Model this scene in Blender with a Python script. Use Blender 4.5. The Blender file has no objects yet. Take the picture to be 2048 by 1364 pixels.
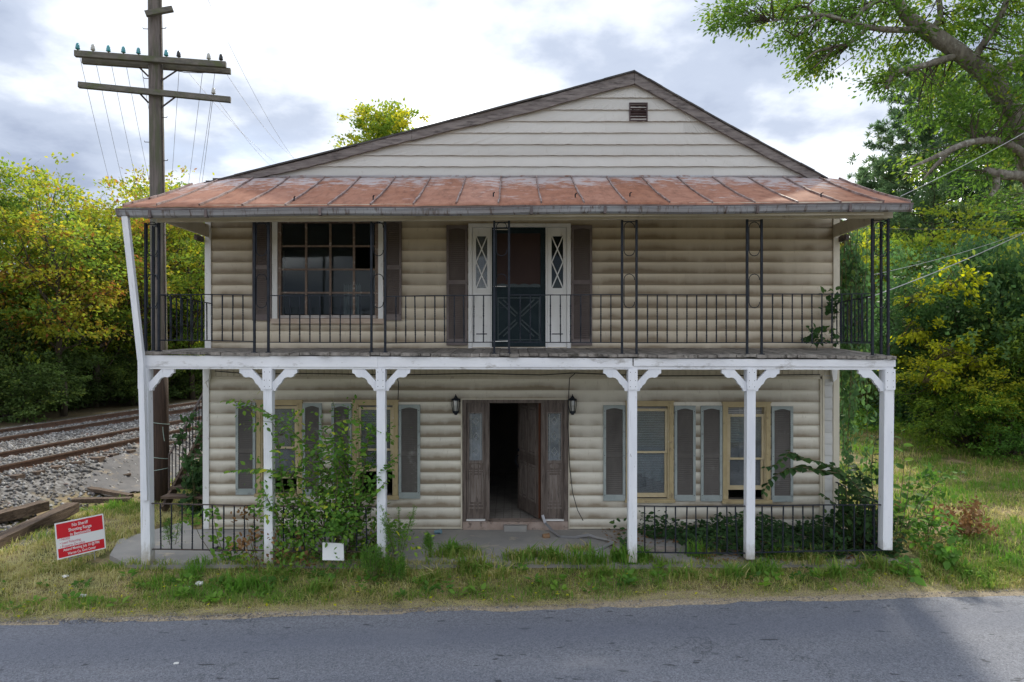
import bpy, math, random
import numpy as np
from mathutils import Vector, Matrix

R = math.radians
random.seed(7)
SC = bpy.context.scene
COL = SC.collection

# ------------------------------------------------------------------ camera, sky, sun, exposure
H = 3.17            # camera height above the porch floor
F = 1365.0          # focal length in pixels of the 2048 px wide photograph
YW = 11.87          # the front wall
YF = 10.0           # the porch posts
cam_d = bpy.data.cameras.new('camera')
cam = bpy.data.objects.new('camera', cam_d)
COL.objects.link(cam)
cam.location = (0, 0, H)
cam.rotation_euler = (R(90), 0, 0)
cam_d.sensor_width = 36.0
cam_d.lens = 24.0
cam_d.shift_y = 10 / 2048
cam_d.clip_end = 3000
SC.camera = cam

SUN_EL, SUN_AZ = R(37), R(17)
world = bpy.data.worlds.new('World')
SC.world = world
world.use_nodes = True
wn, wl = world.node_tree.nodes, world.node_tree.links
wn.clear()
def wnode(t, **kw):
    n = wn.new(t)
    for k, v in kw.items():
        setattr(n, k, v)
    return n
w_out = wnode('ShaderNodeOutputWorld')
sky = wnode('ShaderNodeTexSky', sky_type='NISHITA', sun_disc=False)
sky.sun_elevation = SUN_EL
sky.sun_rotation = SUN_AZ
bg_sky = wnode('ShaderNodeBackground')
bg_sky.inputs['Strength'].default_value = 0.11
wl.new(sky.outputs[0], bg_sky.inputs['Color'])
bg_cl = wnode('ShaderNodeBackground')
bg_cl.inputs['Strength'].default_value = 1.0
tc = wnode('ShaderNodeTexCoord')
sep = wnode('ShaderNodeSeparateXYZ')
wl.new(tc.outputs['Generated'], sep.inputs[0])
def wmath(op, a, b=None):
    n = wnode('ShaderNodeMath', operation=op)
    for i, v in enumerate((a, b)):
        if v is None: continue
        if isinstance(v, (int, float)): n.inputs[i].default_value = v
        else: wl.new(v, n.inputs[i])
    return n.outputs[0]
zz = wmath('ADD', wmath('MAXIMUM', sep.outputs[2], 0.0), 0.22)
comb = wnode('ShaderNodeCombineXYZ')
wl.new(wmath('DIVIDE', sep.outputs[0], zz), comb.inputs[0])
wl.new(wmath('DIVIDE', sep.outputs[1], zz), comb.inputs[1])
def wnoise(scale, detail, rough, off):
    mp = wnode('ShaderNodeMapping')
    mp.inputs['Location'].default_value = off
    wl.new(comb.outputs[0], mp.inputs[0])
    n = wnode('ShaderNodeTexNoise')
    n.inputs['Scale'].default_value = scale
    n.inputs['Detail'].default_value = detail
    n.inputs['Roughness'].default_value = rough
    wl.new(mp.outputs[0], n.inputs['Vector'])
    return n.outputs['Fac']
def wramp(src, stops):
    r = wnode('ShaderNodeValToRGB')
    el = r.color_ramp.elements
    while len(el) < len(stops): el.new(0.5)
    for e, (p, c) in zip(el, stops):
        e.position = p
        e.color = (*c, 1) if len(c) == 3 else c
    r.color_ramp.interpolation = 'EASE'
    wl.new(src, r.inputs[0])
    return r.outputs[0]
CLX, CLY = 5.7, 0.3
n_big = wnoise(1.02, 8, 0.55, (CLX, CLY, 0.0))
CL_DARK, CL_MID, CL_LIGHT, CL_WHITE = (0.102, 0.120, 0.160), (0.152, 0.172, 0.212), (0.262, 0.278, 0.306), (2.7, 2.66, 2.6)
cl_col = wramp(n_big, [(0.36, CL_DARK), (0.455, CL_MID), (0.55, CL_LIGHT), (0.80, CL_WHITE)])
wl.new(cl_col, bg_cl.inputs['Color'])
n_cov = wnoise(1.0, 5, 0.5, (11.0, 2.0, 0.0))
cov = wramp(n_cov, [(0.30, (0.86,)*3), (0.48, (1.0,)*3)])
wmix = wnode('ShaderNodeMixShader')
wl.new(cov, wmix.inputs[0])
wl.new(bg_sky.outputs[0], wmix.inputs[1])
wl.new(bg_cl.outputs[0], wmix.inputs[2])
wl.new(wmix.outputs[0], w_out.inputs['Surface'])

sun_d = bpy.data.lights.new('sun', 'SUN')
sun_d.energy = 1.15
sun_d.angle = R(3.5)
sun_d.color = (1.0, 0.93, 0.80)
sun = bpy.data.objects.new('sun', sun_d)
COL.objects.link(sun)
sun_dir = Vector((math.sin(SUN_AZ) * math.cos(SUN_EL), math.cos(SUN_AZ) * math.cos(SUN_EL), math.sin(SUN_EL)))
sun.rotation_euler = (-sun_dir).to_track_quat('-Z', 'Y').to_euler()
sun.location = sun_dir * 60

SC.view_settings.view_transform = 'Standard'
SC.view_settings.look = 'None'
SC.view_settings.exposure = 2.05
SC.view_settings.gamma = 1.0
SC.view_settings.use_curve_mapping = False
SC.cycles.max_bounces = 7
SC.cycles.transparent_max_bounces = 12
SC.cycles.caustics_reflective = False
SC.cycles.caustics_refractive = False

# ------------------------------------------------------------------ helpers
def at(px, py, Y):
    """the point at distance Y that the photograph shows at pixel (px, py)"""
    return Vector(((px - 1024) / F * Y, Y, H + (692 - py) / F * Y))
def wx(px, Y=YW): return (px - 1024) / F * Y
def wz(py, Y=YW): return H + (692 - py) / F * Y

class MB:
    def __init__(s): s.v, s.f = [], []
    def quad(s, a, b, c, d):
        i = len(s.v); s.v += [tuple(a), tuple(b), tuple(c), tuple(d)]; s.f.append((i, i+1, i+2, i+3)); return s
    def box(s, x0, x1, y0, y1, z0, z1):
        i = len(s.v)
        s.v += [(x0,y0,z0),(x1,y0,z0),(x1,y1,z0),(x0,y1,z0),(x0,y0,z1),(x1,y0,z1),(x1,y1,z1),(x0,y1,z1)]
        s.f += [(i,i+3,i+2,i+1),(i+4,i+5,i+6,i+7),(i,i+1,i+5,i+4),(i+1,i+2,i+6,i+5),(i+2,i+3,i+7,i+6),(i+3,i,i+4,i+7)]
        return s
    def prism(s, poly, y0, y1, swap=False):
        """outline (x, z) given thickness along Y"""
        i, n = len(s.v), len(poly)
        s.v += [(x, y0, z) for x, z in poly] + [(x, y1, z) for x, z in poly]
        s.f.append(tuple(range(i, i+n))); s.f.append(tuple(range(i+2*n-1, i+n-1, -1)))
        for k in range(n):
            a, b = i+k, i+(k+1) % n
            s.f.append((a, a+n, b+n, b))
        return s
    def slab(s, poly, z0, z1):
        """outline (x, y) given thickness along Z; z1 may be a function"""
        i, n = len(s.v), len(poly)
        zf = z1 if callable(z1) else (lambda x, y: z1)
        s.v += [(x, y, zf(x, y)) for x, y in poly] + [(x, y, z0) for x, y in poly]
        s.f.append(tuple(range(i, i+n))); s.f.append(tuple(range(i+2*n-1, i+n-1, -1)))
        for k in range(n):
            a, b = i+k, i+(k+1) % n
            s.f.append((a, a+n, b+n, b))
        return s
    def beam(s, p0, p1, w, h, up=(0, 0, 1), taper=1.0):
        p0, p1 = Vector(p0), Vector(p1)
        d = (p1 - p0).normalized(); u = Vector(up)
        if abs(d.dot(u)) > 0.95: u = Vector((0, 1, 0))
        sd = d.cross(u).normalized(); u = sd.cross(d).normalized()
        i = len(s.v)
        for p, k in ((p0, 1.0), (p1, taper)):
            for a, b in ((-1,-1),(1,-1),(1,1),(-1,1)):
                s.v.append(tuple(p + sd*(a*w*k/2) + u*(b*h*k/2)))
        s.f += [(i,i+1,i+2,i+3),(i+7,i+6,i+5,i+4)]
        for k in range(4):
            a, b = k, (k+1) % 4
            s.f.append((i+a, i+4+a, i+4+b, i+b))
        return s
    def tube(s, pts, r, n=6, cap=True):
        pts = [Vector(p) for p in pts]; m = len(pts)
        rs = r if isinstance(r, (list, tuple)) else [r]*m
        i0 = len(s.v); ref = Vector((0.31, 0.17, 0.93))
        for k, p in enumerate(pts):
            d = (pts[min(k+1, m-1)] - pts[max(k-1, 0)])
            d = d.normalized() if d.length > 1e-9 else Vector((0,0,1))
            a = d.cross(ref)
            if a.length < 0.05: a = d.cross(Vector((1,0,0)))
            a.normalize(); b = d.cross(a)
            for j in range(n):
                t = 2*math.pi*j/n
                s.v.append(tuple(p + a*(math.cos(t)*rs[k]) + b*(math.sin(t)*rs[k])))
        for k in range(m-1):
            for j in range(n):
                a, b = i0+k*n+j, i0+k*n+(j+1) % n
                s.f.append((a, b, b+n, a+n))
        if cap:
            s.f.append(tuple(range(i0+n-1, i0-1, -1)))
            s.f.append(tuple(range(i0+(m-1)*n, i0+m*n)))
        return s
    def lathe(s, c, prof, n=10, axis=None):
        i0 = len(s.v); c = Vector(c)
        q = Vector((0,0,1)).rotation_difference(Vector(axis).normalized()) if axis is not None else None
        for r, z in prof:
            for j in range(n):
                t = 2*math.pi*j/n
                p = Vector((r*math.cos(t), r*math.sin(t), z))
                if q: p = q @ p
                s.v.append(tuple(c + p))
        for k in range(len(prof)-1):
            for j in range(n):
                a, b = i0+k*n+j, i0+k*n+(j+1) % n
                s.f.append((a, b, b+n, a+n))
        s.f.append(tuple(range(i0+n-1, i0-1, -1)))
        s.f.append(tuple(range(i0+(len(prof)-1)*n, i0+len(prof)*n)))
        return s
    def build(s, name, m, parent=None, smooth=False, kind=None, label=None):
        me = bpy.data.meshes.new(name)
        me.from_pydata(s.v, [], s.f)
        if smooth: me.polygons.foreach_set('use_smooth', [True]*len(me.polygons))
        return link(name, me, m, parent, kind, label)

def link(name, me, m=None, parent=None, kind=None, label=None):
    if m is not None and len(me.materials) == 0: me.materials.append(m)
    o = bpy.data.objects.new(name, me)
    COL.objects.link(o)
    if parent is not None:
        o.parent = parent
        if parent.type == 'EMPTY': o.matrix_parent_inverse = Matrix.Translation(-Vector(parent.location))
    if kind: o['kind'] = kind
    if label: o['label'] = label
    return o
def tag(o, label, cat, group=None):
    o['label'] = label; o['category'] = cat
    if group: o['group'] = group
    return o
def thing(name, loc, label, cat, group=None):
    o = bpy.data.objects.new(name, None)
    o.empty_display_size = 0.3
    o.location = loc
    COL.objects.link(o)
    return tag(o, label, cat, group)
def struct(name, me_or_mb, m, smooth=False):
    if isinstance(me_or_mb, MB): o = me_or_mb.build(name, m, smooth=smooth)
    else: o = link(name, me_or_mb, m)
    o['kind'] = 'structure'
    return o

def np_mesh(name, verts, faces, tint=None, smooth=False):
    """faces: an (n, k) array"""
    verts = np.asarray(verts, dtype=np.float32).reshape(-1, 3)
    faces = np.asarray(faces, dtype=np.int32)
    n, k = faces.shape
    me = bpy.data.meshes.new(name)
    me.vertices.add(len(verts)); me.vertices.foreach_set('co', verts.ravel())
    me.loops.add(n*k); me.loops.foreach_set('vertex_index', faces.ravel())
    me.polygons.add(n)
    me.polygons.foreach_set('loop_start', np.arange(0, n*k, k, dtype=np.int32))
    me.polygons.foreach_set('loop_total', np.full(n, k, dtype=np.int32))
    if smooth: me.polygons.foreach_set('use_smooth', np.ones(n, dtype=bool))
    me.update(calc_edges=True)
    if tint is not None:
        a = me.attributes.new('tint', 'FLOAT', 'POINT')
        a.data.foreach_set('value', np.asarray(tint, dtype=np.float32))
    return me

def smooth01(t):
    t = np.clip(t, 0, 1); return t*t*(3-2*t)
def vnoise(x, y, seed=0):
    """cheap smooth value noise on arrays"""
    x = np.asarray(x, dtype=float); y = np.asarray(y, dtype=float)
    xi, yi = np.floor(x), np.floor(y); fx, fy = smooth01(x-xi), smooth01(y-yi)
    def h(a, b):
        s = np.sin(a*127.1 + b*311.7 + seed*74.7)*43758.5453
        return s - np.floor(s)
    return (h(xi,yi)*(1-fx)+h(xi+1,yi)*fx)*(1-fy) + (h(xi,yi+1)*(1-fx)+h(xi+1,yi+1)*fx)*fy

# ------------------------------------------------------------------ materials
class NT:
    def __init__(s, name):
        s.m = bpy.data.materials.new(name); s.m.use_nodes = True
        s.n, s.l = s.m.node_tree.nodes, s.m.node_tree.links
        s.n.clear()
        s.out = s.n.new('ShaderNodeOutputMaterial')
        s.bsdf = s.n.new('ShaderNodeBsdfPrincipled')
        s.l.new(s.bsdf.outputs[0], s.out.inputs[0])
        s.tc = s.n.new('ShaderNodeTexCoord')
    def set(s, sock, v):
        if hasattr(v, 'is_output'): s.l.new(v, sock)
        elif isinstance(v, (tuple, list)) and len(v) == 3 and sock.type == 'RGBA': sock.default_value = (*v, 1)
        else: sock.default_value = v
    def inp(s, name, v): s.set(s.bsdf.inputs[name], v); return s
    def noise(s, scale, detail=4, rough=0.55, stretch=(1,1,1), coord='Object', off=(0,0,0), out='Fac', dist=0.0):
        mp = s.n.new('ShaderNodeMapping')
        mp.inputs['Scale'].default_value = stretch; mp.inputs['Location'].default_value = off
        s.l.new(s.tc.outputs[coord], mp.inputs[0])
        t = s.n.new('ShaderNodeTexNoise')
        t.inputs['Scale'].default_value = scale; t.inputs['Detail'].default_value = detail
        t.inputs['Roughness'].default_value = rough; t.inputs['Distortion'].default_value = dist
        s.l.new(mp.outputs[0], t.inputs['Vector'])
        return t.outputs[out]
    def voronoi(s, scale, stretch=(1,1,1), out='Distance', coord='Object', feature='F1'):
        mp = s.n.new('ShaderNodeMapping'); mp.inputs['Scale'].default_value = stretch
        s.l.new(s.tc.outputs[coord], mp.inputs[0])
        t = s.n.new('ShaderNodeTexVoronoi'); t.feature = feature
        t.inputs['Scale'].default_value = scale
        s.l.new(mp.outputs[0], t.inputs['Vector'])
        return t.outputs[out]
    def rng(s, v, a, b, c=0.0, d=1.0):
        n = s.n.new('ShaderNodeMapRange')
        s.set(n.inputs[0], v)
        for i, q in enumerate((a, b, c, d)): s.set(n.inputs[i+1], q)
        return n.outputs[0]
    def math(s, op, a, b=0.0):
        n = s.n.new('ShaderNodeMath'); n.operation = op
        s.set(n.inputs[0], a); s.set(n.inputs[1], b)
        return n.outputs[0]
    def mix(s, f, a, b):
        n = s.n.new('ShaderNodeMix'); n.data_type = 'RGBA'
        s.set(n.inputs[0], f); s.set(n.inputs[6], a); s.set(n.inputs[7], b)
        return n.outputs[2]
    def ramp(s, v, stops, interp='LINEAR'):
        r = s.n.new('ShaderNodeValToRGB'); el = r.color_ramp.elements
        while len(el) < len(stops): el.new(0.5)
        for e, (p, c) in zip(el, stops): e.position = p; e.color = (*c, 1)
        r.color_ramp.interpolation = interp
        s.set(r.inputs[0], v)
        return r.outputs[0]
    def attr(s, name):
        n = s.n.new('ShaderNodeAttribute'); n.attribute_name = name
        return n.outputs['Fac']
    def obj_random(s):
        return s.n.new('ShaderNodeObjectInfo').outputs['Random']
    def bump(s, hgt, strength=0.3, dist=0.01):
        b = s.n.new('ShaderNodeBump')
        b.inputs['Strength'].default_value = strength; b.inputs['Distance'].default_value = dist
        s.set(b.inputs['Height'], hgt)
        s.l.new(b.outputs[0], s.bsdf.inputs['Normal'])
        return s

def simple(name, c1, c2, scale=3.0, stretch=(1,1,1), lo=0.35, hi=0.65, rough=0.7, metal=0.0, bump=0.0, bscale=None,
           c3=None, scale3=8.0, lo3=0.55, hi3=0.68, stretch3=(1,1,1), vary=0.0, spec=0.35, bdist=0.01):
    t = NT(name)
    c = t.mix(t.rng(t.noise(scale, 5, 0.6, stretch), lo, hi), c1, c2)
    if c3 is not None:
        c = t.mix(t.rng(t.noise(scale3, 6, 0.65, stretch3, off=(5.2, 1.3, 8.8)), lo3, hi3), c, c3)
    if vary:
        v = t.n.new('ShaderNodeHueSaturation')
        t.l.new(t.rng(t.obj_random(), 0, 1, 1-vary, 1+vary), v.inputs['Value'])
        t.l.new(c, v.inputs['Color']); c = v.outputs[0]
    t.inp('Base Color', c).inp('Roughness', rough).inp('Metallic', metal).inp('Specular IOR Level', spec)
    if bump: t.bump(t.noise(bscale or scale*6, 5, 0.65, stretch), bump, bdist)
    return t.m

def siding_mat(name, clean, clean2, dirt_shade, amount, top=0.95, bot=0.10, base=0.0):
    """vinyl boards; mildew and painted lap shade darken the lower half of every course, UV v runs up one course"""
    t = NT(name)
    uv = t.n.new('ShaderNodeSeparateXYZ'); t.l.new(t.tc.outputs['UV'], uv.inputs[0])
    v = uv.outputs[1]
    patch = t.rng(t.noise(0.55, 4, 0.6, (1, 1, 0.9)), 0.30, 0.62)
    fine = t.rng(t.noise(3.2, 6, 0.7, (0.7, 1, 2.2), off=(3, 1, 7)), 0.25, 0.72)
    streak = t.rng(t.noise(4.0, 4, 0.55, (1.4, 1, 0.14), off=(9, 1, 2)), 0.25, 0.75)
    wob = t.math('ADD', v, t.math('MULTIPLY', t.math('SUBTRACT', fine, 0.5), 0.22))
    band = t.rng(wob, top, bot)  # lap shade coloured in along with the mildew, fading up each course
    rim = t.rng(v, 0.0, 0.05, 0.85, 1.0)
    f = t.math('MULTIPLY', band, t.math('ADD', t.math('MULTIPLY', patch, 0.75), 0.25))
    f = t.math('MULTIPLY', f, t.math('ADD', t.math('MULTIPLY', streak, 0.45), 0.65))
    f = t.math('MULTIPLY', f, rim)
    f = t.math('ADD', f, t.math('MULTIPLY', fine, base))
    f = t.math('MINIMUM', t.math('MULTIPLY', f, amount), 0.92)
    c = t.mix(t.noise(1.3, 4, 0.6, (1, 1, 3)), clean, clean2)
    # long faint rain streaks and specks
    c = t.mix(t.rng(t.noise(26, 3, 0.6, (1, 1, 0.25), off=(1, 2, 3)), 0.62, 0.80, 0, 0.35), c, dirt_shade)
    c = t.mix(f, c, dirt_shade)
    ag = t.n.new('ShaderNodeHueSaturation')
    t.l.new(t.rng(t.obj_random(), 0, 1, 0.90, 1.05), ag.inputs['Value']); t.l.new(c, ag.inputs['Color'])
    t.inp('Base Color', ag.outputs[0]).inp('Roughness', 0.55).inp('Specular IOR Level', 0.3)
    t.bump(t.noise(5, 3, 0.5, (0.5, 1, 1)), 0.25, 0.006)
    return t.m

def leaf_mat(name, stops, trans=0.5, rough=0.65, spec=0.12, gain=1.45):
    stops = [(p, tuple(min(0.6, v*gain) for v in c)) for p, c in stops]
    t = NT(name)
    c = t.ramp(t.attr('tint'), stops)
    g = t.mix(t.rng(t.noise(2.0, 3, 0.5), 0.3, 0.7, 0.0, 0.22), c, (0.05, 0.085, 0.02))
    t.inp('Base Color', g).inp('Roughness', rough).inp('Specular IOR Level', spec)
    tr = t.n.new('ShaderNodeBsdfTranslucent')
    br = t.n.new('ShaderNodeHueSaturation'); br.inputs['Value'].default_value = 1.5; br.inputs['Saturation'].default_value = 1.08
    t.l.new(g, br.inputs['Color']); t.l.new(br.outputs[0], tr.inputs[0])
    mx = t.n.new('ShaderNodeMixShader'); mx.inputs[0].default_value = trans
    t.l.new(t.bsdf.outputs[0], mx.inputs[1]); t.l.new(tr.outputs[0], mx.inputs[2])
    t.l.new(mx.outputs[0], t.out.inputs[0])
    return t.m

def glass_mat(name, dust, dust_amt, tintc=(0.75, 0.82, 0.84), ior=1.3):
    t = NT(name)
    tr = t.n.new('ShaderNodeBsdfTransparent'); tr.inputs[0].default_value = (*tintc, 1)
    gl = t.n.new('ShaderNodeBsdfGlossy'); gl.inputs['Roughness'].default_value = 0.05
    df = t.n.new('ShaderNodeBsdfDiffuse'); df.inputs[0].default_value = (*dust, 1)
    fr = t.n.new('ShaderNodeFresnel'); fr.inputs[0].default_value = ior
    m1 = t.n.new('ShaderNodeMixShader')
    t.l.new(t.rng(t.noise(4, 5, 0.7), 0.3, 0.75, dust_amt*0.5, dust_amt*1.6), m1.inputs[0])
    t.l.new(tr.outputs[0], m1.inputs[1]); t.l.new(df.outputs[0], m1.inputs[2])
    m2 = t.n.new('ShaderNodeMixShader')
    t.l.new(fr.outputs[0], m2.inputs[0]); t.l.new(m1.outputs[0], m2.inputs[1]); t.l.new(gl.outputs[0], m2.inputs[2])
    t.l.new(m2.outputs[0], t.out.inputs[0])
    b = t.n.new('ShaderNodeBump'); b.inputs['Strength'].default_value = 0.12; b.inputs['Distance'].default_value = 0.01
    t.l.new(t.noise(1.2, 2), b.inputs['Height']); t.l.new(b.outputs[0], gl.inputs['Normal'])
    return t.m

M = {}
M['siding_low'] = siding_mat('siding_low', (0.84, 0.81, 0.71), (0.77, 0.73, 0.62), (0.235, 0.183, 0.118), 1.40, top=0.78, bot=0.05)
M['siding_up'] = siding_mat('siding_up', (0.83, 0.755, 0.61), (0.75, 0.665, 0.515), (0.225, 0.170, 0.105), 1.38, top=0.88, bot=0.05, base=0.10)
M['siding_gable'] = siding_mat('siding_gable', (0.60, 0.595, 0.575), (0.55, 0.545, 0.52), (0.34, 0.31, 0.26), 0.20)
M['trim_cream'] = simple('trim_cream', (0.66, 0.61, 0.50), (0.55, 0.50, 0.39), 2.5, (1,1,0.4), c3=(0.28,0.23,0.16), scale3=5, lo3=0.60, hi3=0.78, rough=0.6)
M['trim_white'] = simple('trim_white', (0.80, 0.80, 0.79), (0.72, 0.72, 0.70), 3, (1,1,0.5), c3=(0.42,0.39,0.33), scale3=7, lo3=0.62, hi3=0.75, rough=0.55)
M['post_white'] = simple('post_white', (0.84, 0.85, 0.88), (0.74, 0.76, 0.80), 3, (2,2,0.3), c3=(0.38,0.36,0.33), scale3=11, lo3=0.65, hi3=0.76, stretch3=(2.5,2.5,0.35), rough=0.5, bump=0.15, bscale=30)
M['beam_white'] = simple('beam_white', (0.84, 0.85, 0.87), (0.73, 0.74, 0.77), 2, (0.5,1,2), c3=(0.33,0.31,0.28), scale3=6, lo3=0.56, hi3=0.76, stretch3=(0.7,1,1.5), rough=0.5, bump=0.15, bscale=30)
def paint_mat(name, a, b_):
    """white paint that has flaked and greyed, splashed with soil near the ground"""
    t = NT(name)
    c = t.mix(t.rng(t.noise(3, 4, 0.6, (2, 2, 0.4)), 0.35, 0.65), a, b_)
    grain = t.noise(7, 6, 0.7, (5, 5, 0.22), off=(3, 1, 4))
    c = t.mix(t.rng(grain, 0.60, 0.70, 0, 0.55), c, (0.40, 0.38, 0.36))
    flake = t.math('MULTIPLY', t.rng(t.noise(16, 6, 0.75, (1.6, 1.6, 0.35), off=(8, 8, 2)), 0.64, 0.67), 0.75)
    c = t.mix(flake, c, (0.24, 0.215, 0.19))
    sp = t.n.new('ShaderNodeSeparateXYZ'); t.l.new(t.tc.outputs['Object'], sp.inputs[0])
    z = t.math('ADD', sp.outputs[2], t.math('MULTIPLY', t.noise(14, 5, 0.7, (1, 1, 0.5)), -0.55))
    c = t.mix(t.rng(z, 0.05, -0.22, 0.0, 0.75), c, (0.30, 0.255, 0.18))
    t.inp('Base Color', c).inp('Roughness', 0.6).inp('Specular IOR Level', 0.25)
    t.bump(t.noise(24, 5, 0.7, (3, 3, 0.3)), 0.25, 0.006)
    return t.m
M['post_white'] = paint_mat('post_white', (0.82, 0.83, 0.86), (0.72, 0.74, 0.78))
M['roof_rust'] = None
def roof_mat():
    t = NT('rusted_roof_tin')
    rust = t.mix(t.rng(t.noise(2.2, 6, 0.65, (1, 1.5, 1)), 0.3, 0.7), (0.285, 0.122, 0.075), (0.38, 0.19, 0.125))
    rust = t.mix(t.rng(t.noise(9, 5, 0.7, (1, 0.35, 0.35), off=(4, 4, 4)), 0.46, 0.70, 0, 0.75), rust, (0.175, 0.078, 0.052))
    n1 = t.noise(3.4, 7, 0.72, (1.3, 2.3, 1), off=(2, 7, 1))
    n2 = t.noise(0.8, 3, 0.5, (1, 1, 1), off=(8, 2, 3))
    sp = t.n.new('ShaderNodeSeparateXYZ'); t.l.new(t.tc.outputs['Object'], sp.inputs[0])
    upper = t.rng(sp.outputs[1], 10.5, 11.95, -0.17, 0.13)
    pale = t.rng(t.math('ADD', t.math('ADD', n1, t.math('MULTIPLY', n2, 0.35)), upper), 0.64, 0.78)
    c = t.mix(t.math('MULTIPLY', pale, 0.85), rust, (0.46, 0.43, 0.44))
    pv = t.n.new('ShaderNodeHueSaturation'); t.l.new(t.rng(t.obj_random(), 0, 1, 0.92, 1.18), pv.inputs['Value']); t.l.new(t.rng(t.obj_random(), 0, 1, 1.0, 0.86), pv.inputs['Saturation']); t.l.new(c, pv.inputs['Color']); c = pv.outputs[0]
    t.inp('Base Color', c).inp('Roughness', 0.85).inp('Metallic', 0.0).inp('Specular IOR Level', 0.12)
    t.bump(t.noise(3, 4, 0.6), 0.35, 0.02)
    return t.m
M['roof_rust'] = roof_mat()
M['seam'] = simple('roof_seam_metal', (0.16, 0.09, 0.075), (0.34, 0.28, 0.27), 6, rough=0.6)
M['gutter'] = simple('gutter_metal', (0.36, 0.37, 0.40), (0.25, 0.24, 0.25), 2, (0.5,1,3), c3=(0.11,0.075,0.06), scale3=9, lo3=0.52, hi3=0.68, stretch3=(2.2,1,0.4), rough=0.45, metal=0.25)
M['gutter_dark'] = simple('gutter_lip', (0.09,0.075,0.075), (0.17,0.13,0.125), 5, rough=0.5, metal=0.2)
M['drip'] = simple('drip_edge', (0.42,0.43,0.46), (0.30,0.27,0.27), 2, (0.4,1,1), c3=(0.2,0.10,0.07), scale3=5, rough=0.5, metal=0.2)
M['rake'] = simple('weathered_rake_board', (0.145,0.125,0.122), (0.25,0.225,0.215), 7, (0.5,1,3), c3=(0.06,0.052,0.052), scale3=10, lo3=0.52, hi3=0.7, stretch3=(0.4,1,2.5), rough=0.8, bump=0.5, bscale=26)
M['shingle'] = simple('roof_shingle', (0.05,0.05,0.055), (0.10,0.095,0.09), 5, rough=0.9, bump=0.4, bscale=30)
M['iron'] = simple('black_iron', (0.014,0.018,0.026), (0.026,0.031,0.040), 8, c3=(0.06,0.04,0.03), scale3=14, lo3=0.62, hi3=0.74, rough=0.6, spec=0.2)
M['iron_rust'] = simple('rusty_iron', (0.035,0.03,0.03), (0.09,0.065,0.055), 9, c3=(0.16,0.10,0.07), scale3=18, lo3=0.58, hi3=0.7, rough=0.65)
M['deck'] = simple('weathered_deck', (0.20,0.18,0.16), (0.30,0.275,0.245), 4, (3,0.5,1), c3=(0.06,0.055,0.045), scale3=9, lo3=0.50, hi3=0.66, rough=0.9, bump=0.6, bscale=18, vary=0.22)
M['shutter_low'] = simple('shutter_frame_blue_grey', (0.295,0.34,0.33), (0.38,0.42,0.405), 4, c3=(0.16,0.15,0.14), scale3=7, lo3=0.58, hi3=0.75, rough=0.6)
M['louvre_low'] = simple('louvre_grey_brown', (0.095,0.086,0.078), (0.14,0.128,0.116), 3, (1,1,0.4), c3=(0.27,0.27,0.26), scale3=4, lo3=0.60, hi3=0.8, rough=0.65)
M['shutter_up'] = simple('shutter_plum', (0.135,0.108,0.104), (0.185,0.155,0.145), 4, c3=(0.20,0.17,0.165), scale3=5, lo3=0.58, hi3=0.78, rough=0.6)
M['louvre_up'] = simple('louvre_plum', (0.105,0.084,0.078), (0.15,0.124,0.112), 3, (1,1,0.4), rough=0.65)
M['tan'] = simple('tan_window_paint', (0.50,0.405,0.225), (0.42,0.33,0.18), 5, c3=(0.26,0.20,0.12), scale3=9, lo3=0.58, hi3=0.72, rough=0.55, bump=0.15)
M['tan_light'] = simple('sash_paint', (0.58,0.49,0.31), (0.49,0.40,0.24), 6, c3=(0.68,0.65,0.58), scale3=12, lo3=0.6, hi3=0.72, rough=0.55)
M['old_wood'] = simple('old_window_wood', (0.24,0.175,0.135), (0.16,0.115,0.092), 8, (2,1,2), c3=(0.42,0.38,0.34), scale3=11, lo3=0.56, hi3=0.68, rough=0.75, bump=0.3)
M['sill_flaky'] = simple('flaking_white_sill', (0.52,0.49,0.47), (0.36,0.32,0.30), 9, (0.6,1,1), c3=(0.15,0.11,0.09), scale3=13, lo3=0.60, hi3=0.68, rough=0.75)
M['door_wood'] = simple('worn_brown_door_wood', (0.098,0.074,0.062), (0.175,0.142,0.122), 5, (4,1,0.5), c3=(0.05,0.037,0.031), scale3=6, lo3=0.52, hi3=0.7, stretch3=(4,1,0.5), rough=0.6, bump=0.25, bscale=30)
M['door_panel'] = simple('worn_panel_wood', (0.15,0.118,0.10), (0.235,0.20,0.178), 6, (5,1,0.5), c3=(0.065,0.05,0.042), scale3=8, lo3=0.52, hi3=0.7, stretch3=(5,1,0.5), rough=0.65, bump=0.3, bscale=30)
M['door_red'] = simple('red_brown_door_edge', (0.15,0.055,0.027), (0.10,0.04,0.023), 6, (2,1,0.4), rough=0.5)
M['door_teal'] = simple('dark_teal_storm_door', (0.012,0.022,0.027), (0.02,0.034,0.040), 4, rough=0.6, spec=0.12)
M['door_teal_trim'] = simple('dark_teal_moulding', (0.026,0.044,0.05), (0.036,0.056,0.062), 5, rough=0.4)
M['screen'] = simple('brown_door_screen', (0.036,0.020,0.018), (0.048,0.027,0.023), 1.5, rough=0.75)
M['concrete'] = simple('worn_concrete', (0.25,0.245,0.235), (0.34,0.325,0.30), 1.3, c3=(0.46,0.40,0.31), scale3=3.2, lo3=0.57, hi3=0.70, rough=0.9, bump=0.35, bscale=22)
M['stone_step'] = simple('pink_worn_step', (0.30,0.225,0.185), (0.40,0.32,0.275), 4, c3=(0.13,0.10,0.085), scale3=7, lo3=0.56, hi3=0.68, rough=0.85, bump=0.4, bscale=25)
M['blind'] = simple('dirty_blind', (0.66,0.66,0.64), (0.55,0.545,0.52), 4, rough=0.6)
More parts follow.
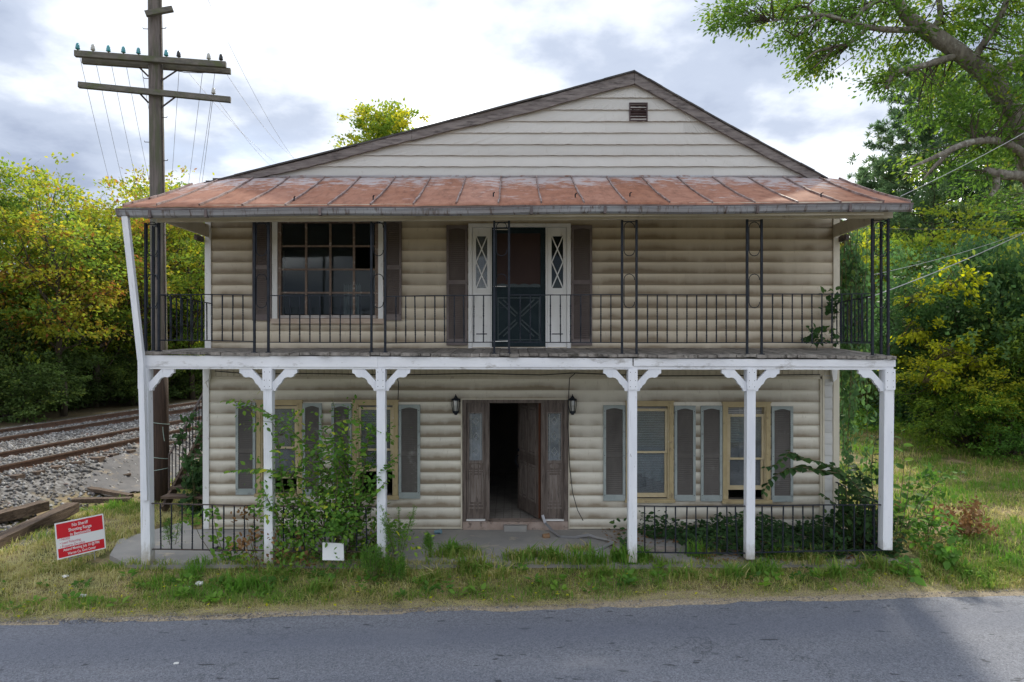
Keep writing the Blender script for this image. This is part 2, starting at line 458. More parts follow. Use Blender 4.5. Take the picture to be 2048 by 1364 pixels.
M['interior'] = simple('dark_interior_wall', (0.055,0.05,0.046), (0.08,0.07,0.06), 2, rough=0.9)
M['floor_tile'] = None
def tile_mat():
    t = NT('vinyl_tile_floor')
    b = t.n.new('ShaderNodeTexBrick'); b.offset = 0.0
    b.inputs['Scale'].default_value = 3.3; b.inputs['Mortar Size'].default_value = 0.025
    b.inputs['Brick Width'].default_value = 0.5; b.inputs['Row Height'].default_value = 0.5
    b.inputs['Color1'].default_value = (0.30, 0.28, 0.255, 1); b.inputs['Color2'].default_value = (0.34, 0.315, 0.285, 1)
    b.inputs['Mortar'].default_value = (0.19, 0.17, 0.15, 1)
    t.l.new(t.tc.outputs['Object'], b.inputs['Vector'])
    t.inp('Base Color', t.mix(t.rng(t.noise(3, 5, 0.7), 0.45, 0.7, 0, 0.7), b.outputs[0], (0.12, 0.11, 0.10))).inp('Roughness', 0.6)
    return t.m
M['floor_tile'] = tile_mat()
M['glass'] = glass_mat('dusty_window_glass', (0.44,0.47,0.49), 0.20, ior=1.5)
M['glass_up'] = glass_mat('old_window_glass', (0.22,0.27,0.27), 0.035)
M['glass_frost'] = glass_mat('leaded_sidelight_glass', (0.44,0.48,0.52), 0.40)
M['black'] = simple('black_plastic', (0.018,0.018,0.02), (0.028,0.028,0.03), 5, rough=0.5)
M['pole_wood'] = simple('pole_wood', (0.205,0.175,0.16), (0.105,0.092,0.085), 5, (5,5,0.35), c3=(0.11,0.115,0.075), scale3=3, lo3=0.46, hi3=0.62, stretch3=(3,3,0.35), rough=0.9, bump=0.7, bscale=16, bdist=0.02)
M['pole_base'] = simple('creosote_pole_wood', (0.036,0.024,0.019), (0.075,0.048,0.036), 5, (5,5,0.35), rough=0.85, bump=0.6, bscale=16, bdist=0.02)
M['arm_wood'] = simple('crossarm_wood', (0.11,0.105,0.092), (0.18,0.165,0.14), 5, (0.6,3,3), c3=(0.11,0.125,0.065), scale3=4, lo3=0.5, hi3=0.66, rough=0.9, bump=0.5)
M['insul'] = simple('teal_glass_insulator', (0.02,0.22,0.26), (0.04,0.32,0.35), 3, rough=0.12, spec=0.8)
M['insul_clear'] = simple('grey_glass_insulator', (0.40,0.40,0.36), (0.5,0.5,0.46), 3, rough=0.15, spec=0.8)
M['insul_dark'] = simple('dark_insulator', (0.025,0.025,0.028), (0.04,0.04,0.04), 3, rough=0.25)
M['wire'] = simple('aluminium_wire', (0.30,0.31,0.33), (0.38,0.38,0.40), 3, rough=0.5, metal=0.3)
M['wire_pale'] = simple('pale_service_cable', (0.42,0.43,0.45), (0.5,0.5,0.51), 3, rough=0.5)
M['rail'] = simple('rusty_rail', (0.105,0.058,0.038), (0.165,0.095,0.065), 3, (6,0.6,3), c3=(0.07,0.04,0.03), scale3=6, rough=0.6, metal=0.1)
M['rail_top'] = simple('rail_running_face', (0.30,0.27,0.25), (0.21,0.17,0.15), 2, (1,0.3,1), rough=0.35, metal=0.6)
M['tie'] = simple('weathered_sleeper', (0.085,0.058,0.042), (0.155,0.11,0.082), 6, (0.6,3,3), c3=(0.045,0.034,0.028), scale3=7, rough=0.9, bump=0.6, bscale=25, vary=0.2)
M['timber'] = simple('discarded_timber', (0.10,0.068,0.047), (0.165,0.12,0.088), 6, (4,0.35,4), c3=(0.05,0.036,0.028), scale3=7, lo3=0.5, hi3=0.64, stretch3=(4,0.4,4), rough=0.9, bump=0.8, bscale=22, vary=0.25, bdist=0.02)
M['sign_white'] = simple('corrugated_sign_white', (0.80,0.80,0.80), (0.77,0.77,0.78), 2, rough=0.45)
M['sign_red'] = simple('sign_red_ink', (0.62,0.012,0.025), (0.58,0.012,0.025), 2, rough=0.45)
M['sign_pink'] = simple('faded_red_lettering', (0.62,0.13,0.18), (0.60,0.17,0.22), 2, rough=0.45)
M['paper'] = simple('white_litter', (0.72,0.72,0.70), (0.60,0.60,0.57), 9, rough=0.6)
M['bottle'] = simple('blue_plastic_litter', (0.13,0.24,0.30), (0.2,0.3,0.34), 9, rough=0.3)
M['alu'] = simple('bent_aluminium_trim', (0.46,0.46,0.48), (0.34,0.34,0.36), 5, rough=0.35, metal=0.55)
M['bark'] = simple('grey_oak_bark', (0.14,0.122,0.10), (0.27,0.245,0.21), 4, (3,3,0.8), c3=(0.42,0.42,0.36), scale3=6, lo3=0.55, hi3=0.68, rough=0.95, bump=1.0, bscale=13, bdist=0.03)
M['bark_dark'] = simple('dark_bark', (0.06,0.048,0.036), (0.10,0.082,0.062), 4, (3,3,0.8), rough=0.95, bump=0.6)
M['stem'] = simple('green_brown_stem', (0.10,0.085,0.045), (0.13,0.12,0.055), 6, rough=0.8)
M['bucket'] = simple('white_plastic_bucket', (0.74,0.73,0.69), (0.62,0.60,0.55), 3, rough=0.4)
M['can'] = simple('rusty_brown_can', (0.23,0.135,0.07), (0.32,0.2,0.115), 8, rough=0.6)
M['flag'] = simple('pink_grey_flagstone', (0.33,0.285,0.25), (0.25,0.215,0.19), 5, c3=(0.17,0.15,0.12), scale3=8, rough=0.9, bump=0.4)
G = [(0.0,(0.030,0.058,0.014)),(0.45,(0.060,0.105,0.020)),(0.75,(0.13,0.155,0.022)),(1.0,(0.26,0.215,0.025))]
M['leaf_left'] = leaf_mat('autumn_green_leaves', [(0.0,(0.035,0.062,0.015)),(0.35,(0.080,0.125,0.022)),(0.66,(0.15,0.175,0.026)),(0.86,(0.23,0.20,0.028)),(1.0,(0.16,0.07,0.028))], trans=0.55, gain=2.15)
M['leaf_under'] = leaf_mat('understory_leaves', [(0.0,(0.018,0.030,0.010)),(0.6,(0.040,0.062,0.017)),(1.0,(0.10,0.115,0.022))], trans=0.45, gain=2.8)
M['leaf_oak'] = leaf_mat('oak_leaves', [(0.0,(0.028,0.060,0.014)),(0.6,(0.060,0.105,0.020)),(0.9,(0.12,0.155,0.022)),(1.0,(0.24,0.22,0.03))], trans=0.5, gain=2.2)
M['leaf_pine'] = leaf_mat('pine_needles', [(0.0,(0.034,0.062,0.034)),(0.7,(0.070,0.110,0.052)),(1.0,(0.13,0.16,0.045))], trans=0.45, gain=2.5)
M['leaf_right'] = leaf_mat('light_green_leaves', [(0.0,(0.040,0.075,0.015)),(0.5,(0.095,0.135,0.022)),(0.85,(0.18,0.19,0.025)),(1.0,(0.30,0.25,0.03))], trans=0.55, gain=2.2)
M['leaf_vine'] = leaf_mat('dark_vine_leaves', [(0.0,(0.020,0.046,0.018)),(0.7,(0.046,0.088,0.032)),(0.93,(0.10,0.14,0.03)),(1.0,(0.30,0.26,0.03))], trans=0.45, rough=0.55, spec=0.2, gain=2.4)
M['leaf_yellow'] = leaf_mat('yellow_leaves', [(0.0,(0.10,0.14,0.018)),(0.35,(0.25,0.255,0.022)),(0.8,(0.42,0.37,0.030)),(1.0,(0.48,0.33,0.05))], gain=1.7, trans=0.55)
M['leaf_bush'] = leaf_mat('bush_leaves', [(0.0,(0.026,0.062,0.014)),(0.55,(0.062,0.125,0.022)),(0.85,(0.115,0.175,0.028)),(0.97,(0.30,0.25,0.03)),(1.0,(0.42,0.28,0.03))], trans=0.45, gain=2.45)
M['leaf_dead'] = leaf_mat('dead_brown_leaves', [(0.0,(0.10,0.052,0.026)),(0.6,(0.19,0.10,0.048)),(1.0,(0.27,0.17,0.07))], trans=0.2)
M['leaf_ivy'] = leaf_mat('ivy_leaves', [(0.0,(0.016,0.040,0.014)),(0.7,(0.034,0.074,0.024)),(1.0,(0.085,0.14,0.03))], trans=0.25, rough=0.6, gain=1.4)
M['grass'] = leaf_mat('grass_blades', [(0.0,(0.34,0.265,0.14)),(0.25,(0.25,0.215,0.09)),(0.48,(0.14,0.16,0.042)),(0.75,(0.090,0.140,0.028)),(1.0,(0.065,0.140,0.022))], trans=0.4, rough=0.7, spec=0.1, gain=2.15)
# ------------------------------------------------------------------ the ground, the road, the porch floor
def road_edge(x): return 8.66 + 0.079*np.asarray(x, dtype=float)
def track_x(y): return -10.95 + 0.11*np.asarray(y, dtype=float)
def gz(x, y):
    x = np.asarray(x, dtype=float); y = np.asarray(y, dtype=float)
    e = road_edge(x)
    z = -0.04 - 0.09*smooth01((9.95 - y)/1.1)
    z = z - 0.14*smooth01((e - 0.10 - y)/0.25)
    z = z + (0.18*smooth01((x-5.0)/1.0) + 0.028*np.maximum(0, np.minimum(x, 40)-6))*smooth01((y-e-0.2)/1.6)
    z = z + 0.60*smooth01((track_x(y) + 0.8 - x)/1.7)*smooth01((y-9.5)/3.0)
    z = z + 0.040*np.maximum(0, np.minimum(y, 60)-17)*smooth01((x-4)/4)
    wob = (vnoise(x*1.3, y*1.3, 1)-0.5)*0.05 + (vnoise(x*0.35, y*0.35, 2)-0.5)*0.08
    inhouse = ((x > -6.3) & (x < 5.9) & (y > 9.6) & (y < 23))
    wob = np.where(inhouse, -0.04, wob)*np.where(y < e, 0, 1)
    return z + wob
def gz1(x, y): return float(gz(np.array([x]), np.array([y]))[0])

xs = np.concatenate([np.array([-900,-400,-180,-90,-55,-40]), np.arange(-30, 30.01, 0.3), np.array([40,55,90,180,400,900])])
ys = np.concatenate([np.array([-900,-300,-100,-40,-15,0,4]), np.arange(6.5, 14, 0.16), np.arange(14, 46, 0.4), np.array([50,60,80,130,250,500,900])])
GX, GY = np.meshgrid(xs, ys)
GZ = gz(GX, GY)
nx, ny = len(xs), len(ys)
idx = np.arange(nx*ny).reshape(ny, nx)
faces = np.stack([idx[:-1,:-1].ravel(), idx[:-1,1:].ravel(), idx[1:,1:].ravel(), idx[1:,:-1].ravel()], 1)
def ground_mat():
    t = NT('ground_earth_and_thatch')
    big = t.noise(0.45, 5, 0.6)
    mid = t.noise(2.2, 6, 0.65, off=(3, 9, 1))
    fine = t.noise(24, 5, 0.7, off=(1, 4, 7))
    straw = t.mix(t.rng(fine, 0.3, 0.7), (0.17, 0.13, 0.075), (0.36, 0.28, 0.165))
    green = t.mix(t.rng(fine, 0.3, 0.7), (0.05, 0.062, 0.022), (0.13, 0.14, 0.042))
    c = t.mix(t.rng(mid, 0.42, 0.60), straw, green)
    c = t.mix(t.rng(t.noise(1.2, 5, 0.6, off=(7, 2, 2)), 0.60, 0.70), c, (0.13, 0.085, 0.052))
    sp = t.n.new('ShaderNodeSeparateXYZ'); t.l.new(t.tc.outputs['Object'], sp.inputs[0])
    # pale trampled gravel and straw along the road edge
    d = t.math('SUBTRACT', sp.outputs[1], t.math('ADD', t.math('MULTIPLY', sp.outputs[0], 0.079), 8.66))
    edge = t.rng(t.math('ADD', d, t.math('MULTIPLY', t.math('SUBTRACT', mid, 0.5), 0.9)), 0.34, 0.10)
    near = t.rng(d, -0.5, -0.1)
    pale = t.mix(t.rng(t.noise(40, 4, 0.7), 0.35, 0.65), (0.20, 0.165, 0.12), (0.43, 0.36, 0.25))
    c = t.mix(t.math('MULTIPLY', edge, near), c, pale)
    # stone ballast of the railway
    tx = t.math('SUBTRACT', t.math('ADD', t.math('MULTIPLY', sp.outputs[1], 0.11), -10.95), sp.outputs[0])
    bal = t.rng(t.math('ADD', tx, t.math('MULTIPLY', t.math('SUBTRACT', mid, 0.5), 1.6)), -0.5, 0.0)
    far = t.rng(tx, 8.1, 7.5)
    yy = t.rng(sp.outputs[1], 9.5, 11.5)
    stones = t.ramp(t.voronoi(13, out='Color'), [(0.0,(0.06,0.055,0.053)),(0.4,(0.14,0.135,0.13)),(1.0,(0.29,0.285,0.28))])
    c = t.mix(t.math('MULTIPLY', t.math('MULTIPLY', bal, far), yy), c, stones)
    # leaf litter under the trees beyond the tracks
    lit = t.rng(tx, 7.4, 8.3)
    c = t.mix(lit, c, t.mix(fine, (0.05, 0.038, 0.022), (0.11, 0.085, 0.045)))
    t.inp('Base Color', c).inp('Roughness', 0.95).inp('Specular IOR Level', 0.15)
    t.bump(t.noise(18, 6, 0.7), 0.6, 0.03)
    return t.m
struct('ground', np_mesh('ground', np.stack([GX.ravel(), GY.ravel(), GZ.ravel()], 1), faces, smooth=True), ground_mat())

def road_mat():
    t = NT('worn_asphalt')
    sp = t.n.new('ShaderNodeSeparateXYZ'); t.l.new(t.tc.outputs['Object'], sp.inputs[0])
    big = t.noise(0.55, 5, 0.6, (0.5, 1.6, 1))
    c = t.mix(t.rng(big, 0.35, 0.65), (0.20, 0.213, 0.25), (0.265, 0.276, 0.308))
    agg = t.voronoi(62, out='Color')
    c = t.mix(t.rng(agg, 0.0, 1.0, 0.0, 0.75), c, (0.055, 0.06, 0.075))
    c = t.mix(t.rng(t.noise(120, 3, 0.6), 0.60, 0.70, 0, 0.7), c, (0.42, 0.43, 0.46))
    c = t.mix(t.rng(t.noise(6.5, 3, 0.5, (0.6, 1.5, 1), off=(2, 5, 0)), 0.665, 0.70, 0, 0.8), c, (0.035, 0.038, 0.046))
    crack = t.n.new('ShaderNodeTexVoronoi'); crack.feature = 'DISTANCE_TO_EDGE'; crack.inputs['Scale'].default_value = 0.55
    wv = t.n.new('ShaderNodeVectorMath'); wv.operation = 'ADD'
    t.l.new(t.tc.outputs['Object'], wv.inputs[0]); t.l.new(t.noise(2.5, 5, 0.7, out='Color'), wv.inputs[1]); t.l.new(wv.outputs[0], crack.inputs['Vector'])
    c = t.mix(t.math('MULTIPLY', t.rng(crack.outputs['Distance'], 0.010, 0.004), t.rng(t.noise(0.7, 3, 0.5, off=(4, 4, 4)), 0.50, 0.62, 0, 0.5)), c, (0.03, 0.032, 0.038))
    c = t.mix(t.rng(t.noise(1.1, 5, 0.65, (0.5, 1.3, 1), off=(9, 3, 1)), 0.58, 0.74, 0, 0.45), c, (0.30, 0.30, 0.31))
    # two darker, polished wheel paths along the road
    d = t.math('SUBTRACT', sp.outputs[1], t.math('MULTIPLY', sp.outputs[0], 0.079))
    w = t.math('MULTIPLY', t.rng(t.math('ABSOLUTE', t.math('SUBTRACT', d, 7.85)), 0.55, 0.1), t.rng(big, 0.3, 0.6, 0.25, 0.6))
    c = t.mix(w, c, (0.125, 0.138, 0.18))
    t.inp('Base Color', c).inp('Roughness', 0.82).inp('Specular IOR Level', 0.3)
    t.bump(t.voronoi(70), 0.55, 0.008)
    return t.m
rx = np.concatenate([np.array([-900., -300, -100, -40, -20]), np.arange(-12, 12.01, 0.06), np.array([20., 40, 100, 300, 900])])
redge = road_edge(np.clip(rx, -60, 60)) + (vnoise(rx*1.1, rx*0+3, 5)-0.5)*0.22 + (vnoise(rx*5, rx*0, 6)-0.5)*0.07 + (vnoise(rx*14, rx*0, 7)-0.5)*0.03
rv = np.concatenate([np.stack([rx, redge, rx*0-0.150], 1), np.stack([rx, redge-0.05, rx*0-0.138], 1), np.stack([rx, rx*0+5.0, rx*0-0.12], 1), np.stack([rx, rx*0+1.5, rx*0-0.13], 1)])
n = len(rx); rf = []
for k in range(3):
    for i in range(n-1): rf.append((k*n+i, (k+1)*n+i, (k+1)*n+i+1, k*n+i+1))
struct('road', np_mesh('road', rv, rf), road_mat())

# porch floor slab with a broken front edge
pts = [(-6.45, 11.2), (-6.1, 10.35), (-5.7, 10.02)]
for x in np.arange(-5.3, 5.9, 0.35):
    pts.append((float(x), 9.90 + 0.10*float(vnoise([x*1.7], [2.0], 9)[0]) + 0.05*random.random()))
pts += [(5.95, 10.0), (5.9, 11.80), (-5.5, 11.80), (-5.9, 12.4)]
struct('porch_floor', MB().slab(pts, -0.3, 0.0), M['concrete'])

# cracked asphalt apron between the railway and the lawn
def patch(pxs, z_off, name, m):
    pl = []
    for px, py in pxs:
        Y = F*(H-0.05)/(py-692)
        x = (px-1024)/F*Y
        pl.append((x, Y))
    # resample with a ragged edge
    out = []
    for i, a in enumerate(pl):
        b = pl[(i+1) % len(pl)]
        for k in range(6):
            s = k/6
            out.append((a[0]+(b[0]-a[0])*s+random.uniform(-.06,.06), a[1]+(b[1]-a[1])*s+random.uniform(-.10,.10)))
    x0, x1 = min(p[0] for p in out), max(p[0] for p in out); y0, y1 = min(p[1] for p in out), max(p[1] for p in out)
    st = 0.11; gx_ = np.arange(x0, x1+st, st); gy_ = np.arange(y0, y1+st, st)
    def inside(x, y):
        c = False; n = len(out)
        for i in range(n):
            (xa, ya), (xb, yb) = out[i], out[(i+1) % n]
            if (ya > y) != (yb > y) and x < (xb-xa)*(y-ya)/(yb-ya)+xa: c = not c
        return c
    b = MB(); ids = {}
    def vid(i, j):
        if (i, j) not in ids:
            ids[(i, j)] = len(b.v); x, y = gx_[i]+random.uniform(-.03,.03), gy_[j]+random.uniform(-.03,.03); b.v.append((x, y, gz1(x, y)+z_off))
        return ids[(i, j)]
    for i in range(len(gx_)-1):
        for j in range(len(gy_)-1):
            if inside(gx_[i]+st/2, gy_[j]+st/2): b.f.append((vid(i,j), vid(i+1,j), vid(i+1,j+1), vid(i,j+1)))
    return struct(name, b, m)
M['apron'] = simple('grey_apron_asphalt', (0.10,0.098,0.10), (0.16,0.155,0.155), 1.6, c3=(0.26,0.215,0.155), scale3=2.4, lo3=0.54, hi3=0.66, rough=0.9, bump=0.4, bscale=20)
patch([(165, 985), (215, 955), (285, 930), (330, 926), (405, 930), (405, 952), (330, 962), (285, 972), (240, 985)], 0.035, 'asphalt_apron', M['apron'])
patch([(0, 1092), (60, 1062), (108, 1045), (108, 1066), (30, 1085), (-40, 1105)], 0.02, 'asphalt_apron', M['apron'])

# ------------------------------------------------------------------ railway
BALZ = 0.52
def xline(off, y): return off + 0.11*y
def make_track(off_mid, label):
    y0, y1 = 9.0, 70.0
    ym = 20.0
    root = thing('railway_track', (xline(off_mid, ym), ym, BALZ), label, 'railway track', 'railway tracks beside the house')
    dv = Vector((0.11, 1, 0)).normalized(); sd = Vector((1, -0.11, 0)).normalized()
    prof = [(-0.07,0.0),(0.07,0.0),(0.07,0.012),(0.012,0.03),(0.012,0.125),(0.038,0.135),(0.038,0.170),(-0.038,0.170),(-0.038,0.135),(-0.012,0.125),(-0.012,0.03),(-0.07,0.012)]
    for s in (-1, 1):
        b = MB(); rings = []
        for y in (y0, y1):
            c = Vector((xline(off_mid, y), y, BALZ+0.035)) + sd*(s*0.75)
            i = len(b.v); b.v += [tuple(c + sd*x + Vector((0,0,z))) for x, z in prof]; rings.append(i)
        k = len(prof)
        for j in range(k):
            b.f.append((rings[0]+j, rings[0]+(j+1)%k, rings[1]+(j+1)%k, rings[1]+j))
        b.f.append(tuple(range(rings[0]+k-1, rings[0]-1, -1)))
        r = b.build('rail', M['rail'], root)
        a0 = Vector((xline(off_mid, y0), y0, BALZ+0.2065)) + sd*(s*0.75); a1 = Vector((xline(off_mid, y1), y1, BALZ+0.2065)) + sd*(s*0.75)
        MB().beam(a0, a1, 0.06, 0.003).build('running_face', M['rail_top'], r)
    me = MB().box(-1.3, 1.3, -0.115, 0.115, -0.12, 0.03)
    i = 0; base = None
    for y in np.arange(10.0, 56, 0.56):
        y = float(y)
        if base is None:
            base = me.build('sleeper', M['tie'], root)
        o = base if i == 0 else base.copy()
        if i: COL.objects.link(o)
        o.location = (xline(off_mid, y)+random.uniform(-.06,.06), y, BALZ+random.uniform(-0.012, 0.012))
        o.rotation_euler = (0, random.uniform(-.008,.008), math.atan2(-0.11, 1)+random.uniform(-.03,.03))
        i += 1
    return root
make_track(-12.75, 'nearer railway track with rusty rails on pale ballast')
make_track(-16.45, 'farther railway track with rusty rails by the woods')

# ballast stones
rng = np.random.default_rng(5)
def stones(n, x_of, ys_, size, zoff):
    ico = np.array([(1,0,0),(-1,0,0),(0,1,0),(0,-1,0),(0,0,1),(0,0,-1)], dtype=float)
    fc = np.array([(0,2,4),(2,1,4),(1,3,4),(3,0,4),(2,0,5),(1,2,5),(3,1,5),(0,3,5)])
    sc = rng.uniform(0.6, 1.25, (n, 6, 1))*size(n)[:, None, None]
    ang = rng.uniform(0, 6.28, n); ca, sa = np.cos(ang), np.sin(ang)
    P = ico[None]*sc*np.array([1,1,0.75])
    P = P + rng.normal(0, 0.12, P.shape)*size(n)[:, None, None]
    X = P[..., 0]*ca[:, None] - P[..., 1]*sa[:, None]; Y = P[..., 0]*sa[:, None] + P[..., 1]*ca[:, None]
    cz = gz(x_of, ys_) + zoff
    V = np.stack([X + x_of[:, None], Y + ys_[:, None], P[..., 2] + cz[:, None]], -1)
    Fc = (fc[None] + (np.arange(n)*6)[:, None, None]).reshape(-1, 3)
    return V.reshape(-1, 3), Fc, np.repeat(rng.uniform(0, 1, n), 6)
def stone_mat(name, stops):
    t = NT(name)
    t.inp('Base Color', t.ramp(t.attr('tint'), stops)).inp('Roughness', 0.9)
    return t.m
n = 52000
yy = 10.2 + 34*rng.random(n)**1.7
xx = track_x(yy) + 1.5 - 8.85*rng.random(n)
thin = (xx > track_x(yy) - 0.3) & (rng.random(n) < 0.45+0.42*smooth01((xx-track_x(yy)+0.3)/1.6)+0.3*vnoise(xx*2, yy*2, 8)-0.15)
xx, yy = xx[~thin], yy[~thin]; n = len(xx)
V, Fc, T = stones(n, xx, yy, lambda k: rng.uniform(0.022, 0.062, k), 0.012)
M['ballast'] = stone_mat('ballast_stone', [(0.0,(0.10,0.092,0.085)),(0.3,(0.13,0.125,0.12)),(0.7,(0.23,0.225,0.22)),(0.93,(0.36,0.355,0.34)),(1.0,(0.16,0.10,0.08))])
o = link('ballast_stones', np_mesh('ballast_stones', V, Fc, T), M['ballast'], kind='stuff')
tag(o, 'pale grey crushed stone ballast around the railway tracks', 'gravel')
# loose grit at the road edge
n = 9000
xx = rng.uniform(-8.5, 8.5, n)
yy = road_edge(xx) + rng.normal(0.02, 0.09, n)
keep = (xx < -0.5) | (rng.random(n) < 0.4)
xx, yy = xx[keep], yy[keep]; n = len(xx)
V, Fc, T = stones(n, xx, yy, lambda k: rng.uniform(0.004, 0.013, k), 0.0)
zt = np.where(np.repeat(yy - road_edge(xx), 6) < 0.02, 0.0, 0)
V[:, 2] = np.maximum(V[:, 2], -0.140 + 0.004*rng.random(len(V)))
M['grit'] = stone_mat('road_grit', [(0.0,(0.10,0.10,0.11)),(0.6,(0.22,0.21,0.20)),(1.0,(0.45,0.42,0.36))])
o = link('road_grit', np_mesh('road_grit', V, Fc, T), M['grit'], kind='stuff')
tag(o, 'fine loose grit scattered along the edge of the road', 'gravel')

# ------------------------------------------------------------------ the house
HX0, HX1 = -5.35, 5.67          # outer faces of the side walls
house = thing('house', (0.16, YW, 0), 'derelict two storey house with cream siding, rusty porch roof and white posts', 'house')
YB = 22.5                       # back of the house
D2 = 3.11                       # upper floor level

def subtract(x0, x1, cuts):
    segs = [(x0, x1)]
    for a, b in cuts:
        out = []
        for s, e in segs:
            if b <= s or a >= e: out.append((s, e)); continue
            if a > s: out.append((s, a))
            if b < e: out.append((b, e))
        segs = out
    return [(s, e) for s, e in segs if e - s > 0.012]

# openings (x0, x1, z0, z1) in the front wall
def rect(x0, y0, x1, y1): return (wx(x0), wx(x1), wz(y1), wz(y0))
W_UP = rect(559, 441, 756, 639)
DOOR_UP = rect(941, 452, 1137, 694)
DOOR_LO = rect(930, 803, 1131, 1058)
WINS = [rect(514.5, 802, 606, 992), rect(706, 802, 797, 997), rect(1251, 804, 1346, 1003.5), rect(1444, 806, 1539, 1005)]
def inset(r, d): return (r[0]+d, r[1]-d, r[2]+d, r[3]-d)
OPEN = [W_UP, DOOR_UP, DOOR_LO] + [inset(w, 0.06) for w in WINS]

# structural wall behind the siding, cut round the openings
def wall_cells(x0, x1, z0, z1, holes):
    xb = sorted(set([x0, x1] + [v for h in holes for v in h[:2] if x0 < v < x1]))
    for a, b in zip(xb[:-1], xb[1:]):
        m = (a+b)/2
        for s, e in subtract(z0, z1, [(h[2], h[3]) for h in holes if h[0] < m < h[1]]):
            yield a, b, s, e
b = MB()
for a, c, s, e in wall_cells(HX0+0.02, HX1-0.02, -0.1, 6.05, OPEN): b.box(a, c, YW+0.004, YW+0.16, s, e)
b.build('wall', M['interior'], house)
# side and back walls
b = MB()
for xw, sgn in ((HX0, -1), (HX1, 1)):
    z = 0.0
    while z < 5.95:
        z1 = min(z+0.2, 5.95)
        i = len(b.v)
        b.v += [(xw+sgn*0.018, YW+0.16, z), (xw+sgn*0.018, YB, z), (xw+sgn*0.002, YB, z1), (xw+sgn*0.002, YW+0.16, z1), (xw, YW+0.16, z), (xw, YB, z)]
        b.f += [(i, i+1, i+2, i+3), (i, i+4, i+5, i+1)]
        z = z1
    b.box(min(xw, xw-sgn*0.14), max(xw, xw-sgn*0.14), YW+0.162, YB, -0.1, 5.95)
b.box(HX0+0.15, HX1-0.15, YB-0.15, YB-0.002, -0.1, 5.95)
b.build('side_wall', M['trim_cream'], house)
# interior: floors, partitions, ceilings
MB().box(HX0+0.15, HX1-0.15, YW+0.17, YB-0.16, -0.05, 0.12).build('ground_floor', M['floor_tile'], house)
b = MB()
b.box(HX0+0.15, HX1-0.15, YW+0.17, YB-0.16, 2.85, D2)
b.box(HX0+0.15, HX1-0.15, YW+0.17, YB-0.16, 5.35, 5.45)
b.box(HX0+0.15, HX1-0.15, 16.6, 16.7, 0.12, 2.85)
b.box(HX0+0.15, HX1-0.15, 15.6, 15.7, D2, 5.35)
for x in (-1.25, 1.5):
    b.box(x, x+0.1, YW+0.17, 16.6, 0.12, 2.85)
b.box(-1.7, -1.6, YW+0.17, 15.6, D2, 5.35); b.box(1.6, 1.7, YW+0.17, 15.6, D2, 5.35)
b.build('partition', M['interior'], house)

# siding boards ------------------------------------------------------
def siding_board(x0, x1, zb, zt, ca, cb, m, bulge=1.0, wob=0.002, slope=None, y=YW, lip=1.0):
    """one course between x0 and x1; ca..cb is the visible part of the course in 0..1; slope(z) gives end limits"""
    ts = [t for t in (0.0, 0.12, 0.3, 0.55, 0.8, 1.0) if ca < t < cb]
    ts = [ca] + ts + [cb]
    def out(t):
        lin = 0.017*lip*(1-t) + 0.002
        return lin + bulge*0.012*math.sin(math.pi*min(1, t*0.92+0.08))
    L = x1 - x0
    nseg = max(2, int(L/0.45)+1)
    offs = [random.uniform(-wob, wob) for _ in range(nseg+1)]
    drop = [random.uniform(-wob, wob)*0.9 for _ in range(nseg+1)]
    v, f, uv = [], [], []
    rows = [(ca, 0.0)] + [(t, 1.0) for t in ts]
    for t, k in rows:
        z = zb + (zt-zb)*t
        a, c = (x0, x1) if slope is None else slope(z, x0, x1)
        for i in range(nseg+1):
            s = i/nseg
            yo = y - (out(t) + offs[i]*(1-t))*k - (0 if k else -0.002)
            v.append((a+(c-a)*s, yo, z + drop[i]*(1-t)*(1 if k else 0.6))); uv.append((a+(c-a)*s, t))
    w = nseg+1
    for r in range(len(rows)-1):
        for i in range(nseg): f.append((r*w+i, r*w+i+1, (r+1)*w+i+1, (r+1)*w+i))
    # end caps
    me = bpy.data.meshes.new('siding_board')
    for i in (0, nseg):
        cap = [r*w+i for r in range(1, len(rows))]
        base = len(v)
        v.append((v[cap[-1]][0], y+0.002, v[cap[-1]][2])); uv.append((0, 1))
        v.append((v[cap[0]][0], y+0.002, v[cap[0]][2])); uv.append((0, 0))
        f.append(tuple(cap + [base, base+1]))
    me.from_pydata(v, [], f)
    ul = me.uv_layers.new(name='UVMap')
    lv = [0]*len(me.loops); me.loops.foreach_get('vertex_index', lv)
    ul.data.foreach_set('uv', [c for i in lv for c in uv[i]])
    me.materials.append(m)
    return link('siding_board', me, None, house)

def courses(x0, x1, z_lines, m, holes, bulge, wob=0.003, y=YW, joints=True, lip=1.0):
    for zb, zt in z_lines:
        hz = [h for h in holes if h[2] < zt-0.004 and h[3] > zb+0.004]
        cuts = [(h[0], h[1]) for h in hz]
        segs = subtract(x0, x1, cuts)
        for s, e in segs:
            if joints and e - s > 3.2 and random.random() < 0.8:
                j = s + (e-s)*random.uniform(0.3, 0.7)
                siding_board(s, j, zb, zt, 0, 1, m, bulge, wob, y=y, lip=lip)
                siding_board(j-0.01, e, zb, zt, 0, 1, m, bulge, wob, y=y-0.0025, lip=lip)
            else:
                siding_board(s, e, zb, zt, 0, 1, m, bulge, wob, y=y, lip=lip)
        for h in hz:   # strips above and below an opening that ends inside this course
            a, c = max(x0, h[0]), min(x1, h[1])
            if c <= a: continue
            if h[2] > zb+0.015: siding_board(a, c, zb, zt, 0, (h[2]-zb)/(zt-zb), m, bulge, wob, y=y, lip=lip)
            if h[3] < zt-0.015: siding_board(a, c, zb, zt, (h[3]-zb)/(zt-zb), 1, m, bulge, wob, y=y, lip=lip)

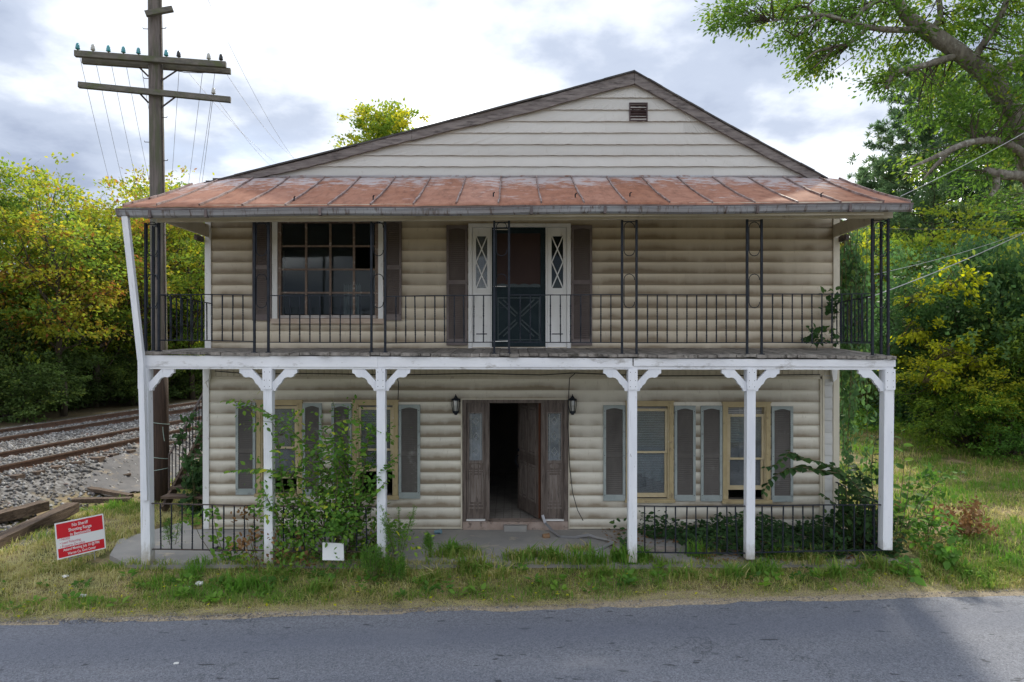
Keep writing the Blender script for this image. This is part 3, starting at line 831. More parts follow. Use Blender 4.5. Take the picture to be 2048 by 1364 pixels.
# lower storey courses measured at the wall: 23.3 px apart, the top one under the frieze at y 757
zl = []
zt = wz(757); hgt = 23.32/F*YW
while zt > 0.06:
    zl.append((max(zt-hgt, 0.015), zt)); zt -= hgt
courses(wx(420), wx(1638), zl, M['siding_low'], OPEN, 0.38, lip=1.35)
# strip of siding on the corner pier at the right
zl2 = [(a+0.09, c+0.09) for a, c in zl]
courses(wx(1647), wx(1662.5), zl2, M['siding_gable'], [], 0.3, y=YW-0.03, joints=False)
MB().box(wx(1646.5), wx(1664), YW-0.029, YW-0.002, 0.0, wz(745)).build('corner_pier', M['trim_cream'], house)
# upper storey courses, 22.8 px apart
zl = []
zt = wz(433); hgt = 22.85/F*YW
while zt > D2+0.06:
    zl.append((max(zt-hgt, D2+0.01), zt)); zt -= hgt
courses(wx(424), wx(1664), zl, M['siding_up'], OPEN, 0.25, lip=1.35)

# gable
RIDGE = (wx(1270, 11.7), wz(142, 11.7))
RL = (wx(440, 11.7), wz(358, 11.7)); RR = (wx(1647, 11.7), wz(351, 11.7))
def rake_z(x, off=0.0):
    if x < RIDGE[0]: z = RL[1] + (RIDGE[1]-RL[1])*(x-RL[0])/(RIDGE[0]-RL[0])
    else: z = RR[1] + (RIDGE[1]-RR[1])*(RR[0]-x)/(RR[0]-RIDGE[0])
    return z - off
def rake_x(z, off=0.12):
    z = z + off
    t = (RIDGE[1]-z)
    xl = RIDGE[0] - t*(RIDGE[0]-RL[0])/(RIDGE[1]-RL[1])
    xr = RIDGE[0] + t*(RR[0]-RIDGE[0])/(RIDGE[1]-RR[1])
    return xl, xr
def gslope(z, x0, x1):
    a, c = rake_x(z)
    if c < a: a = c = RIDGE[0]
    return max(a, x0), max(max(a, x0)+0.01, min(c, x1))
lines = [151, 174, 197, 221, 244, 267, 290, 312, 334, 355]
for k in range(len(lines)-1):
    zt, zb = wz(lines[k]), wz(lines[k+1])
    if k == 0: zt = min(zt, RIDGE[1]-0.10)
    a, c = rake_x(zb)
    js = {3: [1365], 4: [1210, 1366], 6: [1330], 7: [900], 5: [1700], 8: [1427]}.get(k, [])
    xs_ = [-20] + [wx(j) for j in js if a+0.3 < wx(j) < c-0.3] + [20]
    for p, q in zip(xs_[:-1], xs_[1:]):
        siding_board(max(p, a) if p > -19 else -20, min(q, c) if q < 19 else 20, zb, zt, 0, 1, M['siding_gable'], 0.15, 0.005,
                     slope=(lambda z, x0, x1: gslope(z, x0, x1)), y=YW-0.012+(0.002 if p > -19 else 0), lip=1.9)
b = MB().prism([(RL[0]-0.2, wz(356)), (RR[0]+0.2, wz(356)), (RR[0]+0.2, RR[1]-0.02), (RIDGE[0], RIDGE[1]-0.05), (RL[0]-0.2, RL[1]-0.06)], YW+0.004, YW+0.12)
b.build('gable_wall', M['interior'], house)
# rake boards, slightly sagging and worn at their lower edge
def rake_board(x0, x1, wid0, wid1, jit):
    n = 26
    top, bot = [], []
    for i in range(n+1):
        s = i/n; x = x0+(x1-x0)*s
        sag = -0.022*math.sin(math.pi*s) + 0.006*math.sin(9*s)
        z = rake_z(x) + sag
        top.append((x, z)); bot.append((x, z - (wid0+(wid1-wid0)*s) + random.uniform(-jit, jit)))
    return top, bot
for (x0, x1, w0, w1) in ((RL[0]-0.02, wx(822, 11.7), 0.11, 0.165), (wx(822, 11.7)+0.004, RIDGE[0]-0.003, 0.17, 0.19), (RIDGE[0]+0.003, RR[0]-0.02, 0.185, 0.15)):
    t, u = rake_board(x0, x1, w0, w1, 0.007)
    b = MB()
    for i in range(len(t)-1):
        b.prism([u[i], u[i+1], t[i+1], t[i]], YW-0.11, YW-0.06)
    b.build('rake_board', M['rake'], house)
# main roof: two slopes with their own shingle edge
b = MB()
for xs0, xs1 in ((RL[0]-0.30, RIDGE[0]), (RIDGE[0], RR[0]+0.10)):
    n = 14
    for i in range(n):
        a, c = xs0+(xs1-xs0)*i/n, xs0+(xs1-xs0)*(i+1)/n
        sa = lambda x: -0.022*math.sin(math.pi*min(1, max(0, (x-RL[0])/(RIDGE[0]-RL[0]) if x < RIDGE[0] else (x-RIDGE[0])/(RR[0]-RIDGE[0]))))
        za, zc = rake_z(a)+sa(a)+0.004, rake_z(c)+sa(c)+0.004
        b.prism([(a, za), (c, zc), (c, zc+0.028), (a, za+0.028)], YW-0.135+random.uniform(-.012,.012), YB+0.2)
b.build('roof', M['shingle'], house)
# gable vent
v = rect(1257.5, 207.5, 1294, 244)
b = MB().box(v[0], v[1], YW-0.030, YW-0.022, v[2], v[3])
for x in (v[0], v[1]-0.02): b.box(x, x+0.02, YW-0.062, YW-0.031, v[2], v[3])
b.box(v[0]+0.021, v[1]-0.021, YW-0.062, YW-0.031, v[3]-0.02, v[3]); b.box(v[0]+0.021, v[1]-0.021, YW-0.062, YW-0.031, v[2], v[2]+0.02)
vent = b.build('gable_vent', simple('vent_brown', (0.055,0.036,0.04), (0.085,0.058,0.06), 8, rough=0.6), house)
for k in range(5):
    z = v[2]+0.035+k*(v[3]-v[2]-0.06)/5
    MB().beam((v[0]+0.022, YW-0.048, z+0.02), (v[1]-0.022, YW-0.048+random.uniform(-.004,.004), z+0.02), 0.045, 0.007, up=(0, 0.75, 1)).build('slat', vent.data.materials[0], vent)

# corner boards, skirting, frieze
b = MB(); b.box(wx(408), wx(420), YW-0.045, YW+0.16, 0.0, wz(738)); b.build('corner_board', M['trim_white'], house)
b = MB(); b.box(wx(412), wx(424), YW-0.045, YW+0.16, D2+0.01, wz(437)); b.build('corner_board', M['trim_white'], house)
b = MB(); b.box(wx(1664), wx(1676), YW-0.05, YW+0.16, 0.0, wz(738)); b.build('corner_board', M['trim_cream'], house)
b = MB(); b.box(wx(1664.5), wx(1677), YW-0.045, YW+0.16, D2+0.01, wz(437)); b.build('corner_board', M['trim_cream'], house)
b = MB(); b.box(wx(1638), wx(1641.5), YW-0.05, YW-0.001, 0.0, wz(750)); b.box(wx(1642), wx(1646), YW-0.06, YW-0.001, 0.0, wz(750)); b.build('corner_trim', M['trim_cream'], house)
MB().box(wx(420.5), wx(1637), YW-0.04, YW-0.03, 0.0, 0.035).build('skirting', M['trim_cream'], house)
fr = MB().box(wx(421), wx(1663), YW-0.05, YW-0.001, wz(757.5), wz(752.5)).box(wx(421), wx(1663), YW-0.014, YW-0.001, wz(752.4), wz(722)).build('frieze', M['trim_cream'], house)
x = wx(422); k = 0; base = None
while x < wx(1660):
    if base is None: base = MB().box(0, 0.0965, YW-0.034, YW-0.002, wz(752), wz(725)).build('frieze_board', M['trim_cream'], fr)
    o = base if k == 0 else base.copy()
    if k: COL.objects.link(o)
    o.location = (x, random.uniform(-0.003, 0.003), 0)
    x += 0.1045; k += 1

# ------------------------------------------------------------------ windows, shutters, doors
def frame_mb(x0, x1, z0, z1, w, y0, y1, wt=None, wb=None, mb=None):
    wt, wb = wt or w, wb or w
    b = mb or MB()
    b.box(x0, x0+w, y0, y1, z0, z1); b.box(x1-w, x1, y0, y1, z0, z1)
    b.box(x0+w+0.001, x1-w-0.001, y0+0.0015, y1, z1-wt, z1); b.box(x0+w+0.001, x1-w-0.001, y0+0.0015, y1, z0, z0+wb)
    return b
def pane(x0, x1, z0, z1, y, m, parent):
    return MB().box(x0, x1, y, y+0.004, z0, z1).build('pane', m, parent)
def blind(x0, x1, z_top, fz, y, parent, pitch=0.030):
    """venetian blind; fz(x) is the lower edge"""
    b = MB(); z = z_top
    n = 6
    while z > min(fz(x0), fz(x1)):
        for i in range(n):
            a, c = x0+(x1-x0)*i/n, x0+(x1-x0)*(i+1)/n
            if z > fz((a+c)/2):
                b.quad((a, y-0.010, z-0.009), (c, y-0.010, z-0.009), (c, y+0.010, z+0.011), (a, y+0.010, z+0.011))
        z -= pitch
    return b.build('blind', M['blind'], parent)
# low window sash layout in pixels: casing rect, upper sash (top, bottom), lower sash (top, bottom)
SASH = [((529, 598), (812, 897), (893, 957)), ((720, 793), (814, 901), (897, 943)), ((1262, 1336), (817, 906), (902, 995)), ((1450, 1531), (828, 919), (915, 980))]
for w, (sx, su, sl) in zip(WINS, SASH):
    x0, x1, z0, z1 = w
    b = MB()
    cw = 0.075
    b.box(x0, x0+cw, YW-0.05, YW+0.12, z0+0.06, z1); b.box(x1-cw, x1, YW-0.05, YW+0.12, z0+0.06, z1)
    b.box(x0+cw+0.001, x1-cw-0.001, YW-0.048, YW+0.12, z1-0.07, z1)
    b.box(x0-0.012, x1+0.012, YW-0.062, YW-0.01, z1+0.001, z1+0.024)
    win = b.build('window', M['tan'], house)
    MB().box(x0-0.02, x1+0.02, YW-0.085, YW+0.12, z0, z0+0.058).build('sill', M['tan'], win)
    a, c = x0+cw+0.002, x1-cw-0.002
    b = MB()
    b.box(a, a+0.022, YW-0.030, YW+0.11, z0+0.06, z1-0.072); b.box(c-0.022, c, YW-0.030, YW+0.11, z0+0.06, z1-0.072)
    b.build('stop', M['tan_light'], win)
    a += 0.024; c -= 0.024
    zu0, zu1 = wz(su[1], YW), wz(su[0], YW); zs0, zs1 = wz(sl[1], YW), wz(sl[0], YW)
    s = frame_mb(a, c, zu0, zu1, 0.04, YW-0.012, YW+0.02, 0.045, 0.035).build('sash', M['tan_light'], win)
    pane(a+0.04, c-0.04, zu0+0.035, zu1-0.045, YW+0.006, M['glass'], win)
    s = frame_mb(a, c, zs0, zs1, 0.042, YW+0.026, YW+0.06, 0.035, 0.075).build('sash', M['tan_light'], win)
    pane(a+0.042, c-0.042, zs0+0.075, zs1-0.035, YW+0.042, M['glass'], win)
    k = WINS.index(w)
    zm = (zu0+zu1)/2
    if k == 0: f = lambda x: zu0+0.22
    elif k == 1: f = lambda x, a=a, c=c: zu0+0.36+0.10*(x-a)/(c-a)
    elif k == 2: f = lambda x, a=a, c=c: zs0+0.44-0.22*((x-a)/(c-a))
    else: f = lambda x, a=a, c=c: zu0+0.27+0.05*(x-a)/(c-a)
    blind(a-0.01, c+0.01, z1-0.08, f, YW+0.10, win)
    if k in (1, 2, 3):   # a few slats that have slipped down at an angle
        b = MB()
        for q in range(7 if k == 2 else 3):
            zc = f((a+c)/2)-0.03-0.022*q
            b.beam((a, YW+0.095, zc+0.03-0.005*q), (c, YW+0.095, zc-0.04-0.012*q), 0.024, 0.003)
        b.build('slipped_slats', M['blind'], win)

def shutter(px0, py0, px1, py1, fm, lm, low):
    x0, x1, z0, z1 = rect(px0, py0, px1, py1)
    yb, yf = YW-0.034, YW-0.062
    st = 0.045 if low else 0.040
    b = MB()
    b.box(x0, x0+st, yf, yb, z0, z1); b.box(x1-st, x1, yf, yb, z0, z1)
    rb = 0.105
    b.box(x0+st+0.001, x1-st-0.001, yf+0.002, yb, z0, z0+rb)
    # top rail with the scalloped lower edge
    a, c = x0+st+0.001, x1-st-0.001
    n = 10; poly = [(a, z1), (a, z1-0.075)]
    for i in range(n+1):
        s = i/n
        poly.append((a+(c-a)*s, z1-0.075+0.028*math.sin(math.pi*s)**1.5))
    poly += [(c, z1-0.075), (c, z1)]
    pl = [poly[0]]
    for p in poly[1:]:
        if (p[0]-pl[-1][0])**2+(p[1]-pl[-1][1])**2 > 1e-8: pl.append(p)
    b.prism(pl[::-1], yf+0.002, yb)
    zm = z0 + (z1-z0)*(0.475 if low else 0.525)
    sh = b.build('shutter', fm, house)
    MB().box(a, c, yf+0.003, yb, zm-0.035, zm+0.035).build('middle_rail', lm if low else fm, sh)
    MB().box(a, c, yb-0.003, yb+0.002, z0+rb, z1-0.04).build('back_panel', lm, sh)
    b = MB(); pitch = 0.0355
    for za, zc in ((z0+rb, zm-0.036), (zm+0.036, z1-0.055)):
        z = za
        while z < zc-0.02:
            b.quad((a, yf+0.006, z+0.002), (c, yf+0.006, z+0.002), (c, yb-0.004, z+0.033), (a, yb-0.004, z+0.033))
            b.quad((a, yf+0.006, z+0.002), (c, yf+0.006, z+0.002), (c, yf+0.008, z-0.003), (a, yf+0.008, z-0.003))
            z += pitch
    b.build('louvres', lm, sh)
    b = MB()
    for xx in (x0+st/2, x1-st/2):
        for zz_ in (z0+0.1, zm, z1-0.1): b.lathe((xx, yf-0.001, zz_), [(0.007, 0), (0.006, 0.003)], 6, axis=(0, -1, 0))
    b.build('screw', M['iron'], sh)
    return sh
for r in ((474, 805, 513.3, 988), (607, 806, 645, 989), (664.5, 806.5, 704.5, 991), (798.5, 808.7, 841, 995.5), (1206, 810, 1249.5, 1000), (1347.5, 811, 1389.5, 1000.5), (1400, 811, 1442.6, 1001), (1541, 812, 1583.5, 1002)):
    shutter(*r, M['shutter_low'], M['louvre_low'], True)
for r in ((507, 439.6, 545, 641.5), (770, 440, 804, 641), (893.5, 451.5, 935.5, 690.5), (1142.3, 451.5, 1183.5, 691)):
    shutter(*r, M['shutter_up'], M['louvre_up'], False)

# upper picture window, sixteen panes
x0, x1, z0, z1 = W_UP
b = MB()
b.box(wx(546), wx(556.5), YW-0.05, YW+0.10, wz(645), wz(440)); b.box(wx(757.5), wx(767.5), YW-0.05, YW+0.10, wz(645), wz(440))
pw = b.build('window', M['trim_white'], house)
MB().box(wx(544), wx(769), YW-0.075, YW+0.02, wz(647.5), wz(637.5)).build('sill', simple('pink_tan_sill', (0.47,0.36,0.28), (0.56,0.47,0.39), 6, rough=0.7), pw)
frame_mb(wx(557), wx(757), wz(637), wz(440), 0.055, YW-0.035, YW+0.08, 0.055, 0.045).build('frame', M['old_wood'], pw)
MB().box(wx(562), wx(752), YW-0.045, YW-0.037, wz(636.5), wz(630.5)).build('sill_strip', M['sill_flaky'], pw)
xb = [wx(563), wx(612.5), wx(661), wx(708), wx(752)]
zb_ = [wz(630), wz(585.5), wz(539), wz(492.5), wz(447)]
b = MB()
for x in xb[1:-1]: b.box(x-0.019, x+0.019, YW-0.01, YW+0.02, zb_[0], zb_[-1])
for z in zb_[1:-1]:
    for i in range(4): b.box(xb[i]+(0.0195 if i else 0), xb[i+1]-(0.0195 if i < 3 else 0), YW-0.008, YW+0.02, z-0.015, z+0.015)
b.build('muntin', M['old_wood'], pw)
for i in range(4):
    for j in range(4):
        if i == 3 and j == 2: continue       # the broken pane
        p = MB().box(xb[i]+0.015, xb[i+1]-0.015, YW+0.003, YW+0.006, zb_[j]+0.012, zb_[j+1]-0.012)
        tilt = random.uniform(-.004, .004)
        p.v = [(a, y_+tilt*(a-xb[i])/0.4, c) for a, y_, c in p.v]
        p.build('pane', M['glass_up'], pw)
# inside: a pale curtain strip and a shelf glimpsed through the panes
b = MB()
for k in range(9):
    xa = wx(672)+k*0.035
    b.quad((xa, YW+0.55+0.02*(k % 2), wz(628)), (xa+0.035, YW+0.55+0.02*((k+1) % 2), wz(628)), (xa+0.03, YW+0.55+0.02*((k+1) % 2), wz(566)), (xa, YW+0.55+0.02*(k % 2), wz(560)))
b.build('curtain', simple('grey_curtain', (0.30,0.29,0.27), (0.22,0.21,0.20), 5), pw)

# upper doorway
x0, x1, z0, z1 = DOOR_UP
zsill = D2+0.03
b = MB()
b.box(wx(937), wx(944.5), YW-0.055, YW+0.08, zsill, wz(448)); b.box(wx(1133.5), wx(1141), YW-0.055, YW+0.08, zsill, wz(448))
b.box(wx(944.6), wx(1133.4), YW-0.053, YW+0.08, wz(455), wz(448))
b.box(wx(981), wx(983.5), YW-0.045, YW+0.08, zsill, wz(455.2)); b.box(wx(1091), wx(1094), YW-0.045, YW+0.08, zsill, wz(455.2))
b.box(wx(937), wx(1141), YW-0.058, YW+0.08, zsill-0.05, zsill-0.001)
ud = b.build('upper_doorway', M['trim_white'], house)
for (sa, sb) in ((945, 980.5), (1094.5, 1133)):
    gx0, gx1 = (952, 974.7) if sa < 1000 else (1103, 1126.3)
    b = MB()
    b.box(wx(sa), wx(gx0), YW-0.02, YW+0.03, zsill, wz(455.5)); b.box(wx(gx1), wx(sb), YW-0.02, YW+0.03, zsill, wz(455.5))
    b.box(wx(gx0)+.001, wx(gx1)-.001, YW-0.02, YW+0.03, wz(472.6), wz(455.5))
    b.box(wx(gx0)+.001, wx(gx1)-.001, YW-0.02, YW+0.03, zsill, wz(576.5))
    sl = b.build('sidelight', M['trim_white'], ud)
    frame_mb(wx(gx0-1), wx(gx1+1), wz(684), wz(598), 0.014, YW-0.028, YW-0.0205).build('panel_moulding', M['trim_white'], sl)
    pane(wx(gx0), wx(gx1), wz(576.5), wz(472.6), YW+0.012, M['glass'] if sa < 1000 else M['glass_up'], sl)
    b = MB()
    zA, zC, zE = wz(472.6), wz(524), wz(576.5)
    xa, xc = wx(gx0)+0.004, wx(gx1)-0.004
    for k, (p, q) in enumerate((((xa, zA), (xc, zC)), ((xc, zA), (xa, zC)), ((xa, zC), (xc, zE)), ((xc, zC), (xa, zE)))):
        b.beam((p[0], YW-0.004-0.0015*(k % 2), p[1]), (q[0], YW-0.004-0.0015*(k % 2), q[1]), 0.018, 0.02)
    b.build('diamond_lattice', M['trim_white'], sl)
    MB().box(wx(gx0-0.5), wx(gx1), YW-0.026, YW-0.0205, wz(669), wz(667)).build('bolt', M['iron'], sl)
# storm door
da, dc = wx(983.7), wx(1090.8)
b = frame_mb(da, dc, zsill+0.015, wz(455.4), 0.085, YW-0.012, YW+0.02, 0.10, 0.10)
b.box(da+0.086, dc-0.086, YW-0.0105, YW+0.02, wz(592), wz(571))
b.box(da+0.086, dc-0.086, YW-0.002, YW+0.018, zsill+0.12, wz(592.2))
sd_ = b.build('storm_door', M['door_teal'], ud)
MB().box(da+0.086, dc-0.086, YW+0.004, YW+0.007, wz(571), wz(465)).build('screen', M['screen'], sd_)
b = MB()   # scalloped edge at the foot of the screen and crossbuck panel
n = 48
pts = []
for i in range(n+1):
    s = i/n
    pts.append((da+0.088+(dc-da-0.176)*s, wz(570)+0.022*abs(math.sin(s*math.pi*4))))
poly = [(da+0.088, wz(571)-0.03)] + [(dc-0.088, wz(571)-0.03)] + pts[::-1]
b.prism(poly, YW-0.015, YW-0.0108)
xm, zm_ = (da+dc)/2, wz(636)
for sx_ in (-1, 1):
    for sz in (-1, 1):
        b.beam((xm+sx_*0.05, YW-0.009, zm_+sz*0.03), (xm+sx_*0.35, YW-0.009, zm_+sz*0.30), 0.022, 0.02, up=(0, 1, 0))
        b.beam((xm+sx_*0.02, YW-0.0085, zm_+sz*0.075), (xm+sx_*0.27, YW-0.0085, zm_+sz*0.32), 0.022, 0.02, up=(0, 1, 0))
frame_mb(da+0.10, dc-0.10, zsill+0.13, wz(595), 0.016, YW-0.012, YW-0.003, mb=b)
b.build('crossbuck', M['door_teal_trim'], sd_)
MB().tube([at(986, 573, YW-0.03), at(1012, 573, YW-0.035)], 0.008, 6).build('handle', M['trim_white'], sd_)
b = MB().beam((da+0.02, YW-0.03, wz(459.5)), (da+0.30, YW-0.045, wz(460)), 0.018, 0.014); b.beam((da+0.02, YW-0.03, wz(683)), (da+0.30, YW-0.04, wz(682)), 0.018, 0.014)
b.build('closer', M['trim_white'], sd_)

# lower doorway
b = MB()
zt_ = 0.145
b.box(wx(925), wx(932.5), YW-0.05, YW+0.16, 0.02, wz(799)); b.box(wx(1128), wx(1136), YW-0.05, YW+0.16, 0.02, wz(799))
b.box(wx(932.6), wx(1127.9), YW-0.048, YW+0.16, wz(805.5), wz(799))
b.box(wx(970.8), wx(979), YW-0.03, YW+0.15, zt_, wz(805.7)); b.box(wx(1082), wx(1089.5), YW-0.03, YW+0.15, zt_, wz(805.7))
ld = b.build('doorway', M['door_wood'], house)
b = MB(); b.box(wx(922), wx(924.8), YW-0.06, YW-0.001, 0.0, wz(796.5)); b.box(wx(1136.2), wx(1138.5), YW-0.06, YW-0.001, 0.0, wz(796.5)); b.box(wx(924.9), wx(1136.1), YW-0.058, YW-0.001, wz(798.9), wz(796.5))
b.build('outer_trim', M['trim_cream'], ld)
for (sa, sb) in ((933, 970.5), (1089.8, 1127.6)):
    m_ = (sa+sb)/2
    g0, g1 = m_-14.3, m_+14.3
    b = MB()
    b.box(wx(sa), wx(g0), YW-0.005, YW+0.05, zt_+0.02, wz(806)); b.box(wx(g1), wx(sb), YW-0.005, YW+0.05, zt_+0.02, wz(806))
    b.box(wx(g0)+.001, wx(g1)-.001, YW-0.004, YW+0.05, wz(825), wz(806))
    b.box(wx(g0)+.001, wx(g1)-.001, YW+0.004, YW+0.05, zt_+0.02, wz(922))
    sl = b.build('sidelight', M['door_wood'], ld)
    frame_mb(wx(g0-1), wx(g1+1), wz(923), wz(824), 0.022, YW-0.014, YW-0.0055).build('glass_bead', M['door_panel'], sl)
    p = pane(wx(g0)+0.01, wx(g1)-0.01, wz(922), wz(825), YW+0.02, M['glass_frost'], sl)
    b = MB()   # lead came pattern
    xm = wx(m_); zmid = wz(873)
    for s in (-1, 1):
        b.beam((xm+s*0.085, YW+0.016, wz(920)), (xm+s*0.085, YW+0.016, wz(828)), 0.006, 0.004)
        for zz_ in (wz(842), wz(873), wz(903)):
            b.beam((xm, YW+0.0155, zz_+0.07), (xm+s*0.05, YW+0.0155, zz_), 0.006, 0.004); b.beam((xm+s*0.05, YW+0.015, zz_), (xm, YW+0.015, zz_-0.07), 0.006, 0.004)
    b.build('leading', M['insul_clear'], sl)
    b = MB()
    frame_mb(wx(g0+0.5), wx(g1-0.5), wz(1010), wz(944), 0.02, YW-0.010, YW+0.0035, mb=b)
    b.box(wx(g0+4), wx(g1-4), YW-0.006, YW+0.0035, wz(1004), wz(950))
    ov = [(xm+0.085*math.cos(t*math.pi/8), wz(932)+0.045*math.sin(t*math.pi/8)) for t in range(16)]
    b.prism(ov, YW-0.008, YW+0.0035)
    b.box(wx(g0)+.001, wx(g1)-.001, YW-0.012, YW+0.0035, wz(942), wz(939.5)); b.box(wx(g0)+.001, wx(g1)-.001, YW-0.012, YW+0.0035, wz(926), wz(923.5))
    b.box(wx(g0)+.001, wx(g1)-.001, YW-0.010, YW+0.0035, wz(1017), wz(1014.5))
    b.build('raised_panel', M['door_panel'], sl)
    MB().box(wx(sa), wx(sb), YW-0.05, YW+0.02, zt_-0.005, zt_+0.018).build('sill_strip', M['trim_white'], sl)
# the open door leaf, hinged at the right and swung into the room
hx, hy = wx(1081.5), YW+0.08
ang = R(67)
dirv = Vector((-math.cos(ang), math.sin(ang), 0)); nrm = Vector((-math.sin(ang), -math.cos(ang), 0))
def leaf_pt(u, w, z): return Vector((hx, hy, 0)) + dirv*u + nrm*w + Vector((0, 0, z))
def leaf_box(b, u0, u1, w0, w1, z0, z1):
    i = len(b.v)
    for z in (z0, z1):
        for u, w in ((u0, w0), (u1, w0), (u1, w1), (u0, w1)): b.v.append(tuple(leaf_pt(u, w, z)))
    b.f += [(i,i+3,i+2,i+1),(i+4,i+5,i+6,i+7),(i,i+1,i+5,i+4),(i+1,i+2,i+6,i+5),(i+2,i+3,i+7,i+6),(i+3,i,i+4,i+7)]
zb0, zt0 = zt_+0.01, wz(806)
b = MB(); leaf_box(b, 0.0, 0.90, 0.0, 0.042, zb0, zt0)
dl = b.build('door', M['door_wood'], ld)
b = MB(); leaf_box(b, -0.004, -0.0005, 0.001, 0.041, zb0, zt0); b.build('door_edge', M['door_red'], dl)
for (u0, u1) in ((0.10, 0.42), (0.48, 0.80)):
    for (za, zc) in ((zb0+0.25, zb0+0.90), (zb0+1.08, zt0-0.10)):
        b = MB()
        leaf_box(b, u0, u1, 0.043, 0.052, za, za+0.03); leaf_box(b, u0, u1, 0.043, 0.052, zc-0.03, zc)
        leaf_box(b, u0, u0+0.03, 0.043, 0.052, za+.031, zc-.031); leaf_box(b, u1-0.03, u1, 0.043, 0.052, za+.031, zc-.031)
        leaf_box(b, u0+0.055, u1-0.055, 0.043, 0.049, za+0.055, zc-0.055)
        b.build('door_panel', M['door_panel'], dl)
b = MB(); leaf_box(b, 0.08, 0.82, 0.043, 0.05, zb0+0.94, zb0+1.04); b.build('lock_rail', M['door_wood'], dl)
b = MB(); leaf_box(b, 0.0, 0.9, 0.043, 0.047, zb0+0.0, zb0+0.18); b.build('kick_plate', M['door_wood'], dl)
b = MB().tube([leaf_pt(0.86, 0.045, zb0+0.98), leaf_pt(0.86, 0.10, zb0+0.96), leaf_pt(0.86, 0.11, zb0+0.86), leaf_pt(0.86, 0.05, zb0+0.76)], 0.012, 6)
b.lathe(leaf_pt(0.86, 0.045, zb0+1.08), [(0.03, 0), (0.03, 0.012), (0.018, 0.02)], 8, axis=nrm)
b.build('handle', M['iron'], dl)
# raised threshold and its loose concrete block
pts = [(wx(926), YW-0.095), (wx(980), YW-0.10), (wx(1030), YW-0.09), (wx(1135), YW-0.10), (wx(1136), YW+0.16), (wx(926), YW+0.16)]
MB().slab(pts, 0.0, zt_-0.012).build('threshold', M['stone_step'], house)
cb = MB().slab([(wx(1008,11.72), 11.66), (wx(1053,11.72), 11.665), (wx(1054,11.72), 11.765), (wx(1007,11.72), 11.765)], 0.0, 0.095).build('concrete_block', M['concrete'])
tag(cb, 'small grey concrete block lying against the doorway threshold', 'concrete block')

# wall lanterns and the black cables
for px in (911.5, 1145):
    c = at(px, 810, YW-0.10)
    b = MB()
    b.lathe(at(px, 796, YW-0.028), [(0.035, 0), (0.03, 0.012)], 8, axis=(0, -1, 0))
    b.tube([at(px, 798, YW-0.03), at(px, 791, YW-0.05), at(px, 789, YW-0.09), c+Vector((0,0,0.15))], 0.007, 6)
    b.lathe(c, [(0.012, 0.165), (0.018, 0.14), (0.02, 0.13), (0.075, 0.10), (0.08, 0.085), (0.066, 0.08)], 8)
    b.lathe(c, [(0.02, -0.17), (0.03, -0.15), (0.052, -0.13), (0.058, -0.11), (0.05, -0.105)], 8)
    for k in range(6):
        t = k*math.pi/3
        b.tube([c+Vector((0.064*math.cos(t), 0.064*math.sin(t), 0.085)), c+Vector((0.07*math.cos(t), 0.07*math.sin(t), 0.0)), c+Vector((0.05*math.cos(t), 0.05*math.sin(t), -0.11))], 0.006, 5)
    ln = b.build('wall_lantern', M['iron'], house)
    MB().lathe(c, [(0.045, 0.08), (0.055, 0.0), (0.042, -0.10)], 10).build('glass', M['insul_clear'], ln)
def cable(pts, r, m=None):
    return MB().tube(pts, r, 5).build('cable', m or M['black'], house, smooth=True)
cable([at(430, 742, YW-0.08), at(500, 748, YW-0.08), at(620, 747, YW-0.07), at(800, 750, YW-0.07), at(950, 747, YW-0.07), at(1080, 750, YW-0.07), at(1148, 746, YW-0.07), at(1300, 752, YW-0.07), at(1480, 751, YW-0.07), at(1640, 749, YW-0.07)], 0.008)
cable([at(793, 751, YW-0.06), at(797, 765, YW-0.06), at(796, 800, YW-0.07)], 0.007)
cable([at(1150, 747, YW-0.06), at(1139, 756, YW-0.06), at(1137, 800, YW-0.06), at(1136.5, 860, YW-0.065), at(1139, 930, YW-0.07), at(1145, 985, YW-0.09), at(1155, 1020, YW-0.12), at(1166, 1041, YW-0.14)], 0.007)
cable([at(412, 735, YW-0.1), at(410, 760, YW-0.1), at(416, 775, YW-0.1)], 0.006, M['trim_cream'])
# ------------------------------------------------------------------ porch roof
def tilt(x): return 0.0052*x                       # the whole eave hangs lower at the left
YE = 9.74
XL, XR = wx(245, YE), wx(1822, YE)
def eave_z(x): return 5.195 + tilt(x) + 0.010*math.sin(x*0.9+1)
def top_z(x):
    s = max(0.0, (-4.4-x)/1.3)
    r = max(0.0, (x-5.35)/0.5)
    return 6.10 - 0.16*s*s - 0.05*r
def roof_pt(x, t, lift=0.0):
    y = YE + (YW-0.02-YE)*t
    z = eave_z(x) + (top_z(x)-eave_z(x))*t - 0.03*math.sin(math.pi*t) + lift
    return (x, y, z)
porch_roof = None
seam_x = [XL]
x = 0.42 - 0.61*9
while x < XR-0.15:
    if x > XL+0.15: seam_x.append(x)
    x += 0.61
seam_x.append(XR)
b = MB()
for a, c in zip(np.linspace(XL+0.02, XR-0.02, 13)[:-1], np.linspace(XL+0.02, XR-0.02, 13)[1:]):
    for t0, t1 in ((0.06, 0.35), (0.35, 0.65), (0.65, 0.985)):
        q = [roof_pt(a, t0, -0.02), roof_pt(c, t0, -0.02), roof_pt(c, t1, -0.02), roof_pt(a, t1, -0.02)]
        i = len(b.v); b.v += q + [(p[0], p[1], p[2]-0.03) for p in q]
        b.f += [(i,i+1,i+2,i+3),(i+7,i+6,i+5,i+4),(i,i+4,i+5,i+1),(i+1,i+5,i+6,i+2),(i+2,i+6,i+7,i+3),(i+3,i+7,i+4,i)]
porch_roof = b.build('porch_roof', M['trim_cream'], house)
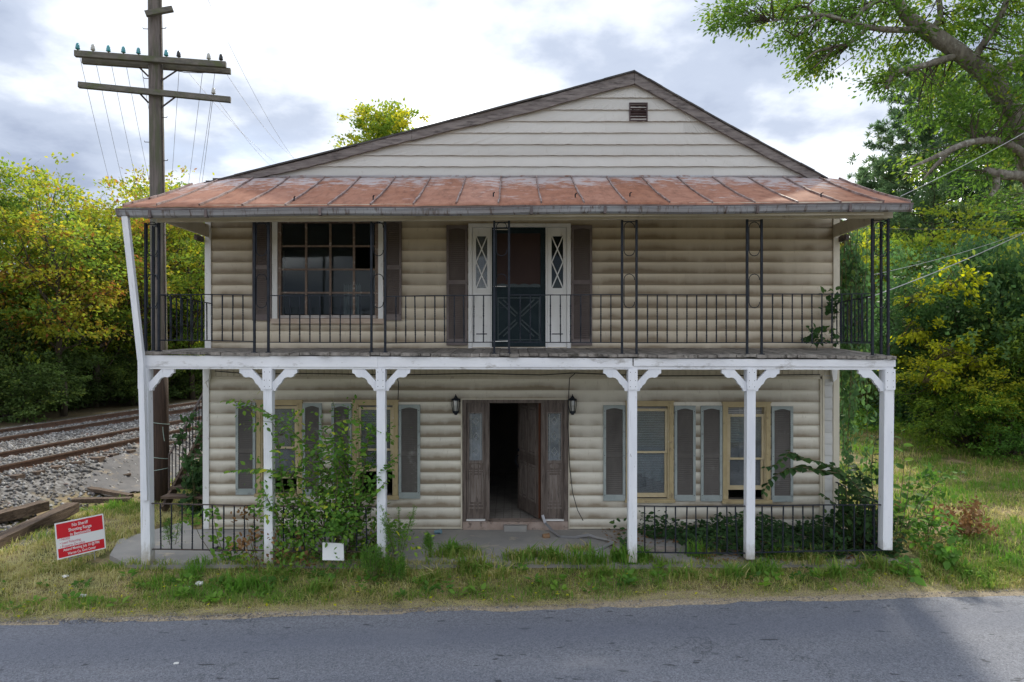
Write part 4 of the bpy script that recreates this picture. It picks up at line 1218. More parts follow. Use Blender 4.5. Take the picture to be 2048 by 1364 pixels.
for a, c in zip(seam_x[:-1], seam_x[1:]):
    v, f = [], []
    nu, nt = 6, 8
    off = random.uniform(-0.004, 0.004)
    for j in range(nt+1):
        for i in range(nu+1):
            s = i/nu
            xx = a+0.002+(c-a-0.004)*s
            warp = 0.008*math.sin(math.pi*s)*random.uniform(0.3, 1.3) + random.uniform(-.0025, .0025) + off
            v.append(roof_pt(xx, j/nt, warp))
    w = nu+1
    for j in range(nt):
        for i in range(nu): f.append((j*w+i, j*w+i+1, (j+1)*w+i+1, (j+1)*w+i))
    k = len(v)   # the turned down front edge
    for i in range(nu+1):
        p = v[i]; v.append((p[0], p[1]-0.004, p[2]-0.03))
    for i in range(nu): f.append((i, k+i, k+i+1, i+1))
    me = bpy.data.meshes.new('roof_panel'); me.from_pydata(v, [], f)
    me.polygons.foreach_set('use_smooth', [True]*len(f))
    link('roof_panel', me, M['roof_rust'], porch_roof)
for x in seam_x[1:-1] + [XL+0.01, XR-0.01]:
    b = MB()
    n = 9
    for k in range(n):
        t0, t1 = k/n, (k+1)/n
        j0, j1 = random.uniform(-.006,.006), random.uniform(-.006,.006)
        p, q = roof_pt(x+j0, t0, 0.014), roof_pt(x+j1, t1, 0.014)
        b.beam(p, q, random.uniform(0.016, 0.026), random.uniform(0.026, 0.038))
    b.build('roof_seam', M['seam'], porch_roof)
# bent snow guards
for k, px in enumerate((577, 738, 1155, 1666, 1270, 985)):
    x = (px-1024)/139; t = 0.16+0.02*k
    p = Vector(roof_pt(x, t, 0.01))
    MB().beam(p, p+Vector((0, 0, 0.05)), 0.02, 0.006).beam(p+Vector((0, 0, 0.05)), p+Vector((0.02, -0.03, 0.06)), 0.02, 0.006).build('snow_guard', M['iron'], porch_roof)
# flashing where the roof meets the gable
b = MB()
xs_ = np.linspace(wx(500), wx(1632), 24)
for a, c in zip(xs_[:-1], xs_[1:]):
    b.beam((a, YW-0.035, top_z(a)+0.012), (c, YW-0.035, top_z(c)+0.012), 0.05, 0.022+random.uniform(0, 0.012))
b.build('flashing', M['drip'], porch_roof)
# drip edge, gutter, fascia
b = MB()
xs_ = np.linspace(XL, XR, 30)
for a, c in zip(xs_[:-1], xs_[1:]):
    b.beam((a, YE+0.012, eave_z(a)-0.062), (c, YE+0.012, eave_z(c)-0.062), 0.018, 0.058)
b.build('drip_edge', M['drip'], porch_roof)
def gut_z(x): return 5.045 + tilt(x)*1.35 + 0.008*math.sin(x*1.7)
gx = np.linspace(wx(233, 9.66), wx(1824, 9.66), 34)
prof = [(9.75, 0.105), (9.75, 0.0), (9.69, -0.012), (9.655, 0.012), (9.645, 0.05), (9.632, 0.075), (9.632, 0.10), (9.645, 0.10), (9.66, 0.05), (9.68, 0.008), (9.74, 0.012), (9.745, 0.105)]
b = MB(); k = len(prof)
for i, x in enumerate(gx):
    for y, z in prof: b.v.append((float(x), y, gut_z(x)+z+random.uniform(-.002,.002)))
for i in range(len(gx)-1):
    for j in range(k):
        a, c = i*k+j, i*k+(j+1) % k
        b.f.append((a, c, c+k, a+k))
b.f.append(tuple(range(k-1, -1, -1))); b.f.append(tuple(range((len(gx)-1)*k, len(gx)*k)))
gut = b.build('gutter', M['gutter'], house)
b = MB()
for a, c in zip(gx[:-1], gx[1:]): b.beam((a, 9.628, gut_z(a)+0.096), (c, 9.628, gut_z(c)+0.096), 0.014, 0.018+random.uniform(-.004,.006))
b.build('gutter_lip', M['gutter_dark'], gut)
for px in (300, 412, 640, 1063, 1210, 1515, 1700):
    x = wx(px, 9.64)
    MB().box(x-0.018, x+0.018, 9.622, 9.70, gut_z(x)-0.018, gut_z(x)+0.088).build('gutter_strap', M['gutter_dark'], gut)
b = MB()
for a, c in zip(gx[1:-2], gx[2:-1]): b.beam((a, 9.775, 5.115+tilt(a)), (c, 9.775, 5.115+tilt(c)), 0.022, 0.19)
b.build('fascia', M['trim_cream'], house)
# header over the iron columns, side rafters
def head_z(x): return 5.005 + tilt(x)*1.1
hx_ = np.linspace(wx(316, YF), wx(1783, YF), 12)
for i, (a, c) in enumerate(((0, 5), (5, 8), (8, 11))):
    p, q = hx_[a]+0.002, hx_[c]-0.002
    zz_ = random.uniform(-.004, .004)
    MB().beam((p, YF-0.015, head_z(p)+0.06+zz_), (q, YF-0.015, head_z(q)+0.06+zz_), 0.05, 0.115).build('header', M['trim_cream'], house)
for px, pw_, d in ((330, 421, 1), (1776, 1664, -1)):
    a = Vector((wx(px, YF)+0.02*d, YF+0.02, head_z(wx(px, YF))+0.105)); c = Vector((wx(pw_)-0.02*d, YW-0.06, wz(463)))
    MB().beam(a, c, 0.045, 0.21).build('side_beam', M['trim_cream'], house)
    MB().beam((c.x-0.10*d, YW-0.30, 5.02), (c.x-0.10*d, YW-0.03, 5.02), 0.05, 0.09).build('rafter_tail', M['iron_rust'], house)
MB().quad((XL+0.1, YF+0.012, 5.16), (XR-0.1, YF+0.012, 5.20), (XR-0.1, YW-0.03, 5.62), (XL+0.1, YW-0.03, 5.60)).build('porch_ceiling', M['trim_cream'], house)

# ------------------------------------------------------------------ balcony deck and its beam
deck = MB().box(wx(300, YF), wx(1776, YF), YF+0.10, YW-0.07, 2.93, 3.0).build('balcony_deck', M['deck'], house)
def deck_front_z(x): return 3.085 - 0.0052*(x+5.4) + 0.006*math.sin(x*2.1)
XD0, XD1 = wx(282, 9.93), wx(1791, 9.93)
x = XD0; base = None
while x < XD1-0.03:
    w = random.uniform(0.138, 0.15)
    gap = random.uniform(0.004, 0.011)
    y0 = 9.915 + random.uniform(-0.028, 0.02)
    zf = deck_front_z(x) + random.uniform(-0.005, 0.005); zb = 3.135 + random.uniform(-0.003, 0.003)
    th = random.uniform(0.035, 0.048)
    b = MB()
    chip = random.uniform(0.0, 0.03)
    pts = [(x+gap/2, y0), (x+w*0.45, y0+random.uniform(-.006,.006)), (x+w-gap/2, y0+chip-0.012), (x+w-gap/2, YW-0.075), (x+gap/2, YW-0.075)]
    i = len(b.v); n = len(pts)
    zt = lambda y: zf + (zb-zf)*(y-9.91)/(YW-9.98)
    b.v += [(p, q, zt(q)) for p, q in pts] + [(p, q, zt(q)-th) for p, q in pts]
    b.f.append(tuple(range(n))); b.f.append(tuple(range(2*n-1, n-1, -1)))
    for k in range(n): b.f.append((k, k+n, (k+1) % n+n, (k+1) % n))
    b.build('deck_board', M['deck'], deck)
    x += w
# white beam in three lengths with an open joint, and the ledge under it
bx = [wx(285, 9.96), wx(756, 9.96), wx(1267, 9.96), wx(1790, 9.96)]
for i in range(3):
    a, c = bx[i]+(0.0015 if i else 0), bx[i+1]-(0.0015 if i < 1 else (0.018 if i == 1 else 0))
    dz = (0.0, -0.004, 0.006)[i]
    p = MB()
    zt0, zt1 = deck_front_z(a)-0.056, deck_front_z(c)-0.056
    p.v = [(a, 9.945, 2.872+dz), (c, 9.945, 2.862+dz), (c, 9.985, 2.862+dz), (a, 9.985, 2.872+dz), (a, 9.945, zt0), (c, 9.945, zt1), (c, 9.985, zt1), (a, 9.985, zt0)]
    p.f = [(0,3,2,1),(4,5,6,7),(0,1,5,4),(1,2,6,5),(2,3,7,6),(3,0,4,7)]
    p.build('fascia_board', M['beam_white'], deck)
MB().beam((bx[0]+0.03, 10.02, 2.862), (bx[3]-0.02, 10.02, 2.850), 0.11, 0.055).build('beam', M['beam_white'], deck)
for xw in (bx[0]+0.05, bx[3]-0.05):
    MB().box(xw-0.04, xw+0.04, YF+0.09, YW-0.05, 2.86, 3.0).build('beam', M['beam_white'], deck)
# soffit boards under the deck
MB().box(bx[0]+0.1, bx[3]-0.1, YF+0.10, YW-0.06, 2.895, 2.925).build('soffit', M['trim_cream'], deck)

# ------------------------------------------------------------------ lower posts with collars and brackets
BR = [(0,-43),(6,-43),(7.5,-37),(9.5,-36.5),(11.5,-32),(14.5,-30),(17.5,-27),(19.5,-22),(24,-17.5),(30,-15.5),(36,-16.5),(41,-14.5),(43.5,-10),(45,-9),(49,-7.5),(49,0),(24,0),(0,-26)]
U = 1/136.5
def post(px, py, left, right, lean=0.0, wpx=17.0):
    x = wx(px, YF); zb = wz(py, YF)-0.06
    w = wpx*U/2
    b = MB()
    ztop = 2.834 - 0.0009*(x+5)
    b.beam((x+lean, YF, zb), (x, YF, ztop), 2*w, 2*w, up=(0, 1, 0))
    p = b.build('porch_post', M['post_white'], house)
    c = MB()
    ch = 40*U
    for y0, y1 in ((YF-w-0.020, YF-w-0.001), (YF+w+0.001, YF+w+0.02)):
        c.prism([(x-w-0.004, ztop-ch+0.012), (x-w+0.008, ztop-ch), (x+w-0.008, ztop-ch), (x+w+0.004, ztop-ch+0.012), (x+w+0.004, ztop+0.01), (x-w-0.004, ztop+0.01)], y0, y1)
    c.build('collar', M['post_white'], p)
    s = MB()
    for sx_ in (-0.6, 0.6):
        for zz_ in (0.04, 0.16, 0.25): s.lathe((x+sx_*w, YF-w-0.0195, ztop-zz_), [(0.006, 0), (0.005, 0.003)], 6, axis=(0, -1, 0))
    s.build('bolt', M['iron'], p)
    for on, sg in ((left, -1), (right, 1)):
        if not on: continue
        poly = [(x+sg*(w+0.001)+sg*a*U, ztop-0.002+z*U) for a, z in BR]
        if sg < 0: poly = poly[::-1]
        MB().prism(poly, YF-0.028, YF+0.028).build('bracket', M['post_white'], p)
    return p
post(291.5, 1119, False, True, lean=5*U, wpx=18)
post(538, 1116, True, True, lean=2*U)
post(763, 1104, True, True, lean=1.5*U)
post(1264, 1114, True, True)
post(1500, 1108, True, True, lean=-2*U)
post(1774, 1089, True, False, lean=-4*U, wpx=19)
# half posts against the house that carry the deck
for px in (415, 1670):
    x = wx(px, 11.75)
    poly = [(x+0.02*0, 0) for _ in ()]
    MB().prism([(x-0.03, 2.55), (x+0.03, 2.60), (x+0.045, 2.84), (x-0.06, 2.84), (x-0.06, 2.72)], YW-0.13, YW-0.06).build('bracket', M['trim_white'], house)

# ------------------------------------------------------------------ iron balcony columns and railings
def twist_mesh(L):
    """square bar with twisted lengths; unit along z"""
    b = MB(); n = 40; r = 0.0085
    for k in range(n+1):
        s = k/n
        def st(u): u = min(1, max(0, u)); return u*u*(3-2*u)
        a = math.pi*2.5*(st((s-0.12)/0.28) + st((s-0.50)/0.32))
        for j in range(4):
            t = a + math.pi/4 + j*math.pi/2
            b.v.append((r*1.35*math.cos(t), r*1.35*math.sin(t), s*L))
    for k in range(n):
        for j in range(4):
            p, q = k*4+j, k*4+(j+1) % 4
            b.f.append((p, q, q+4, p+4))
    me = bpy.data.meshes.new('baluster'); me.from_pydata(b.v, [], b.f); me.materials.append(M['iron'])
    return me
BAL = {}
def railing(p0, p1, zt0, zb0, zt1, zb1, n, m=None, lean=0.0, inset_=0.5):
    """top and bottom rail from p0 to p1 (x, y) with n twisted balusters"""
    m = m or M['iron']
    a, c = Vector((p0[0], p0[1], 0)), Vector((p1[0], p1[1], 0))
    Z = Vector((0, 0, 1))
    sag = random.uniform(-0.006, 0.006)
    mid = (a+c)/2
    b = MB()
    q = [a+Z*zt0, mid+Z*((zt0+zt1)/2+sag), c+Z*zt1]
    for u, v in zip(q[:-1], q[1:]): b.beam(u, v, 0.030, 0.013)
    r = b.build('railing', m, house)
    b = MB()
    q = [a+Z*zb0, mid+Z*((zb0+zb1)/2+sag), c+Z*zb1]
    for u, v in zip(q[:-1], q[1:]): b.beam(u, v, 0.028, 0.014)
    b.build('bottom_rail', m, r)
    key = round((zt0-zb0)*50)/50
    if key not in BAL: BAL[key] = twist_mesh(key)
    for i in range(n):
        s = (i+inset_)/(n-1+2*inset_) if n > 1 else 0.5
        o = link('baluster', BAL[key], None, r)
        L = (zt0+(zt1-zt0)*s)-(zb0+(zb1-zb0)*s)
        o.location = a + (c-a)*s + Z*(zb0+(zb1-zb0)*s)
        o.scale = (1, 1, L/key)
        o.rotation_euler = (random.gauss(0, lean), random.gauss(0, lean+0.006), random.choice((0, math.pi/2))+random.uniform(-.2,.2))
    return r
YC = 10.06
def uz(py): return H + (692-py)/F*YC
def column(bars, scrolls=True, y=YC):
    xs_ = [wx(p[0], p[1]) for p in bars]; ys_ = [p[1] for p in bars]
    b = MB()
    for x, yy_ in zip(xs_, ys_):
        zb = deck_front_z(x)+0.002; zt = head_z(x)+0.01
        b.box(x-0.016, x+0.016, yy_-0.016, yy_+0.016, zb, zt)
        b.box(x-0.035, x+0.035, yy_-0.03, yy_+0.03, zb-0.002, zb+0.014)
    c = b.build('iron_column', M['iron'], house)
    for i in range(len(xs_)-1):
        xa, xc = xs_[i], xs_[i+1]; ya, yc_ = ys_[i], ys_[i+1]
        L = math.hypot(xc-xa, yc_-ya)
        for ztop, flip in ((uz(444), i % 2), (uz(548), i % 2)):
            r_ = 0.36*L; pts = []
            def P_(u, z): return Vector((xa+(xc-xa)*u, ya+(yc_-ya)*u, z))
            h = 0.50
            for k in range(9):   # upper half circle
                t = math.pi*(1.05-k/8*1.05)
                pts.append((0.5+0.36*math.cos(t)*-1, ztop-r_+r_*math.sin(t)))
            for k in range(9):   # lower half circle
                t = math.pi*(k/8*1.05)
                pts.append((0.5-0.36*math.cos(t)*-1*-1, ztop-h+r_-r_*math.sin(t)))
            P2 = [P_(1-u if flip else u, z) for u, z in pts]
            MB().tube(P2, 0.0065, 5).build('scroll', M['iron'], c, smooth=True)
    b = MB()
    for i in range(len(xs_)-1):
        b.beam((xs_[i], ys_[i], head_z(xs_[i])-0.012), (xs_[i+1], ys_[i+1], head_z(xs_[i+1])-0.012), 0.02, 0.012)
    b.build('top_bar', M['iron'], c)
    return c
cols = [(509, 537), (743, 770.5), (988.5, 1018), (1244, 1273), (1494, 1523)]
column([(291.5, YC), (318, YC), (307, YC+0.24)])
for a, c in cols: column([(a, YC), (c, YC)])
column([(1744.5, YC), (1776, YC), (1762, YC+0.24)])
b = MB()
for z in (uz(459), uz(573)): b.beam((wx(988.5, YC), YC-0.03, z), (wx(1018, YC)+0.02, YC-0.035, z-0.003), 0.03, 0.016)
bounds = [318] + [v for p in cols for v in p] + [1744.5]
tops = [(589.5, 590), (591, 592), (593, 590.5), (590, 589), (589.5, 589.5), (588, 587.5)]
bots = [(680, 683), (684.5, 685), (686, 684.5), (684, 685), (685.5, 685), (684.5, 686)]
for i in range(6):
    a, c = bounds[2*i], bounds[2*i+1]
    n = max(3, round((c-a)/20.3)-1)
    railing((wx(a, YC)+0.016, YC), (wx(c, YC)-0.016, YC), uz(tops[i][0]), uz(bots[i][0]), uz(tops[i][1]), uz(bots[i][1]), n, inset_=1.0)
# side rails back to the wall
railing((wx(318, YC), YC+0.02), (wx(423, YW-0.06), YW-0.06), uz(589.5), uz(681), wz(607.5), wz(681), 9, inset_=1.0)
railing((wx(1744, YC), YC+0.02), (wx(1667, YW-0.06), YW-0.06), uz(592), uz(684), wz(608), wz(683), 9, inset_=1.0)
# lower railings between posts
def lz(py): return H + (692-py)/F*YF
railing((wx(301, YF), YF), (wx(531, YF), YF), lz(1006.5), lz(1098), lz(1012), lz(1101), 10, M['iron_rust'], lean=0.012, inset_=1.0)
railing((wx(546, YF), YF), (wx(755, YF), YF), lz(1012), lz(1102), lz(1014), lz(1103), 9, M['iron_rust'], lean=0.015, inset_=1.0)
railing((wx(1273, YF), YF), (wx(1491, YF), YF), lz(1012), lz(1104), lz(1012), lz(1106), 10, lean=0.015, inset_=0.8)
railing((wx(1508, YF), YF), (wx(1765, YF), YF), lz(1011.5), lz(1105), lz(1009.5), lz(1100), 12, lean=0.012, inset_=0.8)
railing((wx(1764, YF+0.05), YF+0.05), (wx(1671, YW-0.02), YW-0.02), lz(1009), lz(1098), wz(963), wz(1046), 11, lean=0.01, inset_=1.0)

# leaning white downspout from the gutter to the foot of the corner post
b = MB()
p0, p1, p2 = at(251, 431, 9.70), at(283, 720, 9.86), at(291, 1000, 9.91)
b.beam(p0, p1, 0.085, 0.065, up=(0, 1, 0)); 
ds = b.build('downspout', M['post_white'], house)
MB().beam(p1+Vector((0.0,-0.001,0.01)), p2, 0.080, 0.062, up=(0, 1, 0)).build('downspout_leg', M['post_white'], ds)

# ------------------------------------------------------------------ stair at the left side of the house
stair = MB()
X0, X1 = -6.72, -5.75
st_y0 = 13.2
slope = 0.75
for xw in (X0+0.03, X1):
    stair.beam((xw, st_y0-0.1, 0.02), (xw, st_y0+3.9, 0.02+4.0*slope), 0.05, 0.20)
stair_o = stair.build('outside_stair', M['tie'], house)
stp = MB().box(X0+0.0, X1+0.03, -0.14, 0.14, -0.022, 0.022)
base = None
for k in range(13):
    if base is None: base = stp.build('step', M['tie'], stair_o)
    o = base if k == 0 else base.copy()
    if k: COL.objects.link(o)
    o.location = (0, st_y0 + 0.05 + k*0.29, 0.20 + k*0.29*slope)
    o.rotation_euler = (0, random.uniform(-.02, .02), random.uniform(-.02, .02))
b = MB()
pz = lambda y: (y-st_y0)*slope
for y in (13.38, 14.85, 16.4):
    b.box(X0-0.015, X0+0.015, y-0.015, y+0.015, max(0, pz(y)-0.1) if y > 13.5 else 0.0, pz(y)+0.92 if y < 13.5 else pz(y)+0.95)
b.beam((X0, 13.38, pz(13.38)+0.90), (X0, 17.0, pz(17.0)+0.90), 0.04, 0.02)
b.beam((X0, 13.38, pz(13.38)+0.16), (X0, 17.0, pz(17.0)+0.16), 0.03, 0.02)
rl = b.build('stair_railing', M['iron_rust'], stair_o)
if 0.74 not in BAL: BAL[0.74] = twist_mesh(0.74)
for k in range(24):
    y = 13.5 + k*0.145
    o = link('baluster', BAL[0.74], None, rl)
    o.location = (X0, y, pz(y)+0.16)

# ------------------------------------------------------------------ utility pole with its crossarms
PY = 14.1
pole = thing('utility_pole', (wx(322, PY), PY, 0), 'tall old wooden utility pole with crossarms and teal insulators beside the porch', 'utility pole')
ptop, pbot = at(309, -70, PY), at(323, 1000, PY)
pc = lambda py: at(309+(323-309)*(py+70)/1070, py, PY)
b = MB(); pts, rs = [], []
for py in range(-70, 741, 54):
    pts.append(pc(py)); rs.append(0.135+0.027*(py+70)/1070)
b.tube(pts, rs, 14)
b.build('pole', M['pole_wood'], pole, smooth=True)
b = MB()
b.tube([pc(738), pc(800), pc(900), pbot+Vector((0, 0, -0.3))], [0.158, 0.160, 0.164, 0.168], 14)
b.build('pole_butt', M['pole_base'], pole, smooth=True)
def armpt(px, py, s):
    """crossarm ends: the right end stands farther away"""
    return at(px, py, PY-0.19+s)
arms = [((150, 107.5), (452.5, 130), -0.28, 0.30, (0.095, 0.115)), ((165, 122), (461.5, 143), -0.02, 0.56, (0.095, 0.11)), ((157.5, 170), (461.5, 200), -0.28, 0.30, (0.095, 0.11))]
armo = []
for (a, c, sa, sc, wh) in arms:
    p, q = armpt(*a, sa), armpt(*c, sc)
    if sa > -0.1:   # the rear arm of the pair is bolted to the back of the pole
        p.y += 0.0; 
    armo.append((MB().beam(p, q, wh[0], wh[1]).build('crossarm', M['arm_wood'], pole), p, q))
p, q = at(291, 28, PY-0.26), at(346, 18, PY-0.10)
MB().beam(p, q, 0.095, 0.10).build('crossarm', M['arm_wood'], pole)
def on_arm(i, px):
    o, p, q = armo[i]
    # parameter with the same pixel column
    lo, hi = 0.0, 1.0
    for _ in range(30):
        m_ = (lo+hi)/2; w_ = p+(q-p)*m_
        if 1024+w_.x/w_.y*F < px: lo = m_
        else: hi = m_
    return p+(q-p)*lo + Vector((0, 0, 0.058))
INS = []
def insulator(i, px, mt, s=1.0):
    base_ = on_arm(i, px)
    arm = armo[i][0]
    o = MB().lathe(base_+Vector((0,0,0.035)), [(0.035*s,0.0),(0.046*s,0.012),(0.036*s,0.04),(0.042*s,0.052),(0.03*s,0.072),(0.034*s,0.085),(0.022*s,0.118),(0.006*s,0.128)], 10).build('insulator', M[mt], arm, smooth=True)
    MB().lathe(base_, [(0.011, -0.02), (0.011, 0.045)], 6).build('pin', M['iron_rust'], arm)
    INS.append((px, base_+Vector((0, 0, 0.08))))
for px, mt in ((155.5,'insul'),(186,'insul_clear'),(217,'insul'),(247,'insul'),(277,'insul'),(332.5,'insul'),(357.5,'insul_dark'),(417.5,'insul_clear'),(442,'insul_dark')): insulator(0, px, mt)
insulator(2, 427, 'insul_clear')
b = MB()
for (i, side, px0, pyp) in ((1, -1, 278, 155), (1, 1, 356, 165), (2, -1, 279, 208), (2, 1, 352, 218)):
    s = on_arm(i, px0)-Vector((0, 0, 0.10)); e = pc(pyp)+Vector((side*0.125, -0.06, 0))
    b.beam(s, e, 0.035, 0.008, up=(0, 1, 0))
b.build('brace', M['iron_rust'], pole)
for k, (py, sd_) in enumerate(((58,1),(59,-1),(158,1),(158,-1),(236,1),(285,-1),(322,1),(470,1),(120,1))):
    c = pc(py); r_ = 0.14
    MB().tube([c+Vector((sd_*(r_-0.02), -0.02, 0)), c+Vector((sd_*(r_+0.09), -0.03, 0)), c+Vector((sd_*(r_+0.10), -0.03, 0.025))], 0.008, 5).build('climbing_step', M['iron_rust'], pole)
b = MB(); c0 = Vector((0.135, -0.045, 0))
b.tube([pc(-70)+c0, pc(100)+c0, pc(260)+c0+Vector((.006,0,0)), pc(420)+c0+Vector((.012,0,0)), pc(640)+c0+Vector((.016,0,0))], 0.011, 6)
b.build('ground_wire', M['iron_rust'], pole)
b = MB()
for py in (846, 915, 938):
    c = pc(py)
    b.tube([c+Vector((0.175*math.cos(t), 0.175*math.sin(t), 0.03*math.sin(t*1.0+py))) for t in np.linspace(0, 2*math.pi, 17)], 0.006, 4)
b.tube([pc(852)+Vector((.12,-.14,0)), pc(862)+Vector((.14,-.17,0)), pc(880)+Vector((.16,-.16,0))], 0.006, 4)
b.build('tie_cord', simple('pale_green_cord', (0.32,0.42,0.38), (0.4,0.5,0.45), 5), pole)
# small hooks above the top arm
for px in (257, 352):
    pass

# telegraph wires leaving the crossarms for the next pole beyond the woods
def wire(p, q, sag, r, label, group, m='wire', n=16):
    pts = [p+(q-p)*(i/n) - Vector((0, 0, sag*4*(i/n)*(1-i/n))) for i in range(n+1)]
    o = MB().tube(pts, r, 4, cap=False).build('wire', M[m])
    return tag(o, label, 'wire', group)
far = lambda px, py, Y: at(px, py, Y)
spots = [(155.5, 231, 'leftmost insulator'), (186, 255, 'second insulator from the left'), (217, 281, 'third insulator from the left'), (247, 305, 'fourth insulator from the left'), (277, 330, 'insulator just left of the pole')]
for px, pxe, nm in spots:
    p = on_arm(0, px)+Vector((0, 0, 0.07))
    wire(p, far(pxe+22, 470, 52), 0.5, 0.0055, f'thin wire from the {nm} back over the woods', 'wires going back from the pole over the woods')
for px, pxe, i, nm in ((360, 352, 0, 'insulator just right of the pole'), (407, 378, 1, 'right half of the rear crossarm'), (432, 396, 1, 'right end of the rear crossarm'), (427, 404, 2, 'lone insulator on the lowest crossarm')):
    p = on_arm(i, px)+Vector((0, 0, 0.05))
    wire(p, far(pxe-18, 470, 52), 0.5, 0.0055, f'thin wire from the {nm} back over the woods', 'wires going back from the pole over the woods')
wire(on_arm(1, 365), far(575, 340, 30), 0.25, 0.005, 'thin wire from just right of the pole down behind the house roof', 'wires passing behind the roof')
wire(on_arm(1, 446), far(592, 318, 30), 0.25, 0.005, 'thin wire from the right crossarm end down behind the house roof', 'wires passing behind the roof')
wire(on_arm(2, 430), far(560, 345, 30), 0.2, 0.005, 'lowest thin wire from the bottom crossarm down behind the house roof', 'wires passing behind the roof')
wire(far(398, -40, 16), far(610, 345, 30), 0.45, 0.006, 'long steep wire entering at the top and dropping behind the house roof', 'wires passing behind the roof')
b = MB()
q0 = [on_arm(1, 334), on_arm(1, 372), on_arm(1, 404), on_arm(1, 446)]
b.tube([q-Vector((0, 0.05, 0.12+0.05*math.sin(k*1.2))) for k, q in enumerate(q0)], 0.007, 5)
b.build('jumper_wire', M['iron_rust'], pole)
# service cables on the right of the house
A = Vector((5.75, 13.2, H+0.80))
wire(at(1690, 612, 13.2), at(2120, 430, 16.5), 0.10, 0.0095, 'thick pale service cable rising from the house corner to the right edge', 'cables on the right of the house', 'wire_pale', 20)
wire(at(1690, 560, 14.0), at(2120, 436, 16.8), 0.14, 0.0055, 'thinner pale cable just above the thick one right of the house', 'cables on the right of the house', 'wire_pale', 20)
wire(at(1800, 393, 11.5), at(2130, 218, 13), 0.05, 0.0055, 'pale cable rising from the right end of the porch roof across the oak', 'cables on the right of the house', 'wire_pale')
wire(at(1690, 455, 20), at(2120, 455, 17), 0.05, 0.007, 'thin dark level wire through the trees right of the house', 'cables on the right of the house', 'black')
wire(at(1800, 330, 19), at(2110, 105, 16), 0.1, 0.006, 'thin wire slanting up in front of the oak crown', 'cables on the right of the house', 'wire')

# ------------------------------------------------------------------ yard sign
SY = 10.1
sg = thing('yard_sign', (wx(160, SY), SY, 0), 'red and white yard sign on wire legs, tilted, in the grass', 'sign')
tl, tr, br, bl = at(110, 1047, SY-0.22), at(207.5, 1027, SY+0.22), at(211.5, 1096.5, SY+0.22), at(114, 1120.5, SY-0.22)
ctr = (tl+tr+br+bl)/4
ux = ((tr-tl)+(br-bl)).normalized(); uzv = ((tl-bl)+(tr-br)).normalized(); un = ux.cross(uzv).normalized()
uzv = un.cross(ux).normalized()*-1 if un.cross(ux).dot(uzv) < 0 else un.cross(ux).normalized()
SW, SH = ((tr-tl).length+(br-bl).length)/2, ((tl-bl).length+(tr-br).length)/2
def sp(u, v, d=0.0): return ctr + ux*u + uzv*v + (un if un.y < 0 else -un)*d
def splate(u0, u1, v0, v1, d0, d1):
    b = MB()
    b.v = [tuple(sp(u, v, d)) for d in (d0, d1) for u, v in ((u0,v0),(u1,v0),(u1,v1),(u0,v1))]
    b.f = [(0,1,2,3),(7,6,5,4),(0,4,5,1),(1,5,6,2),(2,6,7,3),(3,7,4,0)]
    return b
bd = splate(-SW/2, SW/2, -SH/2, SH/2, -0.006, 0.0).build('board', M['sign_white'], sg)
mg = 0.018
splate(-SW/2+mg, SW/2-mg, SH/2-mg-SH*0.40, SH/2-mg, 0.0006, 0.0012).build('red_band', M['sign_red'], bd)
splate(-SW/2+mg, SW/2-mg, -SH/2+mg, -SH/2+mg+SH*0.255, 0.0006, 0.0012).build('red_band', M['sign_red'], bd)
def text(body, u, v, size, m, align, width=None):
    cu = bpy.data.curves.new('lettering', 'FONT')
    cu.body = body; cu.size = size; cu.align_x = align; cu.align_y = 'CENTER'; cu.offset = size*0.014
    cu.resolution_u = 3
    tmp = bpy.data.objects.new('lettering_tmp', cu); COL.objects.link(tmp)
    dg = bpy.context.evaluated_depsgraph_get(); dg.update()
    me = bpy.data.meshes.new_from_object(tmp.evaluated_get(dg))
    bpy.data.objects.remove(tmp)
    me.name = 'lettering'
    me.materials.clear()
    xs_ = [q.co.x for q in me.vertices]
    w_ = max(xs_)-min(xs_)
    k = (width/w_) if width else 1.0
    for q in me.vertices:
        q.co = sp(u+q.co.x*k, v+q.co.y, 0.0022)
    return link('lettering', me, m, bd)
u_ = SW/100
for s, v, wdt in (('No Sheriff', 42, 33), ('Shooting Range', 29.5, 47), ('in Bentonville', 17, 42)):
    text(s, 0, SH*v/100-SH*0.055, SH*0.125, M['sign_white'], 'CENTER', wdt*u_)
for s, v, wdt in (('• NOISE', 2.5, 21), ('• Lead Poisoning', -7.5, 42), ('• Property De-value', -17, 50)):
    text(s, -SW*0.43, SH*v/100, SH*0.095, M['sign_pink'], 'LEFT', wdt*u_)
text('Attend Meeting July 10 @7PM', 0, -SH*0.275, SH*0.105, M['sign_white'], 'CENTER', 74*u_)
text('Warren Co. Govt Center', 0, -SH*0.395, SH*0.105, M['sign_white'], 'CENTER', 58*u_)
b = MB()
for u in (-0.25, 0.25):
    b.tube([sp(u*SW, SH*0.3, -0.010), sp(u*SW, -SH/2, -0.010), sp(u*SW, -SH/2-0.14, -0.010)], 0.005, 5)
b.tube([sp(-0.25*SW, -SH/2-0.03, -0.010), sp(0.25*SW, -SH/2-0.03, -0.010)], 0.004, 5)
b.build('wire_leg', M['wire'], sg)

